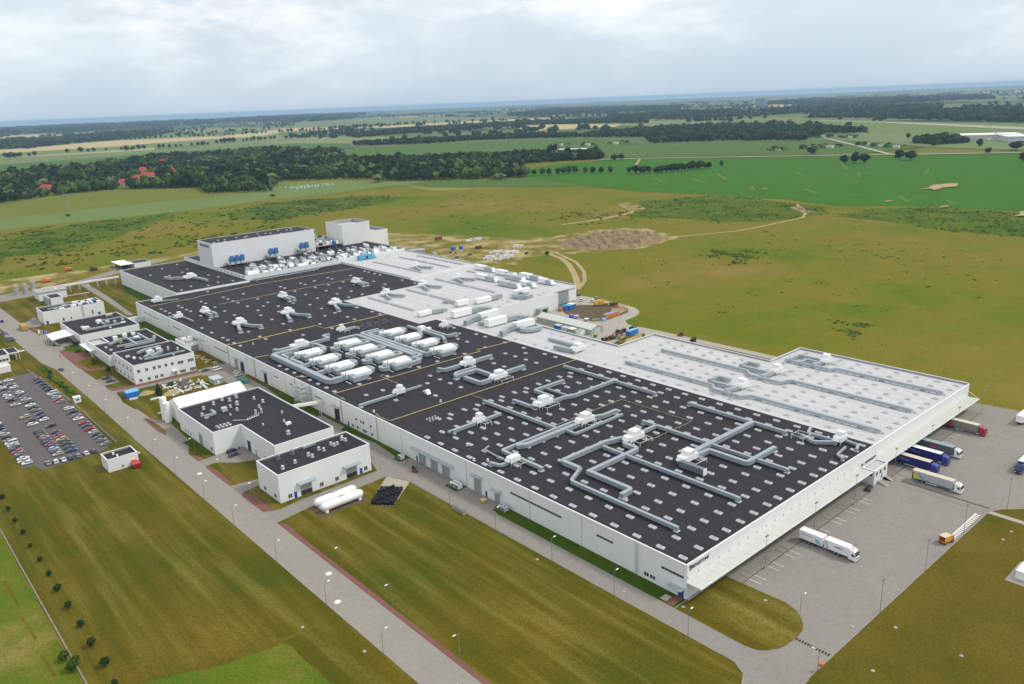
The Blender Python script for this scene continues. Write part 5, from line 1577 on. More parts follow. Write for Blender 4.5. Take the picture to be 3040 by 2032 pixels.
longbox(128.0, 142.5, 244.6, 4.0, 3.4, 'long white air handler half hidden behind its neighbour, second of four at the roof junction', [([(128, 246.4), (122.5, 246.4), (115.6, 242.6)], 2.6, 2.8, (1,)), ([(131, 244.4), (126, 238), (121, 237)], 3.4, 1.6, ())])
longbox(120.6, 134.5, 228.6, 4.2, 3.8, 'long cream-white air handler, third of four at the roof junction', [([(134.5, 231), (142, 231), (146.5, 226)], 3.0, 2.4, (1,)), ([(136, 233), (143, 235), (149, 231)], 2.0, 1.8, ())])
longbox(128.0, 142.0, 212.6, 4.0, 3.4, 'long white air handler, nearest of four at the roof junction', [([(128, 214.4), (121.5, 214), (114.8, 209.4)], 2.6, 2.8, (1,)), ([(130.5, 212.4), (127, 206), (133, 203), (138, 204)], 3.2, 1.8, ())])
longbox(152, 163.6, 277.2, 3.6, 2.6, 'white air handler with grey end box on the middle white roof', [([(163.6, 279), (171.4, 279)], 3.2, 2.6, (1,))])
longbox(184, 197.5, 276.5, 3.4, 2.6, 'white air handler with grey twin ducts near the rear wall', [([(184, 276), (178, 271), (183, 263.6)], 2.4, 2.0, (1,)), ([(188, 276), (186, 264)], 2.0, 1.8, (1,))])
longbox(108.4, 117.4, 279.6, 3.2, 2.2, 'low white air handler near the dark roof corner on the white roof', [([(117.4, 281.2), (126, 279)], 3.0, 2.0, (1,))])
longbox(139.6, 148.2, 281.5, 3.6, 2.8, 'white boxy unit with steel frame in the middle of the white roof', [([(144, 285), (144, 292), (140, 297)], 1.6, 1.4, (1,))])
k_ = 0
for (x0, y0, ln) in ((225.0, 346, 22), (203.4, 318, 24), (199.5, 289, 22), (222.8, 319, 22), (226.0, 295, 22), (216.5, 303, 20), (208, 283, 14), (222, 279, 14)):
    k_ += 1
    r = root('air_handler', (x0, y0 + ln / 2, ZD), '%s of the grey-white air handlers crowded along the rear roof edge' % ORDN[k_ - 1], 'air handler', 'air handlers along the rear edge')
    MB().box(x0 - 1.9, x0 + 1.9, y0 + ln * .5, y0 + ln, ZD + .9, ZD + 3.9).build('housing', 'unit_white' if k_ % 3 else 'unit_grey', r)
    seams(r, x0 - 1.9, x0 + 1.9, y0 + ln * .5, ZD + .9, ZD + 3.9, 1.2)
    MB().frust((x0 - 1.8, x0 + 1.8, y0, y0 + ln * .5 - .02), (x0 - 1.5, x0 + 1.5, y0 + 2, y0 + ln * .5 - .02), ZD + .9, ZD + 3.4).build('duct', 'steel_duct', r)
    MB().box(x0 - 2, x0 + 2, y0 + .4, y0 + ln - .3, ZD + .6, ZD + .88).build('base_frame', 'frame_white', r)
    for yy in (y0 + 1, y0 + ln - 1.2):
        for xx in (x0 - 1.8, x0 + 1.6):
            MB().box(xx, xx + .2, yy, yy + .2, ZD + .002, ZD + .6).build('leg', 'frame_white', r)
# white near roof : long ducts and three units
def wahu(x, y, label, d):
    r = ahu(x, y, label, 5.2, 3.2, plat=False, group='air handlers on the warehouse roof')
    platform(r, x + 2.6, x + 8.6, y - 4.6, y - .2, ZD, 1.0)
    for p_, w_, h_, dn in d:
        duct(r, p_, w_, h_, .6, down=dn)
    return r
wahu(128.4, 66.5, 'white unit feeding the nearest long duct on the warehouse roof', [([(123.6, 128.1), (123.6, 78), (119.6, 75), (119.6, 61), (123.4, 58.6), (123.4, 4.2)], 1.0, 1.1, (0, 1)), ([(128.4, 68), (120.4, 69.6)], 1.7, 1.5, ()), ([(127, 82.5), (134, 82.5), (134, 77)], 1.6, 1.5, (1,)), ([(127, 81), (127, 68.6)], 1.4, 1.3, ())])
wahu(155.6, 66.0, 'white unit feeding the middle long duct on the warehouse roof', [([(150.3, 127.2), (150.3, 78), (146, 74), (146, 58.4), (151.6, 56.6), (151.6, 4.6)], 1.0, 1.1, (0, 1)), ([(155.6, 67.6), (147, 68.4)], 1.7, 1.5, ()), ([(154, 84), (160.5, 84), (160.5, 79)], 1.6, 1.5, (1,)), ([(154, 82.5), (154, 68.6)], 1.4, 1.3, ())])
wahu(183.4, 57.0, 'white unit feeding the rear long duct on the warehouse roof', [([(176.4, 74), (176.4, 51), (179.4, 49.4), (179.4, 3.9)], 1.0, 1.1, (1,)), ([(183.4, 58.8), (177, 60)], 1.7, 1.5, ()), ([(177, 72), (186, 72), (186, 61)], 1.4, 1.4, ()), ([(176.6, 66), (182, 66), (182, 61)], 1.4, 1.3, ())])
WF = ahu(118.6, 157.2, 'white unit with a long silver duct where the warehouse roof narrows', 7.0, 4.2, plat=False, group='air handlers on the warehouse roof')
duct(WF, [(126.4, 184), (126.4, 163)], 1.5, 1.4, down=(0,))
duct(WF, [(118.6, 159), (117.4, 170)], 2.2, 2.0, down=(1,))
platform(WF, 117, 125, 153.4, 157, ZD)
NC = ahu(103.0, 8.8, 'steel unit with crossed ducts at the dock edge where dark and white roofs meet', 5.0, 3.0, plat=False)
duct(NC, [(103, 10), (97.6, 16), (100, 22)], 1.2, 1.2, down=(1,))
duct(NC, [(104, 12), (104, 22), (110, 24)], 1.0, 1.0)
duct(NC, [(107, 8.8), (106, 3.6), (102.4, 2.4)], 0.9, 0.9, down=(1,))
duct(NC, [(101.8, 6.2), (93.6, 5.2), (92.2, 2.4)], 0.7, 0.7, down=(1,))
platform(NC, 97, 102.4, 20, 25, ZD, 1.6)

# gas pipes on the roof
def pipe(path, label, r=0.16, m='pipe_yellow'):
    b = MB().tube(path, r, 6)
    for (a, c) in zip(path, path[1:]):
        ln = (Vector(c) - Vector(a)).length
        for k in range(1, int(ln / 4)):
            p = Vector(a).lerp(Vector(c), k * 4 / ln)
            if p.z > ZD and p.z < ZD + 1.2:
                b.box(p.x - .07, p.x + .07, p.y - .12, p.y + .12, ZD + .01, p.z)
    return b.thing('gas_pipe', m, label, 'pipe', 'gas pipes')
zp = ZD + .45
pipe([(-0.3, 187.2, 0.6), (-0.3, 187.2, 11.4), (-0.3, 186.2, 12.2), (0.8, 186.2, 12.2), (1.6, 186.4, zp), (2.2, 197.4, zp), (88.4, 197.2, zp), (88.6, 200.4, zp), (110.8, 198.4, zp)], 'yellow gas pipe climbing the facade and crossing in front of the unit field')
pipe([(-0.3, 158, 0.6), (-0.3, 158, 11.5), (0.6, 158.8, 12.3), (1.2, 157.5, zp), (2.0, 150.6, zp), (111.8, 150.2, zp)], 'yellow gas pipe climbing the facade, nearest of those crossing the dark roof')
pipe([(-0.3, 311.2, 0.6), (-0.3, 311.2, 11.3), (0.9, 312.4, 11.6), (3, 312.3, zp), (54.8, 312.3, zp), (55.6, 302.1, zp), (99, 302.1, zp)], 'bright yellow gas pipe behind the unit field', .18, 'pipe_bright')
pipe([(3, 447.8, zp), (34.3, 447.9, zp), (38, 450.6, zp), (60, 452.4, zp), (82.4, 455.6, zp), (163.4, 449.4, zp)], 'yellow gas pipe farthest back, at the foot of the podium')
pipe([(38, 414.8, zp), (146.5, 414.4, zp)], 'thin yellow pipe crossing the far dark roof', .13)
pipe([(-0.3, 277.1, 0.6), (-0.3, 277.1, 11.2), (1.6, 277.1, 11.4), (8.6, 277.1, zp)], 'short yellow pipe bend at the facade left of the unit field')
pipe([(-0.3, 231, 0.6), (-0.3, 231, 11.2), (1.4, 231, 11.4), (4, 229.4, zp), (6, 229.4, zp)], 'short yellow pipe bend at the facade beside the left manifold')
pipe([(39, 97.4, zp), (84.7, 97.4, zp), (84.9, 61, zp), (58.2, 61.2, zp)], 'thin dull pipe outlining a square among the near skylights', .09)
pipe([(44.3, 150, zp), (44.3, 141, zp)], 'short thin pipe branch off the nearest yellow pipe', .09)
pipe([(30, 196.8, zp), (30.2, 184, zp), (30.2, 202.8, zp), (33, 203, zp)], 'thin pipe branch in front of the left unit column', .09)
for p_, lb in (([(84.5, 469.6), (88, 466.4), (140, 466.2), (144, 470.6)], 'silver pipe loop below the podium wall, nearer run'), ([(88, 472.0), (136, 471.8), (165, 473)], 'silver pipe along the podium wall')):
    MB().tube([(a, b, ZD + 1.4) for a, b in p_], .4, 7).thing('steel_pipe', 'steel_duct', lb, 'pipe', 'silver pipes')
PR = root('pipe_rack', (118, 470, ZD), 'low silver pipe rack at the foot of the podium', 'pipe rack')
for x in (88, 100, 112, 124, 136):
    MB().box(x - .1, x + .1, 464.8, 475, ZD + .9, ZD + 1.1).build('beam', 'galv', PR)
    MB().box(x - .1, x + .1, 464.8, 465, ZD + .03, ZD + .9).build('post', 'galv', PR)
# ducts and fans on the podium
FANS = [((97, 101.5, 106), 15.0, 'left'), ((132, 136.4), 16.2, 'middle'), ((161, 165.4), 17.0, 'right')]
for xs, zf, nm in FANS:
    r = root('fan_set', (xs[0], 533, 13.2), 'blue fans on a steel platform against the tower wall, %s group' % nm, 'fan', 'blue fan groups')
    MB().box(xs[0] - 3, xs[-1] + 3.6, 528.6, 536.9, zf - .2, zf).build('platform', 'galv', r)
    for x in (xs[0] - 2.6, xs[-1] + 3.2):
        for y in (529, 536):
            MB().box(x - .15, x + .15, y - .15, y + .15, 13.22, zf - .2).build('leg', 'galv', r)
    for x in xs:
        f = MB()
        n = 12
        for yy in (530.2, 533.6):
            for k in range(n):
                a = 2 * math.pi * k / n
                f.v.append((x + 1.9 * math.cos(a), yy, zf + 3.0 + 2.3 * math.sin(a)))
        for k in range(n):
            j = (k + 1) % n
            f.f.append((k, j, n + j, n + k)); f.m.append(0)
        f.f.append(tuple(range(n - 1, -1, -1))); f.f.append(tuple(range(n, 2 * n))); f.m += [0, 0]
        f.build('fan_casing', 'fan_blue', r)
        MB().frust((x - .9, x + 1.7, 530.4, 533.4), (x - .3, x + 2.2, 531, 534), zf + 4.0, zf + 6.4).build('outlet', 'fan_blue', r)
        MB().box(x - 1.2, x + 1.2, 529.4, 530.1, zf + .02, zf + 1.6).build('motor', 'unit_grey', r)
random.seed(5)
pe = 0
for row, (y0, xs) in enumerate(((481.5, range(90, 228, 6)), (489.5, range(92, 228, 6)), (498, range(96, 226, 7)), (508, range(104, 226, 9)), (519, range(110, 222, 12)))):
    for x in xs:
        if random.random() < 0.10:
            continue
        pe += 1
        xx = x + random.uniform(-1, 1)
        yy = y0 + random.uniform(-1.2, 1.2)
        w_, d_, h_ = random.uniform(3.6, 5.4), random.uniform(3.6, 6.4), random.uniform(1.5, 3.2) * (1 if row < 3 else .75)
        m_ = random.choice(['unit_white', 'unit_grey', 'steel_duct', 'unit_white', 'steel_duct', 'steel_dark'])
        r = root('process_unit', (xx, yy, 13.21), 'pale process unit, %s from the left in the %s row behind the podium parapet' % (ORDN[min(27, sum(1 for q in xs if q < x))], ORDN[row]), 'process unit', 'process units on the podium')
        MB().frust((xx - w_ / 2, xx + w_ / 2, yy - d_ / 2, yy + d_ / 2), (xx - w_ / 2 + .3, xx + w_ / 2 - .3, yy - d_ / 2 + (1.6 if row < 2 else .2), yy + d_ / 2 - .2), 13.21, 13.21 + h_).build('casing', m_, r)
        MB().box(xx - w_ * .3, xx + w_ * .15, yy + d_ * .15, yy + d_ * .5 + .6, 13.22, 13.2 + h_ + random.uniform(.2, 1.0)).build('duct_box', random.choice(['unit_grey', 'unit_white', 'steel_duct']), r)
        if random.random() < .5:
            MB().tube([(xx + w_ * .2, yy, 13.2 + h_ * .8), (xx + w_ * .2, yy + 2, 14.6 + h_), (xx + w_ * .2, yy + 6, 14.4 + h_)], .35, 6).build('pipe', random.choice(['machine_brown', 'steel_duct', 'unit_grey']), r)
for k, (x0, x1, y0, y1, z1, m_, lb) in enumerate(((180, 207, 540, 560, 18.5, 'unit_grey', 'grey plant deck between the two towers'), (179, 206, 563, 590, 26, 'steel_dark', 'tall cluttered pipe rack between the towers'))):
    r = root('plant_deck', ((x0 + x1) / 2, y0, 13.21), lb, 'plant deck')
    MB().box(x0, x1, y0, y1, 16.0 if k == 0 else 17, 16.4 if k == 0 else 17.3).build('deck', 'concrete', r)
    for xx in (x0 + .5, (x0 + x1) / 2, x1 - .8):
        for yy in (y0 + .5, y1 - .8):
            MB().box(xx, xx + .35, yy, yy + .35, 13.22, z1).build('column', 'galv', r)
    for q in range(16):
        xx, yy = random.uniform(x0 + 1, x1 - 5), random.uniform(y0 + 1, y1 - 5)
        zb = 16.41 if k == 0 else random.choice([17.31, 20, 22])
        MB().box(xx, xx + random.uniform(1.5, 4.5), yy, yy + random.uniform(1.5, 4), zb, zb + random.uniform(.8, 3.0)).build('duct_box', random.choice(['unit_white', 'unit_grey', 'galv', 'machine_brown']), r)
BF = root('fan_set', (196, 530, 13.2), 'single blue cyclone in front of the square tower', 'fan', 'blue fan groups')
MB().cyl(192.5, 531, 1.9, 17.0, 20.4, 12).cyl(192.5, 531, .6, 14, 17, 12, r1=1.9).cyl(192.5, 531, 1.9, 20.4, 22, 12, r1=.8).build('cyclone', 'fan_blue', BF)
for dx in (-1.8, 1.8):
    MB().box(192.5 + dx - .12, 192.5 + dx + .12, 530.8, 531.1, 13.22, 18).build('leg', 'galv', BF)
CU = root('filter_unit', (188, 468, 12), 'bright cyan filter unit in front of the podium wall', 'filter unit')
MB().box(180.5, 193, 468, 472.5, 12.6, 16.2).build('housing', 'unit_cyan', CU)
MB().frust((193.05, 197.5, 468.4, 472), (193.05, 195, 469.4, 471.4), 12.6, 15.6).build('hopper', 'unit_cyan', CU)
MB().cyl(191.5, 473.4, .6, 12.1, 19.6, 10).build('stack', 'unit_cyan', CU)
for x in (181, 187, 192):
    for y in (468.3, 472):
        MB().box(x, x + .3, y, y + .3, 12.02, 12.6).build('leg', 'unit_cyan', CU)
MB().box(186.6, 188.4, 467.9, 467.98, 13.0, 15.2).build('door', 'opening', CU)
# roof plant on the small buildings
def minor(parent, pts, zr, seed):
    random.seed(seed)
    for (x, y, w_, d_, h_, m_) in pts:
        MB().box(x, x + w_, y, y + d_, zr + .35, zr + .35 + h_).build('roof_unit', m_, parent)
        MB().box(x + .1, x + .4, y + .1, y + .4, zr + .01, zr + .35).box(x + w_ - .4, x + w_ - .1, y + d_ - .4, y + d_ - .1, zr + .01, zr + .35).build('unit_foot', 'frame_white', parent)
zo = 9.86
for p_, w_, h_ in (([(-41, 322.5), (-19.5, 322.2)], .9, .8), ([(-40, 325), (-33, 331), (-33, 339)], 1.6, 1.4), ([(-37, 324), (-29, 330), (-29, 340)], 1.6, 1.4), ([(-40, 337), (-34, 341), (-26, 341)], 1.3, 1.2), ([(-42, 323.6), (-42, 327)], 1.0, .9)):
    duct(OFF, p_, w_, h_, .4, zo)
minor(OFF, [(-46.5, 335, 2.0, 1.6, .8, 'sky_frame'), (-44.5, 329, 1.2, 2.0, .9, 'unit_white'), (-36, 333, 3.0, 2.4, 1.6, 'unit_white'), (-30.5, 334, 2.4, 2.2, 1.5, 'unit_white'), (-25.5, 332, 1.0, 1.0, 2.0, 'unit_grey'), (-22, 327, 1.0, 1.2, 1.6, 'unit_grey'), (-27, 319.4, .9, .9, .8, 'unit_grey'), (-38, 327, 2.2, 1.6, 1.2, 'unit_grey')], zo, 1)
zc = 5.76
for p_, w_, h_ in (([(-40, 376), (-18, 376.5)], 1.1, 1.0), ([(-37, 371), (-20, 371)], 1.2, 1.2), ([(-42, 384), (-33, 392), (-24, 384)], 1.6, 1.1), ([(-30, 395), (-30, 372)], 1.2, 1.1), ([(-22, 396), (-22, 374)], 1.2, 1.2)):
    duct(CAN, p_, w_, h_, .4, zc)
minor(CAN, [(-36, 396, 2.4, 2.4, 1.6, 'unit_white'), (-30, 398, 2.4, 2.4, 1.6, 'unit_white'), (-25, 397, 2.0, 2.4, 1.4, 'unit_white'), (-27, 386, 3.0, 2.4, 1.6, 'unit_white'), (-38, 388, 1.6, 1.6, 1.8, 'unit_grey'), (-36, 384, 1.6, 1.6, 1.6, 'timber'), (-18, 380, 1.6, 1.4, 1.4, 'unit_grey'), (-45, 372, 1.5, 1.4, .6, 'sky_frame'), (-45.4, 380, 1.5, 1.4, .6, 'sky_frame'), (-20, 362, 1.5, 1.4, .6, 'sky_frame')], zc, 2)
za = 6.36
for p_, w_, h_ in (([(-43, 430), (-22, 430.5)], 1.1, 1.0), ([(-40, 436), (-40, 431)], 1.2, 1.1), ([(-32, 449), (-14.4, 449)], .9, .8), ([(-30, 447), (-30, 436)], 1.2, 1.1)):
    duct(ADM, p_, w_, h_, .4, za)
minor(ADM, [(-43.5, 434, 4.0, 2.6, 1.6, 'unit_white'), (-32.5, 443, 3.0, 3.4, 2.2, 'unit_white'), (-28, 440, 2.4, 2.2, 1.6, 'unit_grey'), (-24, 437, 1.6, 1.6, 1.6, 'unit_grey'), (-21, 432, 2.8, 1.4, .9, 'unit_white'), (-30, 425, 1.2, 1.2, .6, 'unit_white'), (-22, 461, 4.0, 2.0, 1.0, 'unit_grey'), (-18, 441, 1.6, 1.4, 1.2, 'unit_grey'), (-43, 440, 2.0, 1.6, 1.0, 'unit_grey')], za, 3)
zu = 8.02
for p_, w_, h_ in (([(-47, 508), (-20, 508)], 1.0, .8), ([(-44, 503), (-36, 511), (-30, 506)], 1.2, .9)):
    duct(UTI, p_, w_, h_, .4, zu)
minor(UTI, [(-41, 501.4, 3.4, 2.4, .8, 'unit_white'), (-33, 503, 3.4, 2.6, 1.2, 'unit_white'), (-28, 505, 2.6, 2.4, 1.2, 'unit_white'), (-25, 509, 2.6, 3.4, 1.3, 'unit_white'), (-22, 504, 1.0, 5.0, 1.0, 'unit_white'), (-19.5, 504, 1.0, 6.0, 1.0, 'unit_white'), (-17.4, 508, 2.0, 4.0, 1.4, 'fan_blue'), (-16.4, 502, 2.2, 2.6, 1.4, 'unit_white'), (-20, 513, 4.0, 3.0, 1.2, 'unit_white'), (-30, 513, 4.0, 2.6, 1.4, 'unit_white'), (-37, 509, 2.0, 2.4, 1.0, 'unit_grey')], zu, 4)
minor(PMP, [(-24, 590, 1.6, 1.4, .6, 'unit_white'), (-30, 592, 3.0, .6, .8, 'unit_grey')], 6.86, 5)
minor(LHS, [(-7, 356, 4.0, 3.0, 1.6, 'unit_grey'), (-3.4, 361, 2.4, 3.0, 1.8, 'unit_white'), (-7, 362, 2.6, 2.4, 1.4, 'unit_white')], 5.0, 6)
zt = 9.42
def vent(parent, x, y, zr, s=1.0, m_='unit_grey'):
    v_ = MB().box(x - .55 * s, x + .55 * s, y - .55 * s, y + .55 * s, zr + .003, zr + .35 * s).cyl(x, y, .42 * s, zr + .35 * s, zr + 1.1 * s, 10).cyl(x, y, .62 * s, zr + 1.1 * s, zr + 1.35 * s, 10, r1=.45 * s)
    v_.build('roof_vent', m_, parent)
for x, y, s in ((-50, 219, 1.1), (-46.5, 226.5, 1.1), (-41, 229, 1.1), (-36, 231.5, 1.2), (-34, 228, 1.2), (-30, 230, 1.2), (-37, 220, 1.0), (-33.5, 221, 1.3), (-36.5, 214, 1.0), (-25, 222, 1.0), (-24, 215, 1.1), (-28, 210, 1.0), (-41, 210.5, .7), (-28, 186, .8), (-24, 196, .8), (-33, 172, 1.3), (-36, 189, .7)):
    vent(TOOL, x, y, zt, s)
minor(TOOL, [(-42, 216, 2.2, 2.2, 1.6, 'unit_grey'), (-29.5, 180.5, 2.2, 1.4, 1.0, 'unit_white')], zt, 7)
duct(TOOL, [(-49.6, 215.5), (-45.4, 215.5), (-45.4, 220.5)], 1.1, 1.0, .4, zt, down=(0,))
for k in range(8):
    MB().box(-51 + (k % 4) * 1.6, -50 + (k % 4) * 1.6, 199 + (k // 4) * 2.4, 200 + (k // 4) * 2.4, zt + .003, zt + .5).build('roof_vent', 'unit_grey', TOOL)
for k in range(6):
    MB().cyl(-38 + k * 1.2, 199.4 + k * .5, .22, zt + .003, zt + 1.0, 8).build('roof_vent', 'frame_white', TOOL)
MB().tube([(-43, 203, zt + .4), (-38.5, 199.0, zt + .4), (-32.5, 200.6, zt + .4)], .16, 6).build('pipe', 'frame_white', TOOL)
for x in (-32.8, -30.2):
    MB().cyl(x, 203, .5, zt + .003, zt + 2.2, 10).build('flue', 'unit_grey', TOOL)
zw = 10.42
for x, y, s in ((-47.8, 150.5, 1.4), (-42, 150.6, 1.4), (-50.6, 141, 1.1), (-45, 142.5, 1.0), (-38.5, 144.5, 1.1), (-38, 142.4, 1.0), (-33, 146.6, 1.0), (-32, 144.6, 1.0), (-27.4, 147.4, 1.0), (-27.0, 145.6, 1.0), (-25.4, 146, .9), (-22, 148.4, 1.0), (-21.4, 146.6, 1.0), (-21, 150, .9)):
    vent(WSH, x, y, zw, s, 'unit_grey' if s < 1.3 else 'steel_dark')
duct(WSH, [(-37, 151.6), (-31.5, 152.2)], 1.0, .8, .3, zw)
for x, y in ((-40, 146), (-33.6, 149), (-30.4, 145), (-25.6, 149)):
    MB().cyl(x, y, .05, zw + .003, zw + 2.6, 6).build('mast', 'pole', WSH)
vent(KSK, -88, 216.6, 4.62, .7, 'unit_white')
vent(KSK, -87.4, 213.4, 4.62, .7, 'unit_white')
for x, y in ((30, 153.5), (5.4, 92), (9.0, 108.5), (2.2, 96), (106, 15), (3.0, 164.8)):
    vent(H1, x, y, ZD, .8, 'sky_frame')
for k in range(8):
    vent(H1, 13.5 + (k % 4) * 1.4, 138.6 + (k // 4) * 2.2, ZD, .6, 'unit_grey')
for k in range(17):
    vent(H4, 70.5 + k * 1.25 + (k % 3) * .5, 284 + (k * 5 % 9), ZD + .02, .6, 'steel_dark')
for x, y in ((8, 272.5), (30.4, 268.8), (12, 303.5)):
    vent(H4, x, y + 1, ZD + .02, .8, 'unit_grey')

# ------------------------------------------------------------------ vehicles
def wheel_mesh(r, w_, n=14):
    b = MB()
    for y in (-w_ / 2, w_ / 2):
        for rr in (r, r * .58):
            b.v += [(rr * math.cos(2 * math.pi * k / n), y, rr * math.sin(2 * math.pi * k / n)) for k in range(n)]
    for k in range(n):
        j = (k + 1) % n
        b.f.append((k, 2 * n + k, 2 * n + j, j)); b.m.append(0)
        b.f.append((k, j, n + j, n + k)); b.m.append(0)
        b.f.append((2 * n + j, 2 * n + k, 3 * n + k, 3 * n + j)); b.m.append(0)
    b.f.append(tuple(n + k for k in range(n))); b.f.append(tuple(3 * n + n - 1 - k for k in range(n))); b.m += [1, 1]
    return b.mesh('wheel', ['tyre', 'rim'])
WH_C = wheel_mesh(.32, .22, 12)
WH_T = wheel_mesh(.52, .34, 14)
def loft(b, secs, m=0):
    # secs: list of (x, [(y,z)...half outline from bottom to top]) mirrored
    idx = []
    for x, pr in secs:
        i = len(b.v)
        full = [(y, z) for y, z in pr] + [(-y, z) for y, z in reversed(pr)]
        b.v += [(x, y, z) for y, z in full]
        idx.append((i, len(full)))
    for (a, n), (c, _) in zip(idx, idx[1:]):
        for k in range(n):
            j = (k + 1) % n
            b.f.append((a + k, c + k, c + j, a + j)); b.m.append(m)
    a, n = idx[0]
    b.f.append(tuple(a + k for k in range(n))); b.m.append(m)
    a, n = idx[-1]
    b.f.append(tuple(a + n - 1 - k for k in range(n))); b.m.append(m)
def car_meshes(kind):
    b = MB()
    if kind == 'van':
        ln, belt, roof = 2.5, 1.15, 1.95
        secs = [(-2.5, .45, 1.1), (-2.45, .3, 1.15), (1.3, .3, 1.15), (2.2, .32, 1.05), (2.5, .4, .8)]
        cab = (-2.42, 1.75, -2.35, .85)
    elif kind == 'estate':
        ln, belt, roof = 2.2, .92, 1.46
        secs = [(-2.25, .45, .80), (-2.15, .28, .92), (.9, .26, .93), (1.7, .28, .86), (2.15, .34, .70), (2.25, .42, .6)]
        cab = (-2.08, 1.05, -1.75, .30)
    elif kind == 'sedan':
        ln, belt, roof = 2.25, .90, 1.42
        secs = [(-2.3, .45, .80), (-2.2, .28, .92), (-1.4, .26, .95), (.8, .26, .92), (1.7, .28, .86), (2.2, .34, .70), (2.3, .42, .6)]
        cab = (-1.55, 1.0, -1.0, .25)
    else:
        ln, belt, roof = 1.95, .92, 1.47
        secs = [(-1.95, .45, .85), (-1.88, .28, .93), (.8, .26, .93), (1.45, .28, .87), (1.85, .34, .70), (1.95, .42, .6)]
        cab = (-1.82, .95, -1.45, .25)
    hw = .92 if kind == 'van' else .86
    loft(b, [(x, [(hw * .9, z0), (hw, z0 + .18), (hw, z1 - .12), (hw * .92, z1)]) for x, z0, z1 in secs])
    xb0, xb1, xt0, xt1 = cab
    b.frust((xt0 + .0, xt1, -hw * .72, hw * .72), (xt0 + .06, xt1 - .1, -hw * .64, hw * .64), roof - .03, roof + .03)
    g = MB().frust((xb0, xb1, -hw * .9, hw * .9), (xt0, xt1, -hw * .72, hw * .72), belt - .02, roof - .03)
    # pillars in body colour
    for y in (-1, 1):
        for (xa, xz) in ((xb0 + .02, xt0 + .02), ((xb0 + xb1) / 2 - .2, (xt0 + xt1) / 2 - .1), (xb1 - .02, xt1 - .02)):
            b.tube([(xa, y * hw * .905, belt), (xz, y * hw * .725, roof - .02)], .06, 4)
    lights = MB()
    return b, g, secs
CARP = {}
for kd in ('hatch', 'estate', 'sedan', 'van'):
    b, g, secs = car_meshes(kd)
    front, back = secs[-1][0], secs[0][0]
    hl = MB().box(front - .22, front - .03, .5, .8, .58, .72)
    hr = MB().box(front - .22, front - .03, -.8, -.5, .58, .72)
    CARP[kd] = (b, g.mesh('windows', ['glass']), hl.mesh('headlight', ['lamp_white']), hr.mesh('headlight', ['lamp_white']), {}, front, back)
def car(x, y, rz, colour, kind, label, group, z=0.07):
    b, gm, hl, hr, cache, fr, bk = CARP[kind]
    if colour not in cache:
        cache[colour] = b.mesh('body', ['car_' + colour], smooth=False)
    r = root('parked_car', (x, y, z), label, 'van' if kind == 'van' else 'car', group, rz)
    ORG[r.name] = (0, 0, 0)
    inst('body', cache[colour], r, (0, 0, 0))
    inst('windows', gm, r, (0, 0, 0))
    inst('headlight', hl, r, (0, 0, 0))
    inst('headlight', hr, r, (0, 0, 0))
    wb = fr * .64
    for wx_ in (wb, -wb):
        for wy_ in (.76, -.76):
            inst('wheel', WH_C, r, (wx_, wy_, .32))
    return r
random.seed(3)
NAMEC = dict(darkgrey='dark grey', darkgreen='dark green', teal='dark teal', sage='grey-green', steel='steel blue', pink='pale pink', yellow='pale yellow', purple='dark purple', taupe='taupe')
def cn(c):
    return NAMEC.get(c, c)
ROWS = {
 'fence row by the road': (-84.7, [(368.3, 'red'), (365, 'navy'), (360.3, 'navy'), (353.6, 'navy'), (346.9, 'black'), (341.9, 'black'), (333.4, 'white'), (329.4, 'green'), (325.4, 'silver'), (320.6, 'red'), (316.4, 'taupe'), (302.3, 'white'), (295.6, 'black'), (288.5, 'grey'), (283.5, 'white'), (275.8, 'red'), (270.9, 'teal'), (265.6, 'red'), (260.6, 'silver'), (256.6, 'darkgrey'), (252.0, 'teal'), (247.3, 'grey'), (241.9, 'sage')]),
 'right half of the double row': (-96.8, [(376.3, 'white'), (366.7, 'grey'), (360.5, 'white'), (348.3, 'white'), (343.4, 'darkgreen'), (338.5, 'grey'), (333.6, 'silver'), (328.4, 'darkgrey'), (322.5, 'white'), (317.3, 'black'), (312.1, 'grey'), (305.4, 'navy'), (300.2, 'navy'), (294.8, 'white'), (283.7, 'black'), (273.0, 'maroon'), (268.9, 'darkgrey'), (265.8, 'red'), (262.4, 'yellow'), (258.9, 'darkgrey'), (254.5, 'darkgreen'), (249.7, 'teal'), (245.1, 'blue')]),
 'left half of the double row': (-102.2, [(376, 'silver'), (370.9, 'darkgrey'), (364.8, 'white'), (359.0, 'black'), (353.0, 'grey'), (348.0, 'white'), (343.4, 'silver'), (338.0, 'black'), (328.7, 'silver'), (306.0, 'beige'), (298.2, 'navy'), (292.5, 'white'), (280.0, 'darkgreen'), (276.8, 'black'), (273.6, 'maroon'), (270.5, 'pink'), (266.0, 'darkgrey'), (262.8, 'navy'), (259.6, 'red'), (256.0, 'blue'), (252.8, 'silver'), (249.4, 'steel'), (245.2, 'beige')]),
 'row at the left grass edge': (-114.3, [(306.0, 'white'), (301.1, 'navy'), (297.5, 'navy'), (291.8, 'grey'), (288.2, 'silver'), (283.3, 'black'), (278.3, 'sage'), (274.2, 'white'), (270.6, 'silver'), (267.4, 'darkgrey'), (264.2, 'navy'), (261.2, 'red'), (257.9, 'grey'), (254.5, 'darkgreen'), (251.2, 'white'), (248.0, 'silver'), (244.8, 'white')])}
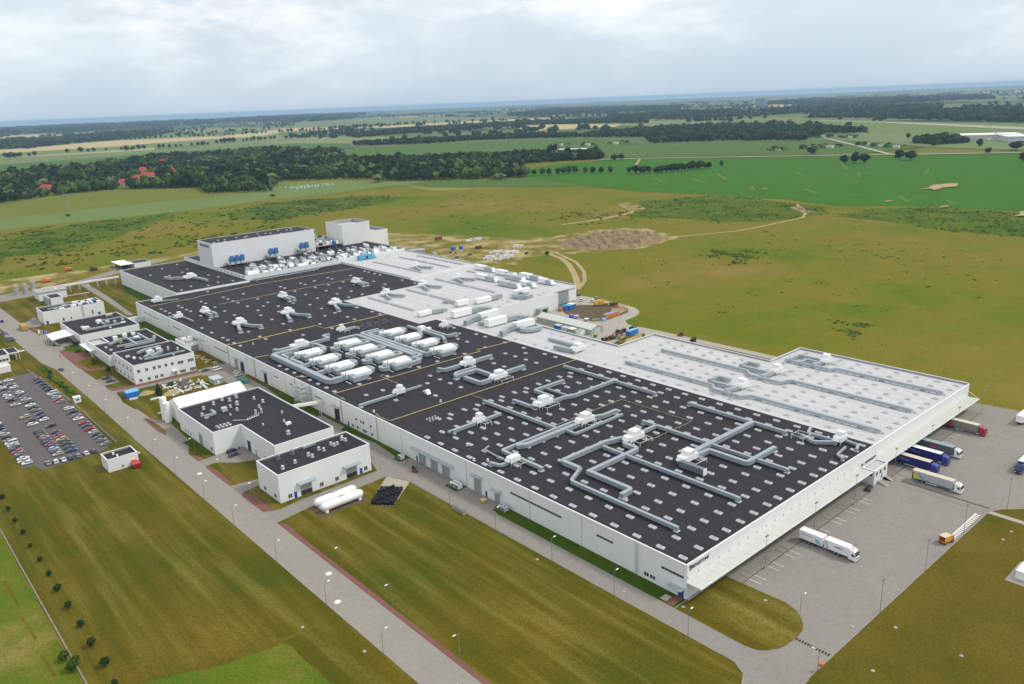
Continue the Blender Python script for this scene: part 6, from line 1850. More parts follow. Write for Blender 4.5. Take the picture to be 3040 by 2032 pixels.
for rn, (x, lst) in ROWS.items():
    lst = sorted(lst)
    for k, (y, c) in enumerate(lst):
        kd = 'van' if (rn.startswith('row at the left') and c == 'white' and y > 270 and y < 276) or (rn.startswith('fence row') and abs(y - 333.4) < .1) else random.choice(['hatch', 'hatch', 'estate', 'sedan'])
        car(x + random.uniform(-.3, .3), y + random.uniform(-.15, .15), (0 if random.random() < .6 else math.pi) + random.uniform(-.04, .04), c, kd,
            '%s car, %s from the near end, %s' % (cn(c), ORDN[k], rn), 'cars in the car park')
for k, (x, y, c) in enumerate([(-107.7, 238.2, 'taupe'), (-105.0, 237.6, 'white'), (-102.2, 237.2, 'white'), (-99.6, 237.2, 'navy'), (-96.7, 237.2, 'grey'), (-93.6, 237.3, 'white'), (-90.6, 237.4, 'purple')]):
    car(x, y, math.pi / 2 + random.uniform(-.05, .05), c, random.choice(['hatch', 'sedan', 'estate']), '%s car on the bottom edge of the car park, %s from the left' % (cn(c), ORDN[k]), 'cars in the car park')
for x, y, rz, c, kd, lb in (
    (-57.5, 337.9, 0, 'black', 'estate', 'dark car parked by the office lawn, farther of two'),
    (-57.2, 331.4, 0, 'black', 'estate', 'dark car parked by the office lawn, nearer of two'),
    (-71.0, 375.2, 1.75, 'darkgrey', 'sedan', 'dark grey car driving on the road past the gate'),
    (-77.6, 494, 0, 'navy', 'sedan', 'farthest of five dark cars on the grass left of the road'),
    (-77.4, 488, 0, 'steel', 'hatch', 'second farthest of five cars on the grass left of the road'),
    (-77.4, 482, 0, 'silver', 'hatch', 'silver car in the middle of five on the grass left of the road'),
    (-77.4, 476, 0, 'navy', 'estate', 'second nearest of five cars on the grass left of the road'),
    (-77.5, 470.5, 0, 'darkgrey', 'sedan', 'nearest of five cars on the grass left of the road'),
    (-72.0, 533.5, 1.57, 'blue', 'van', 'blue van with white roof on the far gate road'),
    (-79.4, 435.7, .2, 'white', 'sedan', 'white car behind the guard house porch'),
    (-14.2, 310.0, .05, 'darkgrey', 'sedan', 'dark car parked right of the two-storey office'),
    (-8.8, 306.8, .05, 'white', 'van', 'white pickup van right of the two-storey office'),
    (-3.6, 293.0, -.2, 'white', 'hatch', 'white car by the dark facade opening, farther of two'),
    (-5.2, 288.0, .1, 'white', 'hatch', 'white car by the dark facade opening, nearer of two'),
    (-49.9, 189.2, .25, 'navy', 'estate', 'navy car parked in the notch of the workshop, nearer of two'),
    (-48.9, 193.6, .25, 'black', 'estate', 'black car parked in the notch of the workshop, farther of two'),
    (97.5, -5.3, .15, 'black', 'sedan', 'black car parked below the dock office'),
    (274, 490, .6, 'white', 'van', 'leftmost white van on the bare ground behind the plant'),
    (277, 497, .6, 'white', 'van', 'second white van on the bare ground behind the plant'),
    (270.5, 478, .4, 'darkgrey', 'sedan', 'dark car nearest the hall on the bare ground'),
    (290, 488, .9, 'maroon', 'van', 'dark red van in front of the blue containers'),
    (291.5, 482, .9, 'navy', 'hatch', 'navy car in front of the blue containers'),
    (299.5, 485, .9, 'white', 'hatch', 'white car right of the navy one on the bare ground'),
    (279.6, 464, .3, 'navy', 'estate', 'navy car in the nearer pair on the bare ground'),
    (284.6, 462, .3, 'silver', 'estate', 'silver car in the nearer pair on the bare ground'),
    (296, 465.5, .3, 'black', 'sedan', 'black car alone on the bare ground'),
    (330, 425, .3, 'black', 'van', 'black vehicle by the spoil mound track'),
    (232.5, 262.0, .5, 'white', 'van', 'white van by the tall grey rear door'),
    (242.5, 275.0, 1.0, 'green', 'van', 'green and white van peeking past the rear corner'),
    (243.0, 257.5, .4, 'taupe', 'van', 'grey-brown van on the rear loop road'),
    (235.2, 254.0, .35, 'white', 'van', 'long white van behind the yellow crane')):
    car(x, y, rz, c, kd, lb, 'vehicles round the plant', 0.13)

def cab(r, x0, w_, m, h=3.5):
    # cab facing +x, rear at x0
    b = MB()
    hw = w_ / 2
    loft(b, [(x0, [(hw, .55), (hw, 1.4), (hw, h - .5), (hw * .92, h)]), (x0 + 1.2, [(hw, .5), (hw, 1.4), (hw, h - .55), (hw * .9, h - .1)]), (x0 + 1.85, [(hw, .45), (hw, 1.4), (hw * .98, h - .9), (hw * .88, h - .55)]), (x0 + 2.25, [(hw * .98, .42), (hw * .98, 1.6), (hw * .95, 1.75), (hw * .9, 1.8)]), (x0 + 2.35, [(hw * .9, .45), (hw * .92, 1.2), (hw * .9, 1.35), (hw * .88, 1.4)])])
    c = b.build('cab', m, r)
    g = MB().quad((x0 + 2.29, -hw * .86, 1.82), (x0 + 2.29, hw * .86, 1.82), (x0 + 1.93, hw * .84, h - .72), (x0 + 1.93, -hw * .84, h - .72))
    g.build('windscreen', 'glass', c)
    for s_ in (-1, 1):
        q = [(x0 + 1.0, s_ * (hw + .012), 1.75), (x0 + 1.85, s_ * (hw + .012), 1.75), (x0 + 1.62, s_ * (hw + .012), 2.55), (x0 + 1.0, s_ * (hw + .012), 2.6)]
        MB().quad(*(q if s_ < 0 else q[::-1])).build('side_window', 'glass', c)
        MB().box(x0 + 2.0, x0 + 2.15, s_ * (hw + .2) - .1, s_ * (hw + .2) + .1, 1.8, 2.6).build('mirror', 'chassis', c)
        MB().box(x0 + 2.2, x0 + 2.37, s_ * hw * .7 - .2, s_ * hw * .7 + .2, .7, .95).build('headlight', 'lamp_white', c)
    MB().box(x0 + 2.27, x0 + 2.36, -hw * .6, hw * .6, 1.0, 1.35).build('grille', 'chassis', c)
    MB().box(x0 + .5, x0 + .95, -.3, .3, h - .06, h + .02).build('roof_hatch', 'glass', c)
    return c
def twheels(r, xs, w_):
    for x in xs:
        for s_ in (-1, 1):
            inst('wheel', WH_T, r, (x, s_ * (w_ / 2 - .2), .52))
def trailer(r, x0, x1, side, roof, w_=2.55, z0=1.15, z1=4.0, skirt=True):
    hw = w_ / 2
    t_ = MB().box(x0, x1, -hw, hw, z0, z1).build('trailer_body', side, r)
    MB().box(x0 - .03, x1 + .03, -hw - .03, hw + .03, z1, z1 + .07).build('trailer_roof', roof, t_)
    MB().box(x0 - .02, x1 + .02, -hw - .025, hw + .025, z0 - .18, z0 - .002).build('side_rail', 'chassis', t_)
    MB().box(x0 + .3, x1 - .3, -.5, .5, .75, z0 - .19).build('chassis', 'chassis', r)
    d_ = MB()
    for y in (-hw * .5, hw * .5):
        d_.box(x0 - .05, x0 - .005, y - hw * .44, y + hw * .44, z0 + .1, z1 - .1)
    d_.build('rear_doors', roof, t_)
    st = MB()
    k = x0 + 1.2
    while k < x1 - .5:
        for s_ in (-1, 1):
            st.box(k - .02, k + .02, s_ * (hw + .012) - .012, s_ * (hw + .012) + .012, z0 + .05, z1 - .05)
        k += 1.5
    st.build('curtain_strap', side, t_, kind='stuff')
    if skirt:
        for s_ in (-1, 1):
            MB().box(x0 + 5.0, x0 + 8.6, s_ * hw - .04 * (s_ + 1) , s_ * hw + .04 * (1 - s_), .5, .95).build('side_guard', 'unit_grey', r)
    return t_
def semi(x, y, rz, label, side, roof, cabm, h=3.55):
    # origin at the middle of the rear end
    r = root('semi_truck', (x, y, .11), label, 'truck', 'trucks in the yard', rz)
    ORG[r.name] = (0, 0, 0)
    t_ = trailer(r, 0, 13.6, side, roof)
    cab(r, 14.1, 2.45, cabm, h)
    MB().box(11.6, 15.6, -.45, .45, .55, .95).build('tractor_chassis', 'chassis', r)
    MB().box(12.2, 14.0, -1.15, 1.15, .45, .95).build('fuel_tank', 'unit_grey', r)
    twheels(r, (2.2, 3.5, 4.8, 12.4, 15.5), 2.5)
    return r, t_
ND = -math.pi / 2
t1, tr = semi(115.75, -12.7, ND, 'white-cab truck with silver trailer and a yellow splash at its tail', 'trailer_silver', 'trailer_cream', 'white_paint')
b = MB()
b.v = [(0.5, -1.30, 1.2), (2.0, -1.30, 1.2), (2.6, -1.30, 1.5), (1.6, -1.30, 2.0), (2.1, -1.30, 2.6), (1.1, -1.30, 2.7), (1.5, -1.30, 3.5), (0.7, -1.30, 3.6), (0.4, -1.30, 2.4)]
b.f = [tuple(range(9))]
b.m = [0]
b.build('yellow_splash', 'logo_yellow', tr)
MB().box(0.01, .45, -1.305, -1.28, 1.2, 3.4).build('maroon_panel', 'machine_brown', tr)
MB().tube([(1.9, -1.3, 3.3), (2.6, -1.3, 2.8), (3.2, -1.3, 1.9), (4.2, -1.3, 1.5), (6.0, -1.3, 1.25)], .07, 4).build('swirl', 'logo_navy', tr)
MB().tube([(3.0, -1.3, 2.6), (3.4, -1.3, 1.9), (4.6, -1.3, 1.3)], .05, 4).build('swirl', 'logo_navy', tr)
for x, lb, rf in ((125.75, 'blue truck with navy trailer and cream roof, nearer of two at the dock', 'trailer_cream'), (135.4, 'blue truck with navy trailer and white roof, farther of two at the dock', 'unit_white')):
    t2, tr = semi(x, -0.9, ND, lb, 'trailer_navy', rf, 'blue_paint')
    for k, (xa, xb, za) in enumerate(((1.9, 4.6, 3.0), (2.9, 6.6, 2.6), (2.9, 6.4, 2.3))):
        MB().box(xa, xb, -1.315, -1.285, za, za + .16).build('lettering', 'logo_pale', tr)
    b = MB()
    for k in range(12):
        a = math.pi * (.3 + 1.5 * k / 11)
        b.v += [(1.9 + .75 * math.cos(a), -1.31, 2.6 + .75 * math.sin(a)), (1.9 + .5 * math.cos(a), -1.31, 2.6 + .5 * math.sin(a))]
    for k in range(11):
        b.f.append((2 * k, 2 * k + 1, 2 * k + 3, 2 * k + 2)); b.m.append(0)
    b.build('ring_mark', 'logo_pale', tr)
t3, tr = semi(144.3, -1.8, ND, 'white-cab truck with dark grey trailer marked in red at the dock', 'trailer_grey', 'trailer_greyroof', 'white_paint')
MB().box(5.4, 8.2, -1.315, -1.285, 2.55, 3.1).build('lettering', 'sign_red', tr)
MB().box(4.1, 5.2, -1.315, -1.285, 2.75, 3.05).build('lettering', 'logo_navy', tr)
MB().box(5.6, 7.4, -1.315, -1.285, 2.2, 2.32).build('lettering', 'trailer_greyroof', tr)
t4, tr = semi(172.4, -0.6, ND, 'red-cab truck with dirty brown-grey trailer, farthest at the dock', 'trailer_dirty', 'trailer_cream', 'red_paint')
MB().box(.3, 3.6, -1.31, -1.285, 1.2, 3.9).build('red_panel', 'red_paint', tr)
t5, tr = semi(192.8, -22.2, 0, 'white trailer truck at the right edge seen from behind', 'white_paint', 'tent_white', 'white_paint')
t6, tr = semi(160.8, -37.1, math.pi, 'navy-cab truck with white-roofed trailer at the right edge facing left', 'navy_paint', 'tent_white', 'navy_paint')
# drawbar combination
DB = root('drawbar_truck', (51.0, -5.9, .11), 'white truck with white trailer and small lettering alone in the near bays', 'truck', 'trucks in the yard', ND)
ORG[DB.name] = (0, 0, 0)
ta = trailer(DB, 0, 7.6, 'white_paint', 'tent_white', skirt=False)
tb = trailer(DB, 8.3, 15.6, 'white_paint', 'tent_white', skirt=False)
cab(DB, 15.7, 2.5, 'white_paint', 3.75)
MB().box(7.6, 8.4, -.15, .15, .7, .9).build('drawbar', 'chassis', DB)
MB().box(8.5, 17.4, -.45, .45, .55, .95).build('truck_chassis', 'chassis', DB)
twheels(DB, (3.2, 4.6, 11.4, 12.7, 17.1), 2.5)
text('lettering', 'INGRWA', tb, 'logo_navy', (11.4, -1.325, 2.55), (1, 0, 0), (0, 0, 1), .78, .01, 0, 2.5)
b = MB()
for k in range(14):
    a = math.pi * (.62 + 1.75 * k / 13)
    b.v += [(14.5 + .36 * math.cos(a), -1.32, 2.8 + .36 * math.sin(a)), (14.5 + .24 * math.cos(a), -1.32, 2.8 + .24 * math.sin(a))]
for k in range(13):
    b.f.append((2 * k, 2 * k + 1, 2 * k + 3, 2 * k + 2)); b.m.append(0)
b.build('ring_logo', 'logo_teal', tb)
MB().box(.6, 4.6, -1.31, -1.285, 2.9, 3.0).build('line_mark', 'logo_navy', ta)
b = MB()
b.v = [(8.9, -1.3, 1.3), (9.7, -1.3, 1.3), (9.2, -1.3, 2.4), (9.0, -1.3, 3.6), (8.6, -1.3, 3.6)]
b.f = [tuple(range(5))]
b.m = [0]
b.build('pale_swoosh', 'logo_teal', tb)
b = MB()
b.v = [(5.6, -1.3, 1.4), (7.2, -1.3, 1.4), (6.8, -1.3, 2.6), (5.4, -1.3, 3.0), (5.0, -1.3, 2.4)]
b.f = [tuple(range(5))]
b.m = [0]
b.build('pale_swoosh', 'logo_teal', ta)
# orange road-marking machine
OM = root('marking_machine', (79.4, -37.6, .11), 'orange box-bodied road marking vehicle beside the white hatching', 'vehicle', None, -.25)
ORG[OM.name] = (0, 0, 0)
MB().box(-1.6, 1.5, -1.1, 1.1, .8, 1.0).build('bed', 'orange', OM)
bx_ = MB()
bx_.box(-1.5, 1.5, -1.05, -1.0, 1.0, 2.6).box(-1.5, 1.5, 1.0, 1.05, 1.0, 2.6).box(1.45, 1.5, -1.0, 1.0, 1.0, 2.6)
bx_.build('body', 'crane_yellow', OM)
MB().box(-1.6, 1.55, -1.1, 1.1, 2.6, 2.72).build('roof', 'trailer_cream', OM)
MB().box(1.6, 3.0, -.95, .95, .5, 1.7).frust((1.7, 2.9, -.9, .9), (1.8, 2.4, -.8, .8), 1.7, 2.4, 0).build('cab', 'orange', OM)
MB().box(2.95, 3.9, -.2, .2, .4, .6).build('marking_arm', 'orange', OM)
for wx_ in (-.9, 2.2):
    for s_ in (-1, 1):
        inst('wheel', WH_T, OM, (wx_, s_ * .95, .52))

# ------------------------------------------------------------------ lamps, signs, fences
def lamp(x, y, h, dx, dy, label, group, name='street_lamp', head=(.95, .38), z=0.05):
    r = root(name, (x, y, z), label, 'lamp post', group)
    MB().cyl(x, y, .09, z, h, 8, r1=.05).build('pole', 'pole', r)
    if name == 'street_lamp':
        MB().tube([(x, y, h - .05), (x + dx * .6, y + dy * .6, h + .15), (x + dx, y + dy, h + .2)], .05, 5).build('arm', 'pole', r)
        a, b_ = (head if abs(dx) > abs(dy) else head[::-1])
        cx, cy = x + dx * 1.3, y + dy * 1.3
        MB().frust((cx - a / 2, cx + a / 2, cy - b_ / 2, cy + b_ / 2), (cx - a / 2 + .1, cx + a / 2 - .1, cy - b_ / 2 + .1, cy + b_ / 2 - .1), h + .12, h + .34).build('lamp_head', 'lamp_white', r)
    else:
        MB().box(x - .5, x + .5, y - .06, y + .06, h - .1, h).build('cross_bar', 'pole', r)
        for s_ in (-1, 1):
            MB().box(x + s_ * .42 - .25, x + s_ * .42 + .25, y - .35, y + .15, h, h + .28).build('flood_light', 'pole', r)
    return r
for k, y in enumerate((-10.2, 15.2, 40.3, 66.7, 91.7)):
    lamp(-12.9, y, 8.0, 1.0, 0, 'street lamp beside the facade road, %s from the near end' % ORDN[k], 'street lamps along the facade road')
for k, y in enumerate((-20, 10, 39.4, 68.8, 99.8, 132, 158, 187, 212, 247, 280, 308, 338)):
    lamp(-74.1, y, 7.6, 1.1, 0, 'street lamp on the left verge of the main road, %s from the near end' % ORDN[k], 'street lamps left of the main road')
for k, y in enumerate((24.8, 55.7, 83.3, 145, 173.8, 202.5)):
    lamp(-60.6, y, 7.4, -1.1, 0, 'street lamp behind the red footway of the main road, %s from the near end' % ORDN[k], 'street lamps right of the main road')
for k, (x, y, h) in enumerate(((30.9, -40.0, 10.6), (58.7, -40.2, 11.0), (86.4, -40.3, 11.3), (114.2, -43.5, 11.3))):
    lamp(x, y, h, 0, 0, 'tall twin floodlight mast on the grass edge of the yard, %s from the near end' % ORDN[k], 'yard floodlight masts', 'floodlight_mast')
for k, (x, y) in enumerate(((28.8, -6.9), (57.0, -6.9), (83.7, -6.9), (113.4, -6.9), (143.1, -7.4), (168.6, -7.4), (195.0, -7.2))):
    r = lamp(x, y, 10.8, 0, 0, 'floodlight mast standing among the dock bays, %s from the near corner' % ORDN[k], 'dock floodlight masts', 'floodlight_mast')
    for q in range(3):
        MB().cyl(x, y, .22, .2 + q * .5, .45 + q * .5, 8).build('warning_band', 'road_mark_yellow', r)
lamp(17.6, -24.6, 5.0, .9, -.3, 'short street lamp on the rounded corner lawn', 'street lamps in the yard')
lamp(-1.3, -39.8, 6.4, -.6, .9, 'street lamp with an orange sign at the yard exit', 'street lamps in the yard')
sg_ = root('road_sign', (-1.0, -40.3, 0), 'orange round sign on a post at the yard exit', 'sign')
MB().cyl(-1.0, -40.3, .05, 0, 2.2, 6).build('post', 'pole', sg_)
MB().cyl(-1.0, -40.3, .45, 1.8, 2.6, 10).build('panel', 'orange', sg_)
bs = root('blue_sign', (-13.0, 62.2, 0), 'small blue sign on the verge of the facade road', 'sign')
MB().box(-13.4, -12.6, 61.8, 61.9, .5, 1.5).build('panel', 'cont_lightblue', bs)
MB().box(-13.3, -13.2, 61.8, 61.9, 0, .5).box(-12.8, -12.7, 61.8, 61.9, 0, .5).build('post', 'pole', bs)
# fences
def fence(name, path, label, h=1.9, step=3.0, rail='kerb_stone'):
    r = root(name, (path[0][0], path[0][1], 0), label, 'fence')
    for (ax, ay), (bx, by) in zip(path, path[1:]):
        ln = math.hypot(bx - ax, by - ay)
        n = max(1, int(ln / step))
        dx, dy = (bx - ax) / ln, (by - ay) / ln
        MB().prism(ribbon([(ax, ay), (bx, by)], .18), 0, .32).build('plinth', rail, r)
        for z in (h - .05, h * .55):
            MB().tube([(ax, ay, z), (bx, by, z)], .022, 4).build('rail', 'galv', r)
        pm = MB()
        for k in range(n + 1):
            x, y = ax + dx * ln * k / n, ay + dy * ln * k / n
            o = MB().box(x - .03, x + .03, y - .03, y + .03, 0, h).build('post', 'galv', r)
    return r
fence('boundary_fence', [(-133.6, 60), (-133.5, 240)], 'thin boundary fence on a concrete plinth at the lower left', 1.7, 4)
fence('car_park_fence', [(-80.6, 240.5), (-80.6, 309), (-80.6, 313), (-85, 391)], 'low fence between the car park and the verge of the main road', 1.5, 5)
# hedge plants along the verge come later; horizontal tanks
for k, (y, lb) in enumerate(((119.0, 'nearer of two long white gas tanks on the grass'), (123.6, 'farther of two long white gas tanks on the grass'))):
    r = root('gas_tank', (-40, y, 0), lb, 'tank', 'gas tanks')
    b = MB()
    n = 16
    xs = [(-48.3, .05), (-48.1, .8), (-47.6, 1.35), (-46.9, 1.6), (-32.9, 1.6), (-32.2, 1.35), (-31.7, .8), (-31.5, .05)]
    for x, rr in xs:
        b.v += [(x, y + rr * math.cos(2 * math.pi * q / n), 2.1 + rr * math.sin(2 * math.pi * q / n)) for q in range(n)]
    for a in range(len(xs) - 1):
        for q in range(n):
            j = (q + 1) % n
            b.f.append((a * n + q, a * n + j, a * n + n + j, a * n + n + q)); b.m.append(0)
    b.build('vessel', 'tank_white', r, smooth=True)
    for x in (-46.5, -33.3):
        MB().box(x - .5, x + .5, y - 1.3, y + 1.3, 0, 1.3).build('saddle', 'tank_white', r)
    MB().cyl(-40, y, .35, 3.6, 4.2, 10).box(-41.4, -38.6, y - .25, y + .25, 3.68, 3.8).build('valve', 'unit_grey', r)
ground('gravel_bed', rect(-50, -30.5, 115.8, 126.2), 0.062, 'soil')
# stacked black drums / rolls
ground('tyre_pad', [(-16.2, 127), (-12.3, 117), (-27.5, 105.2), (-32.8, 111.5), (-24, 120.5)], 0.13, 'pave_light')
RT = MB()
for zz_ in (0, 1):
    pass
n = 14
rm = MB()
for z_, rr in ((0, .62), (.08, .7), (.5, .7), (.58, .62), (.58, .36), (.45, .32)):
    rm.v += [(rr * math.cos(2 * math.pi * q / n), rr * math.sin(2 * math.pi * q / n), z_) for q in range(n)]
for a in range(5):
    for q in range(n):
        j = (q + 1) % n
        rm.f.append((a * n + q, a * n + j, a * n + n + j, a * n + n + q)); rm.m.append(0)
rm.f.append(tuple(5 * n + q for q in range(n))); rm.m.append(0)
TYM = rm.mesh('truck_tyre', ['rubber'])
random.seed(9)
ex, ey = Vector((-17.5 + 27.4, 114.6 - 105.4)).normalized(), None
ux = Vector((0.755, 0.655))
vx = Vector((-0.655, 0.755))
k_ = 0
for i in range(9):
    for j in range(6):
        p = Vector((-27.2, 106.2)) + ux * (i * 1.42 + random.uniform(-.1, .1)) + vx * (j * 1.42 + random.uniform(-.1, .1))
        hgt = 2 if (i + j) % 5 else 3
        for q in range(hgt):
            o = bpy.data.objects.new('stacked_tyre', TYM)
            COL.objects.link(o)
            o.location = (p.x + random.uniform(-.05, .05), p.y, .14 + q * .59)
            tag(o, 'black tyre in the stacks on the paved pad beside the white tanks', 'tyre', 'stacked black tyres')
# bits round the facade
for k, (x0, x1, y0, y1, lb) in enumerate(((-4.4, -2.6, 134.8, 137.0, 'pale outdoor cooler on the grass farthest along the facade'), (-4.2, -2.2, 100.6, 103.0, 'twin-fan cooler by the grey facade door, farther of two'), (-4.2, -2.2, 98.0, 100.4, 'twin-fan cooler by the grey facade door, nearer of two'), (-3.6, -1.6, 73.2, 76.8, 'grey cooler on a stand at the start of the grass strip'))):
    r = root('outdoor_cooler', ((x0 + x1) / 2, y0, .1), lb, 'cooler', 'outdoor coolers')
    MB().box(x0, x1, y0, y1, .5, 2.0).build('casing', 'unit_white' if k < 3 else 'unit_grey', r)
    for q in range(2):
        MB().cyl((x0 + x1) / 2, y0 + (y1 - y0) * (.27 + .46 * q), .42, 2.0, 2.12, 12).build('fan', 'steel_dark', r)
    MB().box(x0 - .02, x0 - .003, y0 + .1, y1 - .1, .6, 1.9).build('coil', 'steel_dark', r)
    for xx in (x0 + .05, x1 - .2):
        for yy in (y0 + .05, y1 - .2):
            MB().box(xx, xx + .15, yy, yy + .15, .11, .5).build('leg', 'galv', r)
gr = root('gas_rack', (-13.4, 85, .05), 'row of small grey cages on the verge of the facade road', 'cage')
for k in range(6):
    y = 82.2 + k * 1.1
    MB().box(-14.2, -13.0, y, y + .9, .1, 1.3).build('cage', 'galv', gr)
    MB().box(-14.1, -13.1, y + .1, y + .8, 1.31, 1.5).build('cage_top', 'steel_dark', gr)
r = root('forklift', (-6.4, 122.5, .1), 'dark red forklift driving past the three grey facade doors', 'forklift')
MB().box(-6.9, -5.8, 121.2, 123.4, .35, 1.1).build('body', 'rust', r)
MB().box(-6.8, -5.9, 121.4, 122.6, 2.0, 2.08).build('guard', 'chassis', r)
MB().box(-6.8, -5.9, 123.5, 123.65, .2, 2.3).build('mast', 'chassis', r)
for x in (-6.75, -5.95):
    for y in (121.5, 122.5):
        MB().box(x - .04, x + .04, y - .04, y + .04, 1.1, 2.0).build('guard_post', 'chassis', r)
    for y in (121.6, 123.0):
        MB().tube([(x - .1, y, .33), (x + .1, y, .33)], .3, 10).build('wheel', 'tyre', r)
r = root('yellow_skip', (-3.4, 84.6, .1), 'small yellow skip by the narrow facade door', 'skip')
MB().frust((-3.9, -2.7, 84.0, 85.4), (-4.1, -2.5, 83.8, 85.6), .2, 1.2).build('tub', 'pipe_bright', r)
MB().box(-3.8, -2.8, 84.2, 85.2, .1, .2).build('base', 'chassis', r)
# blue container and building rubble by the office
r = root('site_container', (-56, 299, .1), 'bright blue container with light blue roof at the road bend', 'container')
MB().box(-59.4, -53.2, 296.2, 301.4, .1, 2.9).build('box', 'cont_blue', r)
MB().frust((-59.5, -53.1, 296.1, 301.5), (-59.5, -53.1, 298, 299.6), 2.9, 3.5).build('roof', 'cont_lightblue', r)
MB().box(-59.46, -59.41, 297.2, 299, .2, 2.6).build('door', 'door_blue', r)
r = root('container_wagon', (-65.4, 497, .1), 'ochre box container standing on the gate road', 'container')
MB().box(-67, -63.6, 491.4, 502.4, .6, 3.6).build('box', 'cont_ochre', r)
MB().box(-66.6, -64, 492, 502, .1, .6).build('base', 'chassis', r)
r = root('orange_dumper', (-82.4, 208.2, .05), 'orange and red skip loader beside the small kiosk', 'machine')
MB().frust((-83.6, -81.2, 206.4, 209.4), (-83.9, -80.9, 206.2, 209.8), .4, 2.1).build('skip', 'red_paint', r)
MB().frust((-83.4, -81.4, 209.5, 211.3), (-83.2, -81.6, 209.6, 211.0), .6, 2.6).build('body', 'orange', r)
for y in (206.9, 210.6):
    MB().tube([(-83.7, y, .4), (-81.2, y, .4)], .38, 10).build('wheel', 'tyre', r)
r = root('portable_cabin', (-17.5, 287, .1), 'small grey portable cabin among the white building rubble', 'cabin')
MB().box(-20.2, -15.4, 283.2, 290.2, .15, 2.8).build('wall', 'shed_side', r)
MB().box(-20.4, -15.2, 283.0, 290.4, 2.8, 3.0).build('roof', 'unit_grey', r)
MB().box(-18.4, -17.4, 283.12, 283.19, .2, 2.2).build('door', 'unit_white', r)
random.seed(21)
for k in range(46):
    x, y = random.uniform(-41, -20), random.uniform(284, 303.5)
    if -21.5 < x < -14 and 281 < y < 292:
        continue
    ln, a = random.uniform(2.5, 8), random.choice([1.57, 1.45, 1.65, 0.1]) + random.uniform(-.15, .15)
    b = MB().box(-ln / 2, ln / 2, -.35, .35, 0, .35)
    o = b.build('concrete_beam', random.choice(['debris', 'unit_white', 'debris']))
    o.location = (x, y, .11 + random.choice([0, .36]))
    o.rotation_euler = (0, 0, a)
    tag(o, 'white concrete beam in the rubble yard behind the office', 'beam', 'rubble beams behind the office')
for k, (x, y, w_, lb) in enumerate(((-49.5, 285.5, 4.5, 'flat white slab lying on the rough grass'), (-57.2, 293.6, 4.0, 'pale slabs below the blue container'), (-54.2, 262.6, 3.4, 'bundle of grey steel sections on the ground left of the tent'))):
    b = MB()
    for q in range(3):
        b.box(x - w_ / 2 + q * .2, x + w_ / 2 + q * .2, y - 1 + q * .75, y - .45 + q * .75, .1, .5)
    b.thing('slab_pile', 'debris' if k < 2 else 'galv', lb, 'slabs')
MB().frust((-34.6, -29.6, 291, 297), (-33.6, -30.6, 293, 295), .1, 3.0).thing('gravel_heap', 'asphalt', 'dark grey cone-shaped heap in the rubble yard', 'heap')
for k, (x, y, s_, lb) in enumerate(((-50, 297, 4.5, 'sandy soil heap beside the blue container'), (-41, 287, 5.0, 'sandy soil heap beside the spruce'))):
    b = MB()
    for q, (rr, hh) in enumerate(((1, 0), (.75, .5), (.4, .9))):
        b.v += [(x + s_ * rr * math.cos(a * .7) * (1 + .2 * math.sin(a * 3.1)), y + s_ * .7 * rr * math.sin(a * .7), .1 + 1.4 * hh) for a in range(9)]
    for q in range(2):
        for a in range(9):
            j = (a + 1) % 9
            b.f.append((q * 9 + a, q * 9 + j, q * 9 + 9 + j, q * 9 + 9 + a)); b.m.append(0)
    b.f.append(tuple(18 + a for a in range(9))); b.m.append(0)
    b.thing('soil_heap', 'sand', lb, 'heap')
b = MB()
for q, (rr, hh) in enumerate(((1, 0), (.9, .6), (.5, 1))):
    b.v += [(-7.0 + 2.4 * rr * math.cos(a * .57), 277.5 + 5.6 * rr * math.sin(a * .57), .1 + 1.8 * hh * (1 + .2 * math.sin(a * 2))) for a in range(11)]
for q in range(2):
    for a in range(11):
        j = (a + 1) % 11
        b.f.append((q * 11 + a, q * 11 + j, q * 11 + 11 + j, q * 11 + 11 + a)); b.m.append(0)
b.f.append(tuple(22 + a for a in range(11))); b.m.append(0)
b.thing('covered_pile', 'tarp_green', 'pile under a crumpled green tarpaulin beside the facade', 'pile')
b = MB()
for k in range(14):
    x, y = -6 + random.uniform(-2, 2), 316 + k * 2.3
    b.box(x - 1.2, x + 1.2, y - .8, y + .8, .05, .35 + random.random() * .4)
b.thing('pallet_pile', 'timber', 'long untidy brown pile of pallets along the facade', 'pile')
# rear yard clutter
def cont(x, y, lx, ly, h, m, roofm, label, rz=0.0, cat='container', name='container'):
    r = root(name, (x, y, .1), label, cat, None, rz)
    ORG[r.name] = (0, 0, 0)
    MB().box(-lx / 2, lx / 2, -ly / 2, ly / 2, .12, h).build('box', m, r)
    rb = MB()
    k = -lx / 2 + .5
    while k < lx / 2:
        rb.box(k - .06, k + .06, -ly / 2 - .05, -ly / 2, .2, h - .1)
        k += .9
    rb.build('rib', m, r, kind='stuff')
    MB().box(-lx / 2 - .03, lx / 2 + .03, -ly / 2 - .03, ly / 2 + .03, h, h + .12).build('roof', roofm, r)
    for s_ in (-1, 1):
        MB().box(s_ * lx * .4 - .2, s_ * lx * .4 + .2, -ly / 2 + .1, ly / 2 - .1, 0, .12).build('skid', 'chassis', r)
    return r
cont(213, 217.6, 13, 2.8, 2.9, 'cont_orange', 'cont_lilac', 'long orange container with lilac roof beside the rear loop road')
cont(206.4, 254.0, 3.0, 5.0, 2.7, 'cont_blue', 'cont_blue', 'blue site container at the rear wall, left of three')
cont(210.4, 253.6, 3.0, 5.0, 2.7, 'cont_blue', 'cont_lightblue', 'blue site container at the rear wall, middle of three')
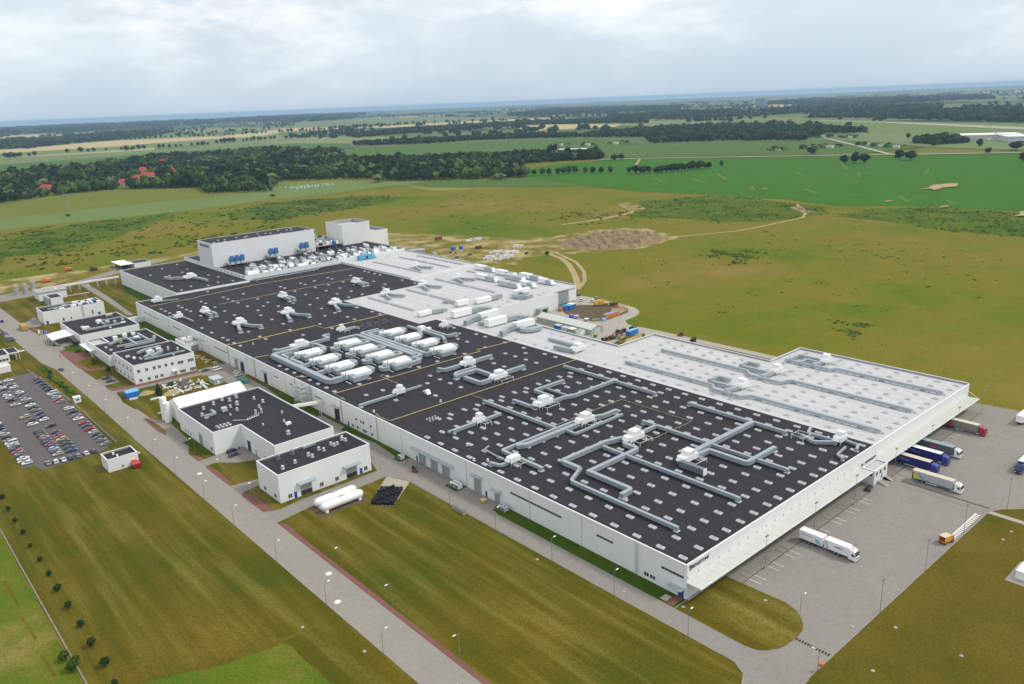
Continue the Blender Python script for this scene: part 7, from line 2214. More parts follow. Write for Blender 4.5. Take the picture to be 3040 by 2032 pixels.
cont(214.6, 254.6, 3.6, 5.0, 2.7, 'cont_blue', 'unit_white', 'blue site container with white roof at the rear wall, right of three')
cont(203.2, 253.6, 2.0, 3.0, 2.2, 'cont_orange', 'cont_orange', 'small orange box at the rear wall corner')
cont(170.6, 222.6, 3.6, 4.6, 2.9, 'cont_blue', 'unit_grey', 'blue container between the shed and the white roof edge')
cont(170.6, 216.6, 3.6, 4.6, 2.7, 'unit_grey', 'unit_grey', 'grey container between the shed and the white roof edge')
cont(170.8, 211, 3.8, 4.6, 2.8, 'trailer_greyroof', 'unit_white', 'white-roofed container between the shed and the white roof edge')
cont(172, 205.4, 4.2, 4.6, 2.8, 'unit_white', 'trailer_greyroof', 'white container nearest the shed gable')
cont(191.6, 182.0, 8.6, 2.8, 2.8, 'cont_blue', 'cont_lightblue', 'bright blue container among the scrap in the rear yard', .05)
cont(236.2, 236.0, 5.6, 2.4, 2.2, 'rust', 'rust', 'dark red skip on the rear loop road', -.7)
cont(196, 236.4, 2.4, 2.4, 1.8, 'cont_blue', 'cont_lilac', 'small blue crate at the edge of the soil patch', .3, 'crate', 'crate')
cont(196.3, 232.4, 3.0, 2.6, 1.9, 'cont_lilac', 'unit_grey', 'lilac crate at the edge of the soil patch', .3, 'crate', 'crate')
cont(196.2, 223.4, 2.6, 2.4, 1.4, 'cont_lilac', 'unit_white', 'pale lilac crate nearer along the soil patch', .3, 'crate', 'crate')
cont(199.8, 218.6, 4.6, 1.6, 1.2, 'timber', 'timber', 'brown timber stack along the soil patch', -.6, 'stack', 'timber_stack')
cont(203.8, 215.6, 3.0, 2.0, 1.4, 'cont_lightblue', 'cont_lightblue', 'light blue tub near the orange container', 0, 'tub', 'tub')
cont(301, 498, 4.5, 3.0, 3.0, 'cont_blue', 'cont_blue', 'left blue container on the bare ground', .4)
cont(309, 496, 3.4, 3.0, 3.0, 'cont_blue', 'cont_blue', 'right blue container on the bare ground', .4)
cont(328.7, 559, 8.0, 3.0, 3.0, 'rust', 'rust', 'rust-red container alone at the meadow edge', .2)
cont(321, 484, 7.0, 3.0, 2.6, 'machine_brown', 'rust', 'brown container by the white scrap heap', .3)
cont(266, 508, 14, 8.0, 4.6, 'steel_duct', 'steel_duct', 'grey steel hall behind the raised white roof', -.5, 'shed', 'steel_shed')
cont(173.4, 194.6, 2.6, 1.2, 1.8, 'tarp_green', 'logo_yellow', 'yellow-topped green bin by the shed gable', .4, 'bin', 'bin')
CR = root('mobile_crane', (232, 243.4, .12), 'yellow mobile crane parked on the rear soil patch', 'crane', None, -.35)
ORG[CR.name] = (0, 0, 0)
MB().box(-5.4, 5.4, -1.3, 1.3, .9, 1.5).build('carrier', 'crane_yellow', CR)
MB().frust((-5.6, -3.6, -1.2, 1.2), (-5.2, -3.7, -1.1, 1.1), 1.5, 2.9).build('cab', 'crane_yellow', CR)
MB().box(-1.8, 2.0, -1.2, 1.2, 1.55, 3.0).build('turret', 'crane_yellow', CR)
MB().tube([(2.0, 0, 3.2), (-6.6, 0, 3.7)], .45, 6).build('boom', 'crane_yellow', CR)
for x in (-4.2, -2.4, 2.2, 4.0):
    for s_ in (-1, 1):
        inst('wheel', WH_T, CR, (x, s_ * 1.15, .52))
RK = root('steel_rack', (229, 224, .12), 'thin rust-coloured rack frames at the end of the soil patch', 'rack')
for k in range(6):
    for j in range(3):
        x, y = 222.5 + k * 2.6, 219.4 + j * 3.4 + k * .7
        MB().box(x - .08, x + .08, y - .08, y + .08, .12, 3.4).build('upright', 'cont_ochre', RK)
    MB().box(222.4 + k * 2.6, 222.6 + k * 2.6, 219.4 + k * .7, 226.2 + k * .7, 3.2, 3.3).build('beam', 'cont_ochre', RK)
random.seed(31)
for k, (x, y, s_, lb) in enumerate(((171.6, 184.6, 4.0, 'dark brown scrap machinery nearest the white roof edge'), (176.6, 184.0, 3.6, 'dark brown scrap machinery heap beside the pale crate'), (184.2, 185.6, 5.0, 'long dark brown machinery stack left of the blue container'), (190, 189, 4.4, 'dark brown machinery heap behind the blue container'), (200, 187, 4.4, 'black machinery heap right of the blue container'), (207, 158, 2.6, 'small brown heap at the rear road'), (203, 146, 2.2, 'small brown heap near the roof corner on the rear road'))):
    r = root('scrap_machinery', (x, y, .1), lb, 'machinery', 'scrap machinery in the rear yard')
    for q in range(9):
        a, b_ = random.uniform(-s_ * .7, s_ * .5), random.uniform(-s_ * .4, s_ * .3)
        h_ = random.uniform(.8, 2.4)
        MB().box(x + a, x + a + random.uniform(.8, s_ * .5), y + b_, y + b_ + random.uniform(.6, 2), .1, h_).build('block', random.choice(['machine_brown', 'machine_brown', 'rust', 'chassis']), r)
    for q in range(4):
        a, b_ = random.uniform(-s_ * .6, s_ * .6), random.uniform(-s_ * .4, s_ * .4)
        MB().tube([(x + a, y + b_, .1), (x + a + .3, y + b_, 3.0), (x + a + 1.6, y + b_ + .4, 3.0)], .08, 4).build('frame', 'machine_brown', r)
cont(179.8, 181.6, 2.0, 1.6, 2.2, 'timber', 'timber', 'pale timber crate among the brown scrap', .1, 'crate', 'crate')
for k, (x, y, n_, sp, lb) in enumerate(((301, 432, 60, 14, 'wide heap of white scrap on the bare ground behind the plant'), (326, 442, 24, 8, 'small heap of white scrap beyond the wide one'), (352, 463, 16, 7, 'white scrap heap near the spoil mound'), (351, 527, 16, 9, 'flat white scrap at the far edge of the bare ground'), (318, 452, 20, 9, 'brown and white scrap behind the wide heap'))):
    b = MB()
    for q in range(n_):
        a, rr = random.uniform(0, 6.28), sp * math.sqrt(random.random())
        xx, yy = x + rr * math.cos(a), y + rr * .8 * math.sin(a)
        ln = random.uniform(.6, 2.2)
        b.box(xx - ln, xx + ln, yy - ln * .6, yy + ln * .6, .05, random.uniform(.5, 2.2))
    b.thing('scrap_heap', 'debris', lb, 'scrap')
# excavators at the far left track
for k, (x, y, m_, lb) in enumerate(((14, 712, 'orange', 'orange machine standing on the far left dirt track'), (-14, 668, 'orange', 'orange machine nearer on the left dirt track'), (30, 690, 'machine_brown', 'brown stack of timber on the left dirt track'))):
    r = root('site_machine', (x, y, .05), lb, 'machine')
    MB().box(x - 3, x + 3, y - 1.6, y + 1.6, .9, 2.6).build('body', m_, r)
    MB().box(x - 2.6, x + 2.6, y - 1.7, y + 1.7, .05, .9).build('tracks', 'chassis', r)
    MB().frust((x - 2.6, x - .4, y - 1.3, y + 1.3), (x - 2.3, x - .6, y - 1.1, y + 1.1), 2.6, 3.9).build('cab', m_, r)
cont(77, -61, 7, 4.5, 2.6, 'unit_white', 'unit_white', 'white plant box on a concrete pad in the grass at the right edge', 0, 'plant box', 'plant_box')
# flags by the gate canopy
for k in range(4):
    r = root('flagpole', (-65.6 + k * 1.0, 444 - k * 1.6, .1), '%s white flagpole from the left beside the gate canopy' % ORDN[k], 'flagpole', 'flagpoles')
    x, y = -65.6 + k * 1.0, 444 - k * 1.6
    MB().cyl(x, y, .07, .1, 10, 6).build('pole', 'coping', r)
    MB().box(x - .9, x - .08, y - .03, y + .03, 7.4, 9.8).build('flag', ['coping', 'cont_lilac', 'sign_red', 'cont_blue'][k], r)
# people walking near the gate
def person(x, y, rz, shirt, trousers, label):
    r = root('person', (x, y, .1), label, 'person', None, rz)
    me = bpy.data.meshes.new('body')
    P_ = [(0, 0, .95), (0, .10, .9), (.08, .11, .5), (-.04, .12, .06), (.10, .12, .03), (0, -.10, .9), (-.10, -.11, .5), (.02, -.12, .06), (.16, -.12, .03), (0, 0, 1.2), (0, 0, 1.42), (0, .2, 1.40), (.04, .26, 1.12), (.12, .24, .88), (0, -.2, 1.40), (-.03, -.26, 1.12), (.03, -.24, .88), (.01, 0, 1.52), (.02, 0, 1.62), (.02, 0, 1.74)]
    E_ = [(0, 1), (1, 2), (2, 3), (3, 4), (0, 5), (5, 6), (6, 7), (7, 8), (0, 9), (9, 10), (10, 11), (11, 12), (12, 13), (10, 14), (14, 15), (15, 16), (10, 17), (17, 18), (18, 19)]
    RD = [.13, .10, .07, .05, .04, .10, .07, .05, .04, .14, .13, .07, .05, .04, .07, .05, .04, .05, .095, .07]
    me.from_pydata(P_, E_, [])
    o = bpy.data.objects.new('body', me)
    COL.objects.link(o)
    o.parent = r
    md = o.modifiers.new('Skin', 'SKIN')
    for i, v in enumerate(me.skin_vertices[0].data if me.skin_vertices else []):
        v.radius = (RD[i], RD[i])
    if not me.skin_vertices:
        pass
    md2 = o.modifiers.new('Sub', 'SUBSURF')
    md2.levels = md2.render_levels = 1
    me.materials.append(MATS[shirt])
    return r
for x, y, rz, sh, lb in ((-64.4, 405.4, 2.6, 'chassis', 'person in dark clothes walking on the forecourt near the entrance'), (-50.2, 313.6, .4, 'machine_brown', 'person in dark clothes standing at the near corner of the two-storey office'), (-45.6, 198.0 - 4.6, 1.0, 'chassis', 'person in dark clothes in the notch of the workshop')):
    person(x, y, rz, sh, sh, lb)

# ------------------------------------------------------------------ vegetation
random.seed(77)
def blob(rx, ry, rz_, seed, sub=2, rough=.32, drop=.0):
    # an uneven crown: clusters of leaf faces over several overlapping lumps
    rnd = random.Random(seed)
    b = MB()
    lumps = [(0, 0, 0, 1.0)]
    for k in range(6):
        a = rnd.uniform(0, 6.28)
        q = rnd.uniform(.3, .62)
        lumps.append((q * math.cos(a), q * math.sin(a), rnd.uniform(-.45, .5), rnd.uniform(.42, .66)))
    return lumps, rnd
def crown_mesh(name, mat_, seed, rx=1.0, rz_=1.0, faces=150, cone=False, size=.26):
    # leaf clumps: small bent quads spread through the crown volume, denser at the shell
    lumps, rnd = blob(1, 1, 1, seed)
    b = MB()
    # dark inner core so that the crown has body
    n = 7
    for zc, rr in ((-.75, .25), (-.35, .62), (.15, .68), (.55, .42), (.8, .1)):
        b.v += [(rr * rx * math.cos(6.283 * k / n) * rnd.uniform(.8, 1.1), rr * rx * math.sin(6.283 * k / n) * rnd.uniform(.8, 1.1), zc * rz_) if not cone else ((1 - (zc + .8) / 1.7) * .62 * rx * math.cos(6.283 * k / n), (1 - (zc + .8) / 1.7) * .62 * rx * math.sin(6.283 * k / n), zc * rz_) for k in range(n)]
    for q in range(4):
        for k in range(n):
            j = (k + 1) % n
            b.f.append((q * n + k, q * n + j, q * n + n + j, q * n + n + k)); b.m.append(0)
    for k in range(faces):
        if cone:
            z = rnd.uniform(-.95, .95)
            rr = (1 - (z + 1) / 2.05) * rx * rnd.uniform(.6, 1.05)
            a = rnd.uniform(0, 6.283)
            c = Vector((rr * math.cos(a), rr * math.sin(a), z * rz_))
            nd = Vector((math.cos(a), math.sin(a), .6))
        else:
            lx, ly, lz, lr = rnd.choice(lumps)
            d = Vector((rnd.gauss(0, 1), rnd.gauss(0, 1), rnd.gauss(.25, 1))).normalized()
            c = Vector((lx, ly, lz)) * .75 + d * lr * rnd.uniform(.72, .98)
            if c.z < -.85:
                c.z = -.85
            c = Vector((c.x * rx, c.y * rx, c.z * rz_))
            nd = d + Vector((rnd.gauss(0, .35), rnd.gauss(0, .35), rnd.gauss(.2, .35)))
        nd.normalize()
        u = nd.orthogonal().normalized()
        an = rnd.uniform(0, 6.283)
        v = nd.cross(u)
        u, v = u * math.cos(an) + v * math.sin(an), v * math.cos(an) - u * math.sin(an)
        s_ = size * rnd.uniform(.65, 1.35)
        b.quad(tuple(c - u * s_ - v * s_ * .6), tuple(c + u * s_ - v * s_ * .6 + nd * s_ * .25), tuple(c + u * s_ * .8 + v * s_ * .6), tuple(c - u * s_ * .8 + v * s_ * .6 + nd * s_ * .2))
    return b
def inpoly(x, y, P):
    c = False
    n = len(P)
    for i in range(n):
        x1, y1 = P[i]
        x2, y2 = P[i - 1]
        if (y1 > y) != (y2 > y) and x < (x2 - x1) * (y - y1) / (y2 - y1) + x1:
            c = not c
    return c
import array
def scatter_mesh(name, protos, items, mats, label, cat='wood'):
    # items: (x, y, z, sx, sz, rot, proto, mat index); joined into one object
    import numpy as np
    VV, LOOPS, STARTS, MI = [], [], [], []
    base = 0
    ls = 0
    pv = []
    for p in protos:
        v = np.array(p.v, dtype=np.float32)
        fl = [i for f in p.f for i in f]
        sizes = np.array([len(f) for f in p.f])
        pv.append((v, np.array(fl), sizes))
    for (x, y, z, sx, sz, rot, pi, mi) in items:
        v, fl, sizes = pv[pi]
        c, s_ = math.cos(rot), math.sin(rot)
        q = np.empty_like(v)
        q[:, 0] = (v[:, 0] * c - v[:, 1] * s_) * sx + x
        q[:, 1] = (v[:, 0] * s_ + v[:, 1] * c) * sx + y
        q[:, 2] = v[:, 2] * sz + z
        VV.append(q)
        LOOPS.append(fl + base)
        st = np.concatenate(([0], np.cumsum(sizes)[:-1])) + ls
        STARTS.append(st)
        MI.append(np.full(len(sizes), mi))
        base += len(v)
        ls += len(fl)
    V_, Lp, St, Mi = np.concatenate(VV), np.concatenate(LOOPS), np.concatenate(STARTS), np.concatenate(MI)
    me = bpy.data.meshes.new(name)
    me.vertices.add(len(V_))
    me.vertices.foreach_set('co', V_.ravel())
    me.loops.add(len(Lp))
    me.loops.foreach_set('vertex_index', Lp.astype(np.int32))
    me.polygons.add(len(St))
    me.polygons.foreach_set('loop_start', St.astype(np.int32))
    for m_ in mats:
        me.materials.append(MATS[m_])
    me.polygons.foreach_set('material_index', Mi.astype(np.int32))
    me.update(calc_edges=True)
    me.validate()
    o = bpy.data.objects.new(name, me)
    COL.objects.link(o)
    tag(o, label, cat, None, 'stuff')
    return o
FAR_P = [crown_mesh('crown', 'leaf_mid', 100 + k, 1.0, 1.0, 34, size=.42) for k in range(6)]
TALL_P = [crown_mesh('crown', 'leaf_mid', 120 + k, .62, 1.25, 40, size=.34) for k in range(2)]
NEAR_P = [crown_mesh('crown', 'leaf_mid', 200 + k, 1.0, 1.0, 120, size=.25) for k in range(5)]
BUSH_P = [crown_mesh('foliage', 'leaf_bush', 300 + k, 1.0, .8, 18, size=.45) for k in range(5)]
TRUNK = MB().cyl(0, 0, .045, 0, .5, 6, r1=.03).cyl(0.0, 0, .03, .4, .8, 5, r1=.015)
TRM = TRUNK.mesh('trunk', ['bark'])
LEAFS = ['leaf_dark', 'leaf_mid', 'leaf_light', 'leaf_grey']
CRM = {}
def tree(x, y, h, w_, label, group, leafm=None, proto=None, cone=False, z=0.0):
    r = root('conifer_tree' if cone else 'broadleaf_tree', (x, y, z), label, 'tree', group, random.uniform(0, 6.28))
    ORG[r.name] = (0, 0, 0)
    lm = leafm or random.choice(['leaf_dark', 'leaf_mid', 'leaf_mid', 'leaf_light'])
    p = random.randrange(len(NEAR_P)) if proto is None else proto
    key = (lm, p, cone)
    if key not in CRM:
        CRM[key] = (crown_mesh('crown', lm, 900 + p, 1, 1, 160, True, .2) if cone else NEAR_P[p]).mesh('crown', [lm])
    t_ = inst('trunk', TRM, r, (0, 0, 0))
    t_.scale = (h, h, h)
    c = inst('crown', CRM[key], r, (0, 0, h * (.54 if cone else .56)))
    c.scale = (w_ / 2, w_ / 2, h * (.47 if cone else .46))
    return r
def scat(P, spacing, hr, out, mix_=(0, 0, 1, 1, 1, 2), jit=.45, skip=None, tall=.0):
    xs = [p[0] for p in P]
    ys = [p[1] for p in P]
    y = min(ys)
    while y < max(ys):
        x = min(xs)
        while x < max(xs):
            xx, yy = x + random.uniform(-jit, jit) * spacing, y + random.uniform(-jit, jit) * spacing
            if inpoly(xx, yy, P) and not (skip and skip(xx, yy)):
                h = random.uniform(*hr)
                out.append((xx, yy, h, random.choice(mix_)))
            x += spacing
        y += spacing
houses = [(207, 1668, 26, 14), (372, 1672, 22, 16), (400, 1720, 34, 16), (437, 1783, 30, 15), (527, 1918, 24, 14), (494, 1786, 26, 13), (641, 2300, 24, 14), (492, 1998, 18, 12), (560, 1850, 46, 13), (600, 1800, 60, 13), (700, 2250, 20, 12), (646, 2100, 16, 12), (786, 2180, 20, 12), (340, 1640, 18, 12), (560, 2050, 20, 12), (450, 1880, 18, 12)]
def hskip(x, y):
    for hx, hy, lx, ly in houses:
        dx, dy = x - hx, y - hy
        if abs(dx + dy) < lx * .9 and abs(dx - dy) < lx * 1.2:
            return True
        # keep the sight line to the houses open
        if -70 < dy < 0 and abs(dx - dy * .28) < lx * .55:
            return True
    return False
MAINW = [(-60, 1500), (100, 1520), (160, 1548), (201, 1581), (266, 1590), (300, 1590), (423, 1440), (380, 1316), (458, 1228), (490, 1270), (559, 1422), (661, 1317), (696, 1169), (840, 993), (870, 1010), (900, 1080), (1072, 1231), (1184, 1200), (1221, 1144), (1315, 1234), (1380, 1330), (1300, 1420), (1183, 1422), (1074, 1516), (1039, 1600), (917, 1640), (993, 1785), (969, 1865), (1165, 2248), (1072, 2600), (903, 2520), (694, 2607), (523, 2424), (354, 2338), (172, 2346), (-60, 2300)]
tr_ = []
scat(MAINW, 12.5, (8, 20), tr_, skip=hskip)
CLR = [(random.uniform(-50, 1250), random.uniform(1150, 2550), random.uniform(18, 48)) for k in range(44)] + [(500, 1300, 30), (560, 1330, 26)]
tr2 = []
for x, y, h, mi in tr_:
    if any((x - a) ** 2 + (y - b_) ** 2 < c * c for a, b_, c in CLR):
        continue
    nz = math.sin(x * .013 + 1.3) * math.sin(y * .011 + .4) + .6 * math.sin(x * .031 - y * .027)
    h *= 1 + .28 * math.sin(x * .02 + y * .017)
    mi = 2 if nz > .75 else (1 if nz > .1 else 0)
    if random.random() < .22:
        mi = random.choice((0, 1, 2, 3))
    if random.random() < .04:
        h *= 1.35
    tr2.append((x, y, h, mi))
tr_ = tr2
def cdist(p):
    return math.hypot(p[0] - CAMP.x, p[1] - CAMP.y)
# front edge of the wood: individual trees, the rest one mass
def edge_score(p):
    return cdist(p)
tr_.sort(key=lambda p: -1.0 / cdist(p))
vis = []
rest = []
for p in tr_:
    # near the front boundary
    x, y = p[0], p[1]
    back = not inpoly(x - 22 * (x - CAMP.x) / cdist(p), y - 22 * (y - CAMP.y) / cdist(p), MAINW)
    (vis if back and len(vis) < 190 else rest).append(p)
for x, y, h, mi in vis:
    tree(x, y, h * 1.05, h * random.uniform(.75, 1.05), 'broadleaf tree standing at the near edge of the wood beyond the fields', 'trees at the near edge of the wood', LEAFS[mi])
def items(lst, wk=.95, prot=6):
    o = []
    for x, y, h, mi in lst:
        o.append((x, y, h * .5, h * random.uniform(.42, .58) * wk, h * .5, random.uniform(0, 6.28), random.randrange(prot), mi))
    return o
scatter_mesh('wood', FAR_P, items(rest), LEAFS, 'dense dark green wood beyond the fields, round the village')
WOODS = [
 ([(1432, 2594), (1451, 2502), (1585, 2325), (1759, 2309), (1921, 2182), (2012, 2020), (2090, 2060), (2089, 2300), (1875, 2430), (1500, 2610)], 16, (13, 20), 'dark tree belt in the middle distance, nearer strip'),
 ([(1841, 3246), (2076, 3297), (2506, 3395), (3080, 3458), (3223, 2951), (3173, 2597), (3500, 2900), (3700, 3200), (3269, 3722), (3044, 3765), (2501, 3800), (1950, 3500)], 26, (16, 24), 'dark tree belt in the middle distance, farther strip'),
 ([(2015, 1993), (2045, 1699), (1774, 1449), (1910, 1296), (1934, 1138), (1965, 1065), (2285, 1179), (2355, 1082), (2400, 1100), (2608, 1374), (2743, 1716), (2764, 1864), (2596, 2053), (2223, 2035)], 20, (14, 22), 'broad dark wood right of centre'),
 ([(1879, 734), (1831, 654), (1921, 625), (1960, 640), (2100, 740), (1942, 757)], 13, (13, 19), 'round grove in front of the industrial halls'),
 ([(3709, 2037), (3540, 1648), (3431, 1450), (3074, 956), (2967, 834), (2800, 500), (3100, 400), (4300, 1000), (4534, 1504), (3939, 1703), (3801, 2090)], 34, (16, 26), 'long dark wood behind the runway field'),
 ([(3993, 2507), (4479, 2468), (4630, 2010), (4346, 1762), (5000, 1900), (5580, 2484), (5623, 3074), (5173, 3181)], 50, (18, 30), 'far blue-green wood right of centre'),
 ([(3605, 2752), (4140, 2468), (4484, 2944), (4671, 3444), (5211, 3236), (5167, 3873), (4300, 3900)], 50, (18, 30), 'far blue-green wood behind the middle belts'),
 ([(687, 4859), (757, 4570), (990, 4989), (1366, 5349), (1746, 5700), (2171, 6614), (2259, 7256), (2062, 7471), (1282, 6449), (900, 6900), (600, 6800), (560, 5300)], 62, (20, 32), 'far wood beyond the wheat at the left'),
 ([(4111, 8340), (5488, 9086), (5536, 9965), (7855, 12929), (9000, 17000), (6000, 15000), (4599, 10460)], 190, (40, 60), 'far wood below the horizon left of centre'),
 ([(900, 9500), (1876, 9500), (3388, 10776), (4600, 10900), (5006, 12814), (5600, 16000), (3000, 17000), (900, 15000)], 170, (40, 60), 'far forest below the horizon at the left'),
 ([(5013, 5822), (5096, 5281), (5490, 4936), (6247, 4739), (7633, 5766), (7854, 8191)], 80, (24, 36), 'far wood below the horizon in the centre'),
 ([(6000, 3000), (7500, 2400), (9500, 3500), (9000, 5200), (7900, 4900)], 120, (26, 40), 'far wood below the horizon at the right'),
 ([(5600, 900), (8200, 300), (9600, 1500), (7200, 2000)], 130, (26, 40), 'far wood under the hills at the right edge')]
for P, sp, hr, lb in WOODS:
    o = []
    scat(P, sp, hr, o, (0, 0, 0, 1, 1))
    scatter_mesh('wood', FAR_P, items(o, .95 * max(1, sp / (hr[0] + hr[1]) * 1.5)), LEAFS, lb)
# hedgerow clumps all over the far plain
o = []
random.seed(90)
for k in range(560):
    d = random.uniform(3200, 15000)
    a = math.radians(random.uniform(5, 84))
    x, y = CAMP.x + d * math.cos(a), CAMP.y + d * math.sin(a)
    L_ = random.uniform(60, 600)
    b_ = math.radians(random.choice([120, 135, 150, 40]))
    for q in range(random.randint(3, 16)):
        t_ = random.uniform(-.5, .5) * L_
        o.append((x + t_ * math.cos(b_) + random.uniform(-15, 15), y + t_ * math.sin(b_) + random.uniform(-15, 15), random.uniform(12, 24), random.choice((0, 0, 1))))
def clear(x, y):
    return any(inpoly(x, y, P) for P in ([(480, 3650), (1600, 3600), (3288, 5460), (2871, 5994), (480, 4800)], [(3480, 2182), (2249, 759), (2500, 350), (3395, 1793)], [(2905, 6000), (3398, 5202), (4244, 4939), (4903, 5464), (5501, 9134), (4740, 9424)], [(200, 2400), (1500, 2400), (1502, 3455), (200, 3600)]))
scatter_mesh('hedgerows', FAR_P, items([p for p in o if not clear(p[0], p[1])], 1.1), LEAFS, 'scattered hedgerows and clumps on the far plain', 'hedgerow')
# lines of roadside trees, each a tree of its own
random.seed(14)
TENS = ['', '', 'twenty', 'thirty', 'forty', 'fifty', 'sixty']
TENTH = ['', '', 'twentieth', 'thirtieth', 'fortieth', 'fiftieth', 'sixtieth']
def onum(n):
    if n <= 20:
        return ORDN[n - 1]
    return TENTH[n // 10] if n % 10 == 0 else TENS[n // 10] + '-' + ORDN[n % 10 - 1]
def line(path, n, h, label, group, gap=.0):
    nn_ = 0
    tot = [0]
    for a, b_ in zip(path, path[1:]):
        tot.append(tot[-1] + math.dist(a, b_))
    for k in range(n):
        s_ = tot[-1] * (k + random.uniform(-.25, .25) + .5) / n
        for i in range(len(path) - 1):
            if s_ <= tot[i + 1]:
                break
        f = (s_ - tot[i]) / (tot[i + 1] - tot[i])
        x, y = (path[i][q] + (path[i + 1][q] - path[i][q]) * f for q in (0, 1))
        if random.random() < gap:
            continue
        hh = h * random.uniform(.7, 1.25)
        nn_ += 1
        tree(x, y, hh, hh * random.uniform(.75, 1.1), label + ', %s from the left' % onum(nn_), group, random.choice(['leaf_dark', 'leaf_dark', 'leaf_mid']))
line([(400, 3600), (560, 3570), (701, 3639), (945, 3589), (1104, 3514), (1291, 3601), (1642, 3724), (1905, 3557)], 66, 21, 'dark tree in the nearer line in front of the wheat', 'nearer roadside tree line', .12)
line([(1366, 5200), (1578, 5088), (1814, 4923), (2167, 4830), (2372, 4831), (2740, 4874), (2981, 4935)], 60, 22, 'small tree in the farther line crossing the wheat', 'farther roadside tree line', .15)
line([(2967, 4735), (3233, 4931), (3449, 4829), (3732, 4651), (3893, 4510)], 14, 26, 'sparse far tree behind the dark belts', 'sparse distant trees')
line([(889, 1019), (900, 967), (947, 974), (984, 891)], 11, 13, 'rounded tree in the open half of the field hedge', 'trees in the field hedge')
line([(990, 870), (1014, 823), (1075, 812), (1141, 795)], 20, 14, 'bushy tree in the dense half of the field hedge', 'trees in the dense field hedge')
for x, y, h, w_, lb in ((1494, 785, 20, 24, 'lone tree among the grassed bunkers'), (1309, 619, 18, 16, 'left tree of the clump in the bright green field'), (1323, 606, 22, 20, 'middle tree of the clump in the bright green field'), (1328, 590, 20, 22, 'right tree of the clump in the bright green field'), (1422, 568, 20, 20, 'left half of the broad twin tree in the bright green field'), (1419, 545, 20, 24, 'right half of the broad twin tree in the bright green field'), (1790, 653, 14, 14, 'round tree below the grove'), (1792, 557, 20, 14, 'tall tree in front of the industrial halls'), (1618, 480, 13, 13, 'small round tree at the country road'), (1451, 367, 18, 16, 'tree cut by the right edge of the picture'), (1180, 798, 11, 9, 'lone tree right of the field hedge'), (1223, 1108, 14, 20, 'dark bush beside the country road, left one'), (1238, 1100, 15, 16, 'dark bush beside the country road, right one'), (2080, 834, 16, 14, 'small tree left of the grove'), (1723, 464, 20, 30, 'dark tree clump at the right edge below the halls'), (-46.2, 289, 6.2, 4.2, 'dark spruce in the rubble yard'), (-53.6, 372.5, 4.6, 4.6, 'green bush in the courtyard lawn by the office wing'), (-51.0, 424.6, 3.0, 4.4, 'green shrub beside the administration block'), (-54.6, 408, 1.6, 3.2, 'low dark shrub on the red court'), (-53.3, 348.9, 4.6, 3.0, 'small slim tree left of the two-storey office'), (336, 404, 4.5, 5.0, 'dark green shrub beside the dirt track'), (660, 1195, 16, 30, 'silvery willow clump at the wood edge'), (725, 1120, 14, 14, 'light green rounded tree at the wood edge'), (800, 1010, 12, 26, 'grey-green shrubs at the near corner of the wood'), (128, 1189, 4, 7, 'dark bush at the foot of the left pylon'), (426, 1148, 4, 10, 'dark bush at the foot of the right pylon'), (-37, 299, 2.6, 4.0, 'low dark bush beside the dark heap')):
    tree(x, y, h, w_, lb, None, 'leaf_pine' if 'spruce' in lb else ('leaf_grey' if ('willow' in lb or 'grey-green' in lb) else ('leaf_mid' if h < 12 else 'leaf_dark')), None, 'spruce' in lb)
# row of young pines inside the boundary fence
PINE = {}
for k, y in enumerate((77, 86.4, 97.7, 109.1, 121.3, 133, 144.6, 156, 168.3, 180, 191.5, 203.4, 215.6, 227.2)):
    h = [1.9, 2.9, 2.8, 2.4, 2.4, 2.7, 2.0, 1.9, 1.6, 2.1, 2.0, 2.2, 2.4, 1.9][k]
    r = tree(-128.3 + random.uniform(-.3, .3), y, h, h * .95, 'young dark pine inside the boundary fence, %s from the near end' % ORDN[k], 'row of young pines', 'leaf_pine', k % 3, z=.05)
for k, (x, y, h) in enumerate(((-134.8, 90.5, 3.4), (-133.2, 93.6, 2.2), (-135.2, 96.5, 3.0))):
    tree(x, y, h, h * 1.0, '%s green bush growing through the boundary fence from the near end' % ORDN[k], 'bushes at the boundary fence', 'leaf_mid', k % 3)
# shrubs: the larger ones singly, the rest as one mass
BMS = [[p.mesh('shrub', [m_]) for p in BUSH_P] for m_ in ('leaf_bush', 'leaf_light', 'leaf_grey', 'leaf_mid')]
def shrub(x, y, s_, label, group, mi=0):
    o = bpy.data.objects.new('shrub', random.choice(BMS[mi]))
    COL.objects.link(o)
    o.location = (x, y, s_ * .38)
    o.scale = (s_, s_, s_ * random.uniform(.5, .75))
    o.rotation_euler = (0, 0, random.uniform(0, 6.28))
    return tag(o, label, 'shrub', group)
random.seed(41)
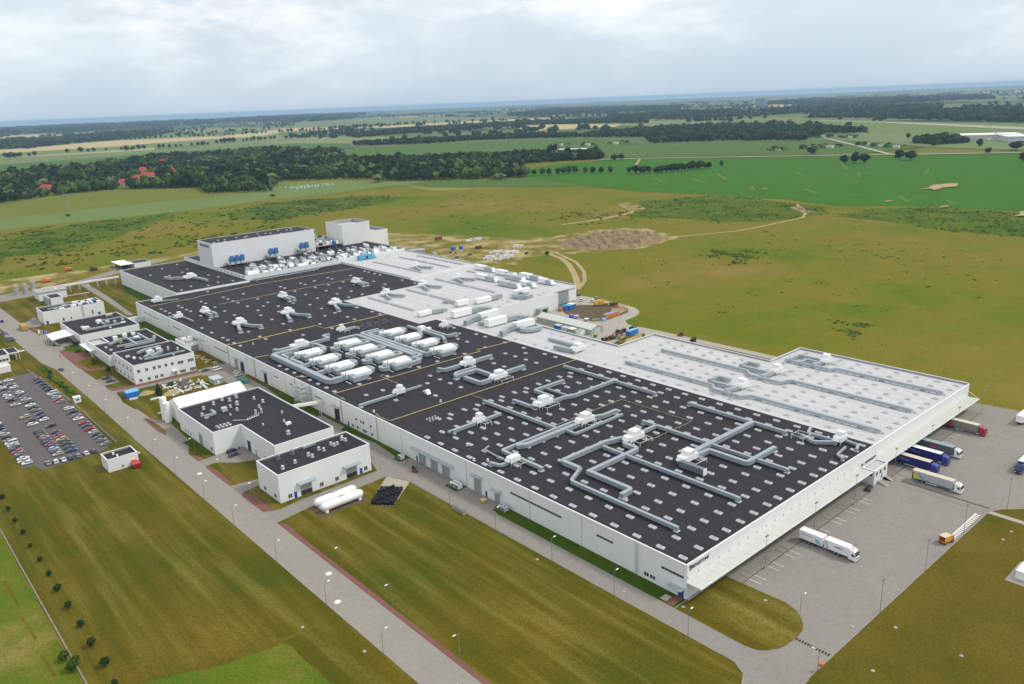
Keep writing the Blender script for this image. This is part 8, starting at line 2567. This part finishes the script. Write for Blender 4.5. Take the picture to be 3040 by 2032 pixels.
# (polygon, clusters, plants per cluster, spread, size range, leaf material)
AREAS = [([(-60, 850), (60, 845), (186, 1030), (240, 1060), (120, 1095), (-60, 1060)], 150, (5, 22), 9, (.5, 1.5), 0), ([(60, 720), (250, 760), (330, 880), (480, 1000), (420, 1060), (240, 1060), (80, 860)], 150, (1, 7), 7, (.6, 2.0), 0), ([(290, 860), (400, 870), (540, 940), (530, 1010), (413, 1065), (310, 1030)], 110, (4, 16), 10, (.7, 1.9), 2), ([(-50, 740), (60, 730), (130, 860), (-50, 870)], 55, (1, 7), 6, (.6, 1.9), 1),
         ([(684, 588), (768, 546), (792, 500), (760, 391), (715, 330), (664, 341), (600, 380), (585, 446), (570, 500), (640, 560)], 110, (6, 20), 11, (.4, 1.3), 0), ([(691, 315), (771, 313), (812, 250), (815, 163), (800, 60), (660, 60), (657, 181), (680, 240)], 110, (6, 20), 11, (.4, 1.3), 0), ([(490, 480), (560, 470), (590, 520), (640, 560), (560, 600), (480, 560)], 40, (3, 10), 8, (.4, 1.2), 3),
         ([(240, 60), (520, 60), (650, 300), (560, 340), (380, 350), (260, 260)], 120, (1, 6), 3.5, (.25, .8), 0), ([(380, 560), (640, 600), (640, 900), (500, 880), (380, 700)], 90, (1, 6), 5, (.3, 1.1), 0), ([(400, 250), (470, 262), (475, 300), (420, 300)], 22, (8, 22), 6, (.4, 1.2), 0), ([(268, 78), (300, 84), (296, 108), (270, 100)], 8, (8, 18), 4, (.4, 1.1), 0), ([(440, 130), (540, 150), (560, 220), (470, 220)], 16, (2, 8), 4, (.3, .9), 0)]
bi, single = [], []
for P, nc, npc, spd, hr, mi in AREAS:
    xs, ys = [p[0] for p in P], [p[1] for p in P]
    k = 0
    while k < nc:
        cx, cy = random.uniform(min(xs), max(xs)), random.uniform(min(ys), max(ys))
        if not inpoly(cx, cy, P):
            continue
        k += 1
        ax, el = random.uniform(0, 3.14), random.uniform(1.0, 2.6)
        for q in range(random.randint(*npc)):
            u_, v_ = random.gauss(0, .45) * spd * el, random.gauss(0, .45) * spd
            p = (cx + u_ * math.cos(ax) - v_ * math.sin(ax), cy + u_ * math.sin(ax) + v_ * math.cos(ax), hr[0] + (hr[1] - hr[0]) * random.random() ** 2, random.choice((mi, mi, 3, 0)))
            (single if p[2] > hr[1] * .80 and len(single) < 240 and random.random() < .4 else bi).append(p)
for x, y, s_, mi in single:
    shrub(x, y, s_ * 1.15, 'round wild shrub standing in the rough meadow behind the plant', 'wild shrubs in the meadow', mi)
scatter_mesh('meadow_shrubs', BUSH_P, [(x, y, s_ * .32, s_ * random.uniform(1.0, 1.6), s_ * .5, random.uniform(0, 6.28), random.randrange(5), mi) for x, y, s_, mi in bi], ['leaf_bush', 'leaf_light', 'leaf_grey', 'leaf_mid'], 'low wild shrubs scattered over the rough meadow', 'shrubs')
# planted strip beside the car park fence
hs = []
for k in range(60):
    hs.append((-77.4 + random.uniform(-1.6, 1.6), 322 + k * 1.15, random.uniform(.5, 1.1), random.choice((0, 1, 3))))
scatter_mesh('verge_shrubs', BUSH_P, [(x, y, s_ * .4, s_ * 1.2, s_ * .8, random.uniform(0, 6.28), random.randrange(5), mi) for x, y, s_, mi in hs], ['leaf_bush', 'leaf_light', 'leaf_grey', 'leaf_mid'], 'strip of young shrubs on the verge left of the main road', 'shrubs')

# ------------------------------------------------------------------ village, hangars, pylons, far halls
def cottage(x, y, lx, ly, label, rz, wallm='house_wall', roofm='brick_roof', h=5.5, rh=4.5, name='house', cat='house'):
    r = root(name, (x, y, 0), label, cat, 'village houses' if name == 'house' else None, rz)
    ORG[r.name] = (0, 0, 0)
    a, b_ = lx / 2, ly / 2
    MB().box(-a, a, -b_, b_, 0, h).build('wall', wallm, r)
    rf = MB()
    rf.v = [(-a - .5, -b_ - .6, h - .2), (a + .5, -b_ - .6, h - .2), (a + .5, b_ + .6, h - .2), (-a - .5, b_ + .6, h - .2), (-a + lx * .12, 0, h + rh), (a - lx * .12, 0, h + rh)]
    rf.f = [(0, 1, 5, 4), (2, 3, 4, 5), (1, 2, 5), (3, 0, 4)]
    rf.m = [0] * 4
    ro = rf.build('roof', roofm, r)
    MB().box(a * .3, a * .3 + 1, .4, 1.4, h + rh * .5, h + rh + 1.2).build('chimney', 'brick_roof', ro)
    n = max(2, int(lx / 5))
    for k in range(n):
        xx = -a + lx * (k + .5) / n
        MB().box(xx - .8, xx + .8, -b_ - .06, -b_ - .01, 2.2, 4.2).build('window', 'glass', r)
    return r
HL = ['red-roofed house at the left end of the wood', 'left part of the large red-roofed house in the village', 'right part of the large red-roofed house in the village', 'long red-roofed house behind the large one', 'red-roofed house beside the grey building', 'red-roofed house in front of the grey building', 'pale red roof farthest back in the village', 'small pink-roofed house left in the village', 'long grey low building in the village', 'second long grey building right in the village', 'pale house behind the grey buildings', 'narrow white house among the trees', 'small pale house near the right end of the village', 'white house below the large red roof', 'grey house in the village centre', 'small red-roofed house in the village centre']
for k, (x, y, lx, ly) in enumerate(houses):
    gy = k in (8, 9, 10, 11, 12, 14)
    cottage(x, y, lx, ly, HL[k], math.radians(-35 if k % 2 else -48), 'house_wall', 'unit_grey' if gy else 'brick_roof', 9.0 if not gy else 8.0, 6.5 if not gy else 1.5)
HG = root('aircraft_hangar', (1330, 1360, 0), 'long white hangar among trees behind the wood', 'hangar', None, math.radians(-50))
ORG[HG.name] = (0, 0, 0)
MB().box(-45, 45, -12, 12, 0, 9).build('wall', 'wall_white', HG)
MB().box(-48, 48, -14, 14, 13.0, 14.2).build('roof', 'tent_white', HG)
MB().box(-46, 46, -12.5, 12.5, 9, 13).build('window_band', 'trailer_navy', HG)
for k, (x, y, lx, ly, rz, lb) in enumerate(((2050, 640, 150, 70, -58, 'large white industrial hall at the right edge, left part'), (2010, 520, 120, 70, -58, 'large white industrial hall at the right edge, right part'))):
    r = root('industrial_hall', (x, y, 0), lb, 'hall', None, math.radians(rz))
    ORG[r.name] = (0, 0, 0)
    MB().box(-lx / 2, lx / 2, -ly / 2, ly / 2, 0, 13).build('wall', 'unit_grey', r)
    MB().box(-lx / 2 - 1, lx / 2 + 1, -ly / 2 - 1, ly / 2 + 1, 13, 14.5).build('roof', 'tent_white', r)
    for q in range(6):
        MB().box(-lx / 2 + 12 + q * lx / 7, -lx / 2 + 20 + q * lx / 7, -ly / 2 - .4, -ly / 2 - .05, 0, 7).build('door', 'wall_white', r)
r = root('tower_crane', (2030, 590, 0), 'dark slanting crane jib in front of the industrial halls', 'crane')
MB().tube([(2030, 590, 0), (2036, 640, 48)], 1.0, 4).build('jib', 'steel_dark', r)
MB().box(2026, 2034, 586, 594, 0, 5).build('base', 'steel_dark', r)
for k, (x, y) in enumerate(((6437, 4020), (6385, 3935))):
    MB().box(x - 25, x + 25, y - 12, y + 12, 0, 75).thing('tower_flats', 'steel_dark', '%s dark apartment tower far off near the horizon' % ('left' if k == 0 else 'right'), 'tower block', 'far apartment towers')
for k, (x, y, w_) in enumerate(((1622, 1671, 26), (1641, 1578, 30), (1729, 1546, 34), (1586, 921, 26), (2107, 1087, 26), (1703, 857, 32), (2088, 998, 26), (1798, 815, 28), (1766, 763, 30), (1736, 717, 28), (1660, 880, 30))):
    r = root('grassed_bunker', (x, y, 0), 'grass-covered aircraft bunker in the fields, %s of the scattered group' % ORDN[k], 'bunker', 'grassed bunkers')
    b = MB()
    for q, (rr, hh) in enumerate(((1.0, 0), (.75, 5), (.4, 8.5), (.1, 9.5))):
        b.v += [(x + w_ * rr * math.cos(a * .7854), y + w_ * rr * math.sin(a * .7854), hh) for a in range(8)]
    for q in range(3):
        for a in range(8):
            j = (a + 1) % 8
            b.f.append((q * 8 + a, q * 8 + j, q * 8 + 8 + j, q * 8 + 8 + a)); b.m.append(0)
    b.f.append(tuple(24 + a for a in range(8))); b.m.append(0)
    b.build('earth_cover', 'meadow_bush', r)
    MB().box(x - w_ * .80, x - w_ * .5, y - w_ * .7, y - w_ * .2, 0, 7.5).build('portal', 'house_wall', r)
    bl = [(x + random.uniform(-.8, .8) * w_, y + random.uniform(-.8, .8) * w_, random.uniform(3, 6.5)) for q in range(10)]
    b = MB()
    for bx_, by_, s_ in bl:
        i = len(b.v)
        p = random.choice(BUSH_P)
        b.v += [(bx_ + a * s_, by_ + c * s_, s_ * .6 + 3 + d * s_ * .8) for a, c, d in p.v]
        b.f += [tuple(i + q for q in f) for f in p.f]
        b.m += [0] * len(p.f)
    b.build('scrub', 'leaf_mid', r, kind='stuff')
for k, (x, y, h) in enumerate(((128.5, 1189.6, 36), (426, 1149, 36))):
    r = root('lattice_pylon', (x, y, 0), 'thin lattice power pylon in the pale field, %s one' % ('left' if k == 0 else 'right'), 'pylon', 'power pylons')
    for sx in (-1, 1):
        for sy in (-1, 1):
            MB().tube([(x + sx * 2.6, y + sy * 2.6, 0), (x + sx * .5, y + sy * .5, h)], .12, 4).build('leg', 'pole', r)
    for q in range(7):
        z0, z1 = q * h / 7, (q + 1) * h / 7
        a, c = 2.6 - 2.1 * q / 7, 2.6 - 2.1 * (q + 1) / 7
        MB().tube([(x - a, y - a, z0), (x + c, y - c, z1)], .07, 3).tube([(x - a, y - a, z0), (x - c, y + c, z1)], .07, 3).build('brace', 'pole', r)
    for z in (h - 2, h - 7):
        MB().tube([(x - 6, y + 3, z), (x + 6, y - 3, z)], .12, 4).build('cross_arm', 'pole', r)
GS = MB()
random.seed(8)
for k in range(40):
    x, y = 545 + random.uniform(-40, 40), 1245 + random.uniform(-22, 22)
    GS.box(x - 1.5, x + 1.5, y - 1, y + 1, 0, random.uniform(1, 3.5))
GS.thing('storage_site', 'unit_grey', 'grey cluttered storage site at the foot of the wood', 'storage site')

# ------------------------------------------------------------------ haze
hzb = MB().box(-3000, 30000, -3000, 30000, -60.0, 141.0)
hz = hzb.build('haze', 'coping')
hz.data.materials.clear()
hmat = bpy.data.materials.new('haze')
hmat.use_nodes = True
ht = hmat.node_tree
ht.nodes.clear()
pv = N(ht, 'ShaderNodeVolumePrincipled')
pv.inputs['Color'].default_value = (0.50, 0.74, 1.0, 1)
pv.inputs['Density'].default_value = 5.0e-5
pv.inputs['Anisotropy'].default_value = 0.2
ho = N(ht, 'ShaderNodeOutputMaterial')
L(ht, pv.outputs[0], ho.inputs['Volume'])
hz.data.materials.append(hmat)
hz['kind'] = 'stuff'
hz['label'] = 'pale blue haze over the far land'
hz['category'] = 'haze'
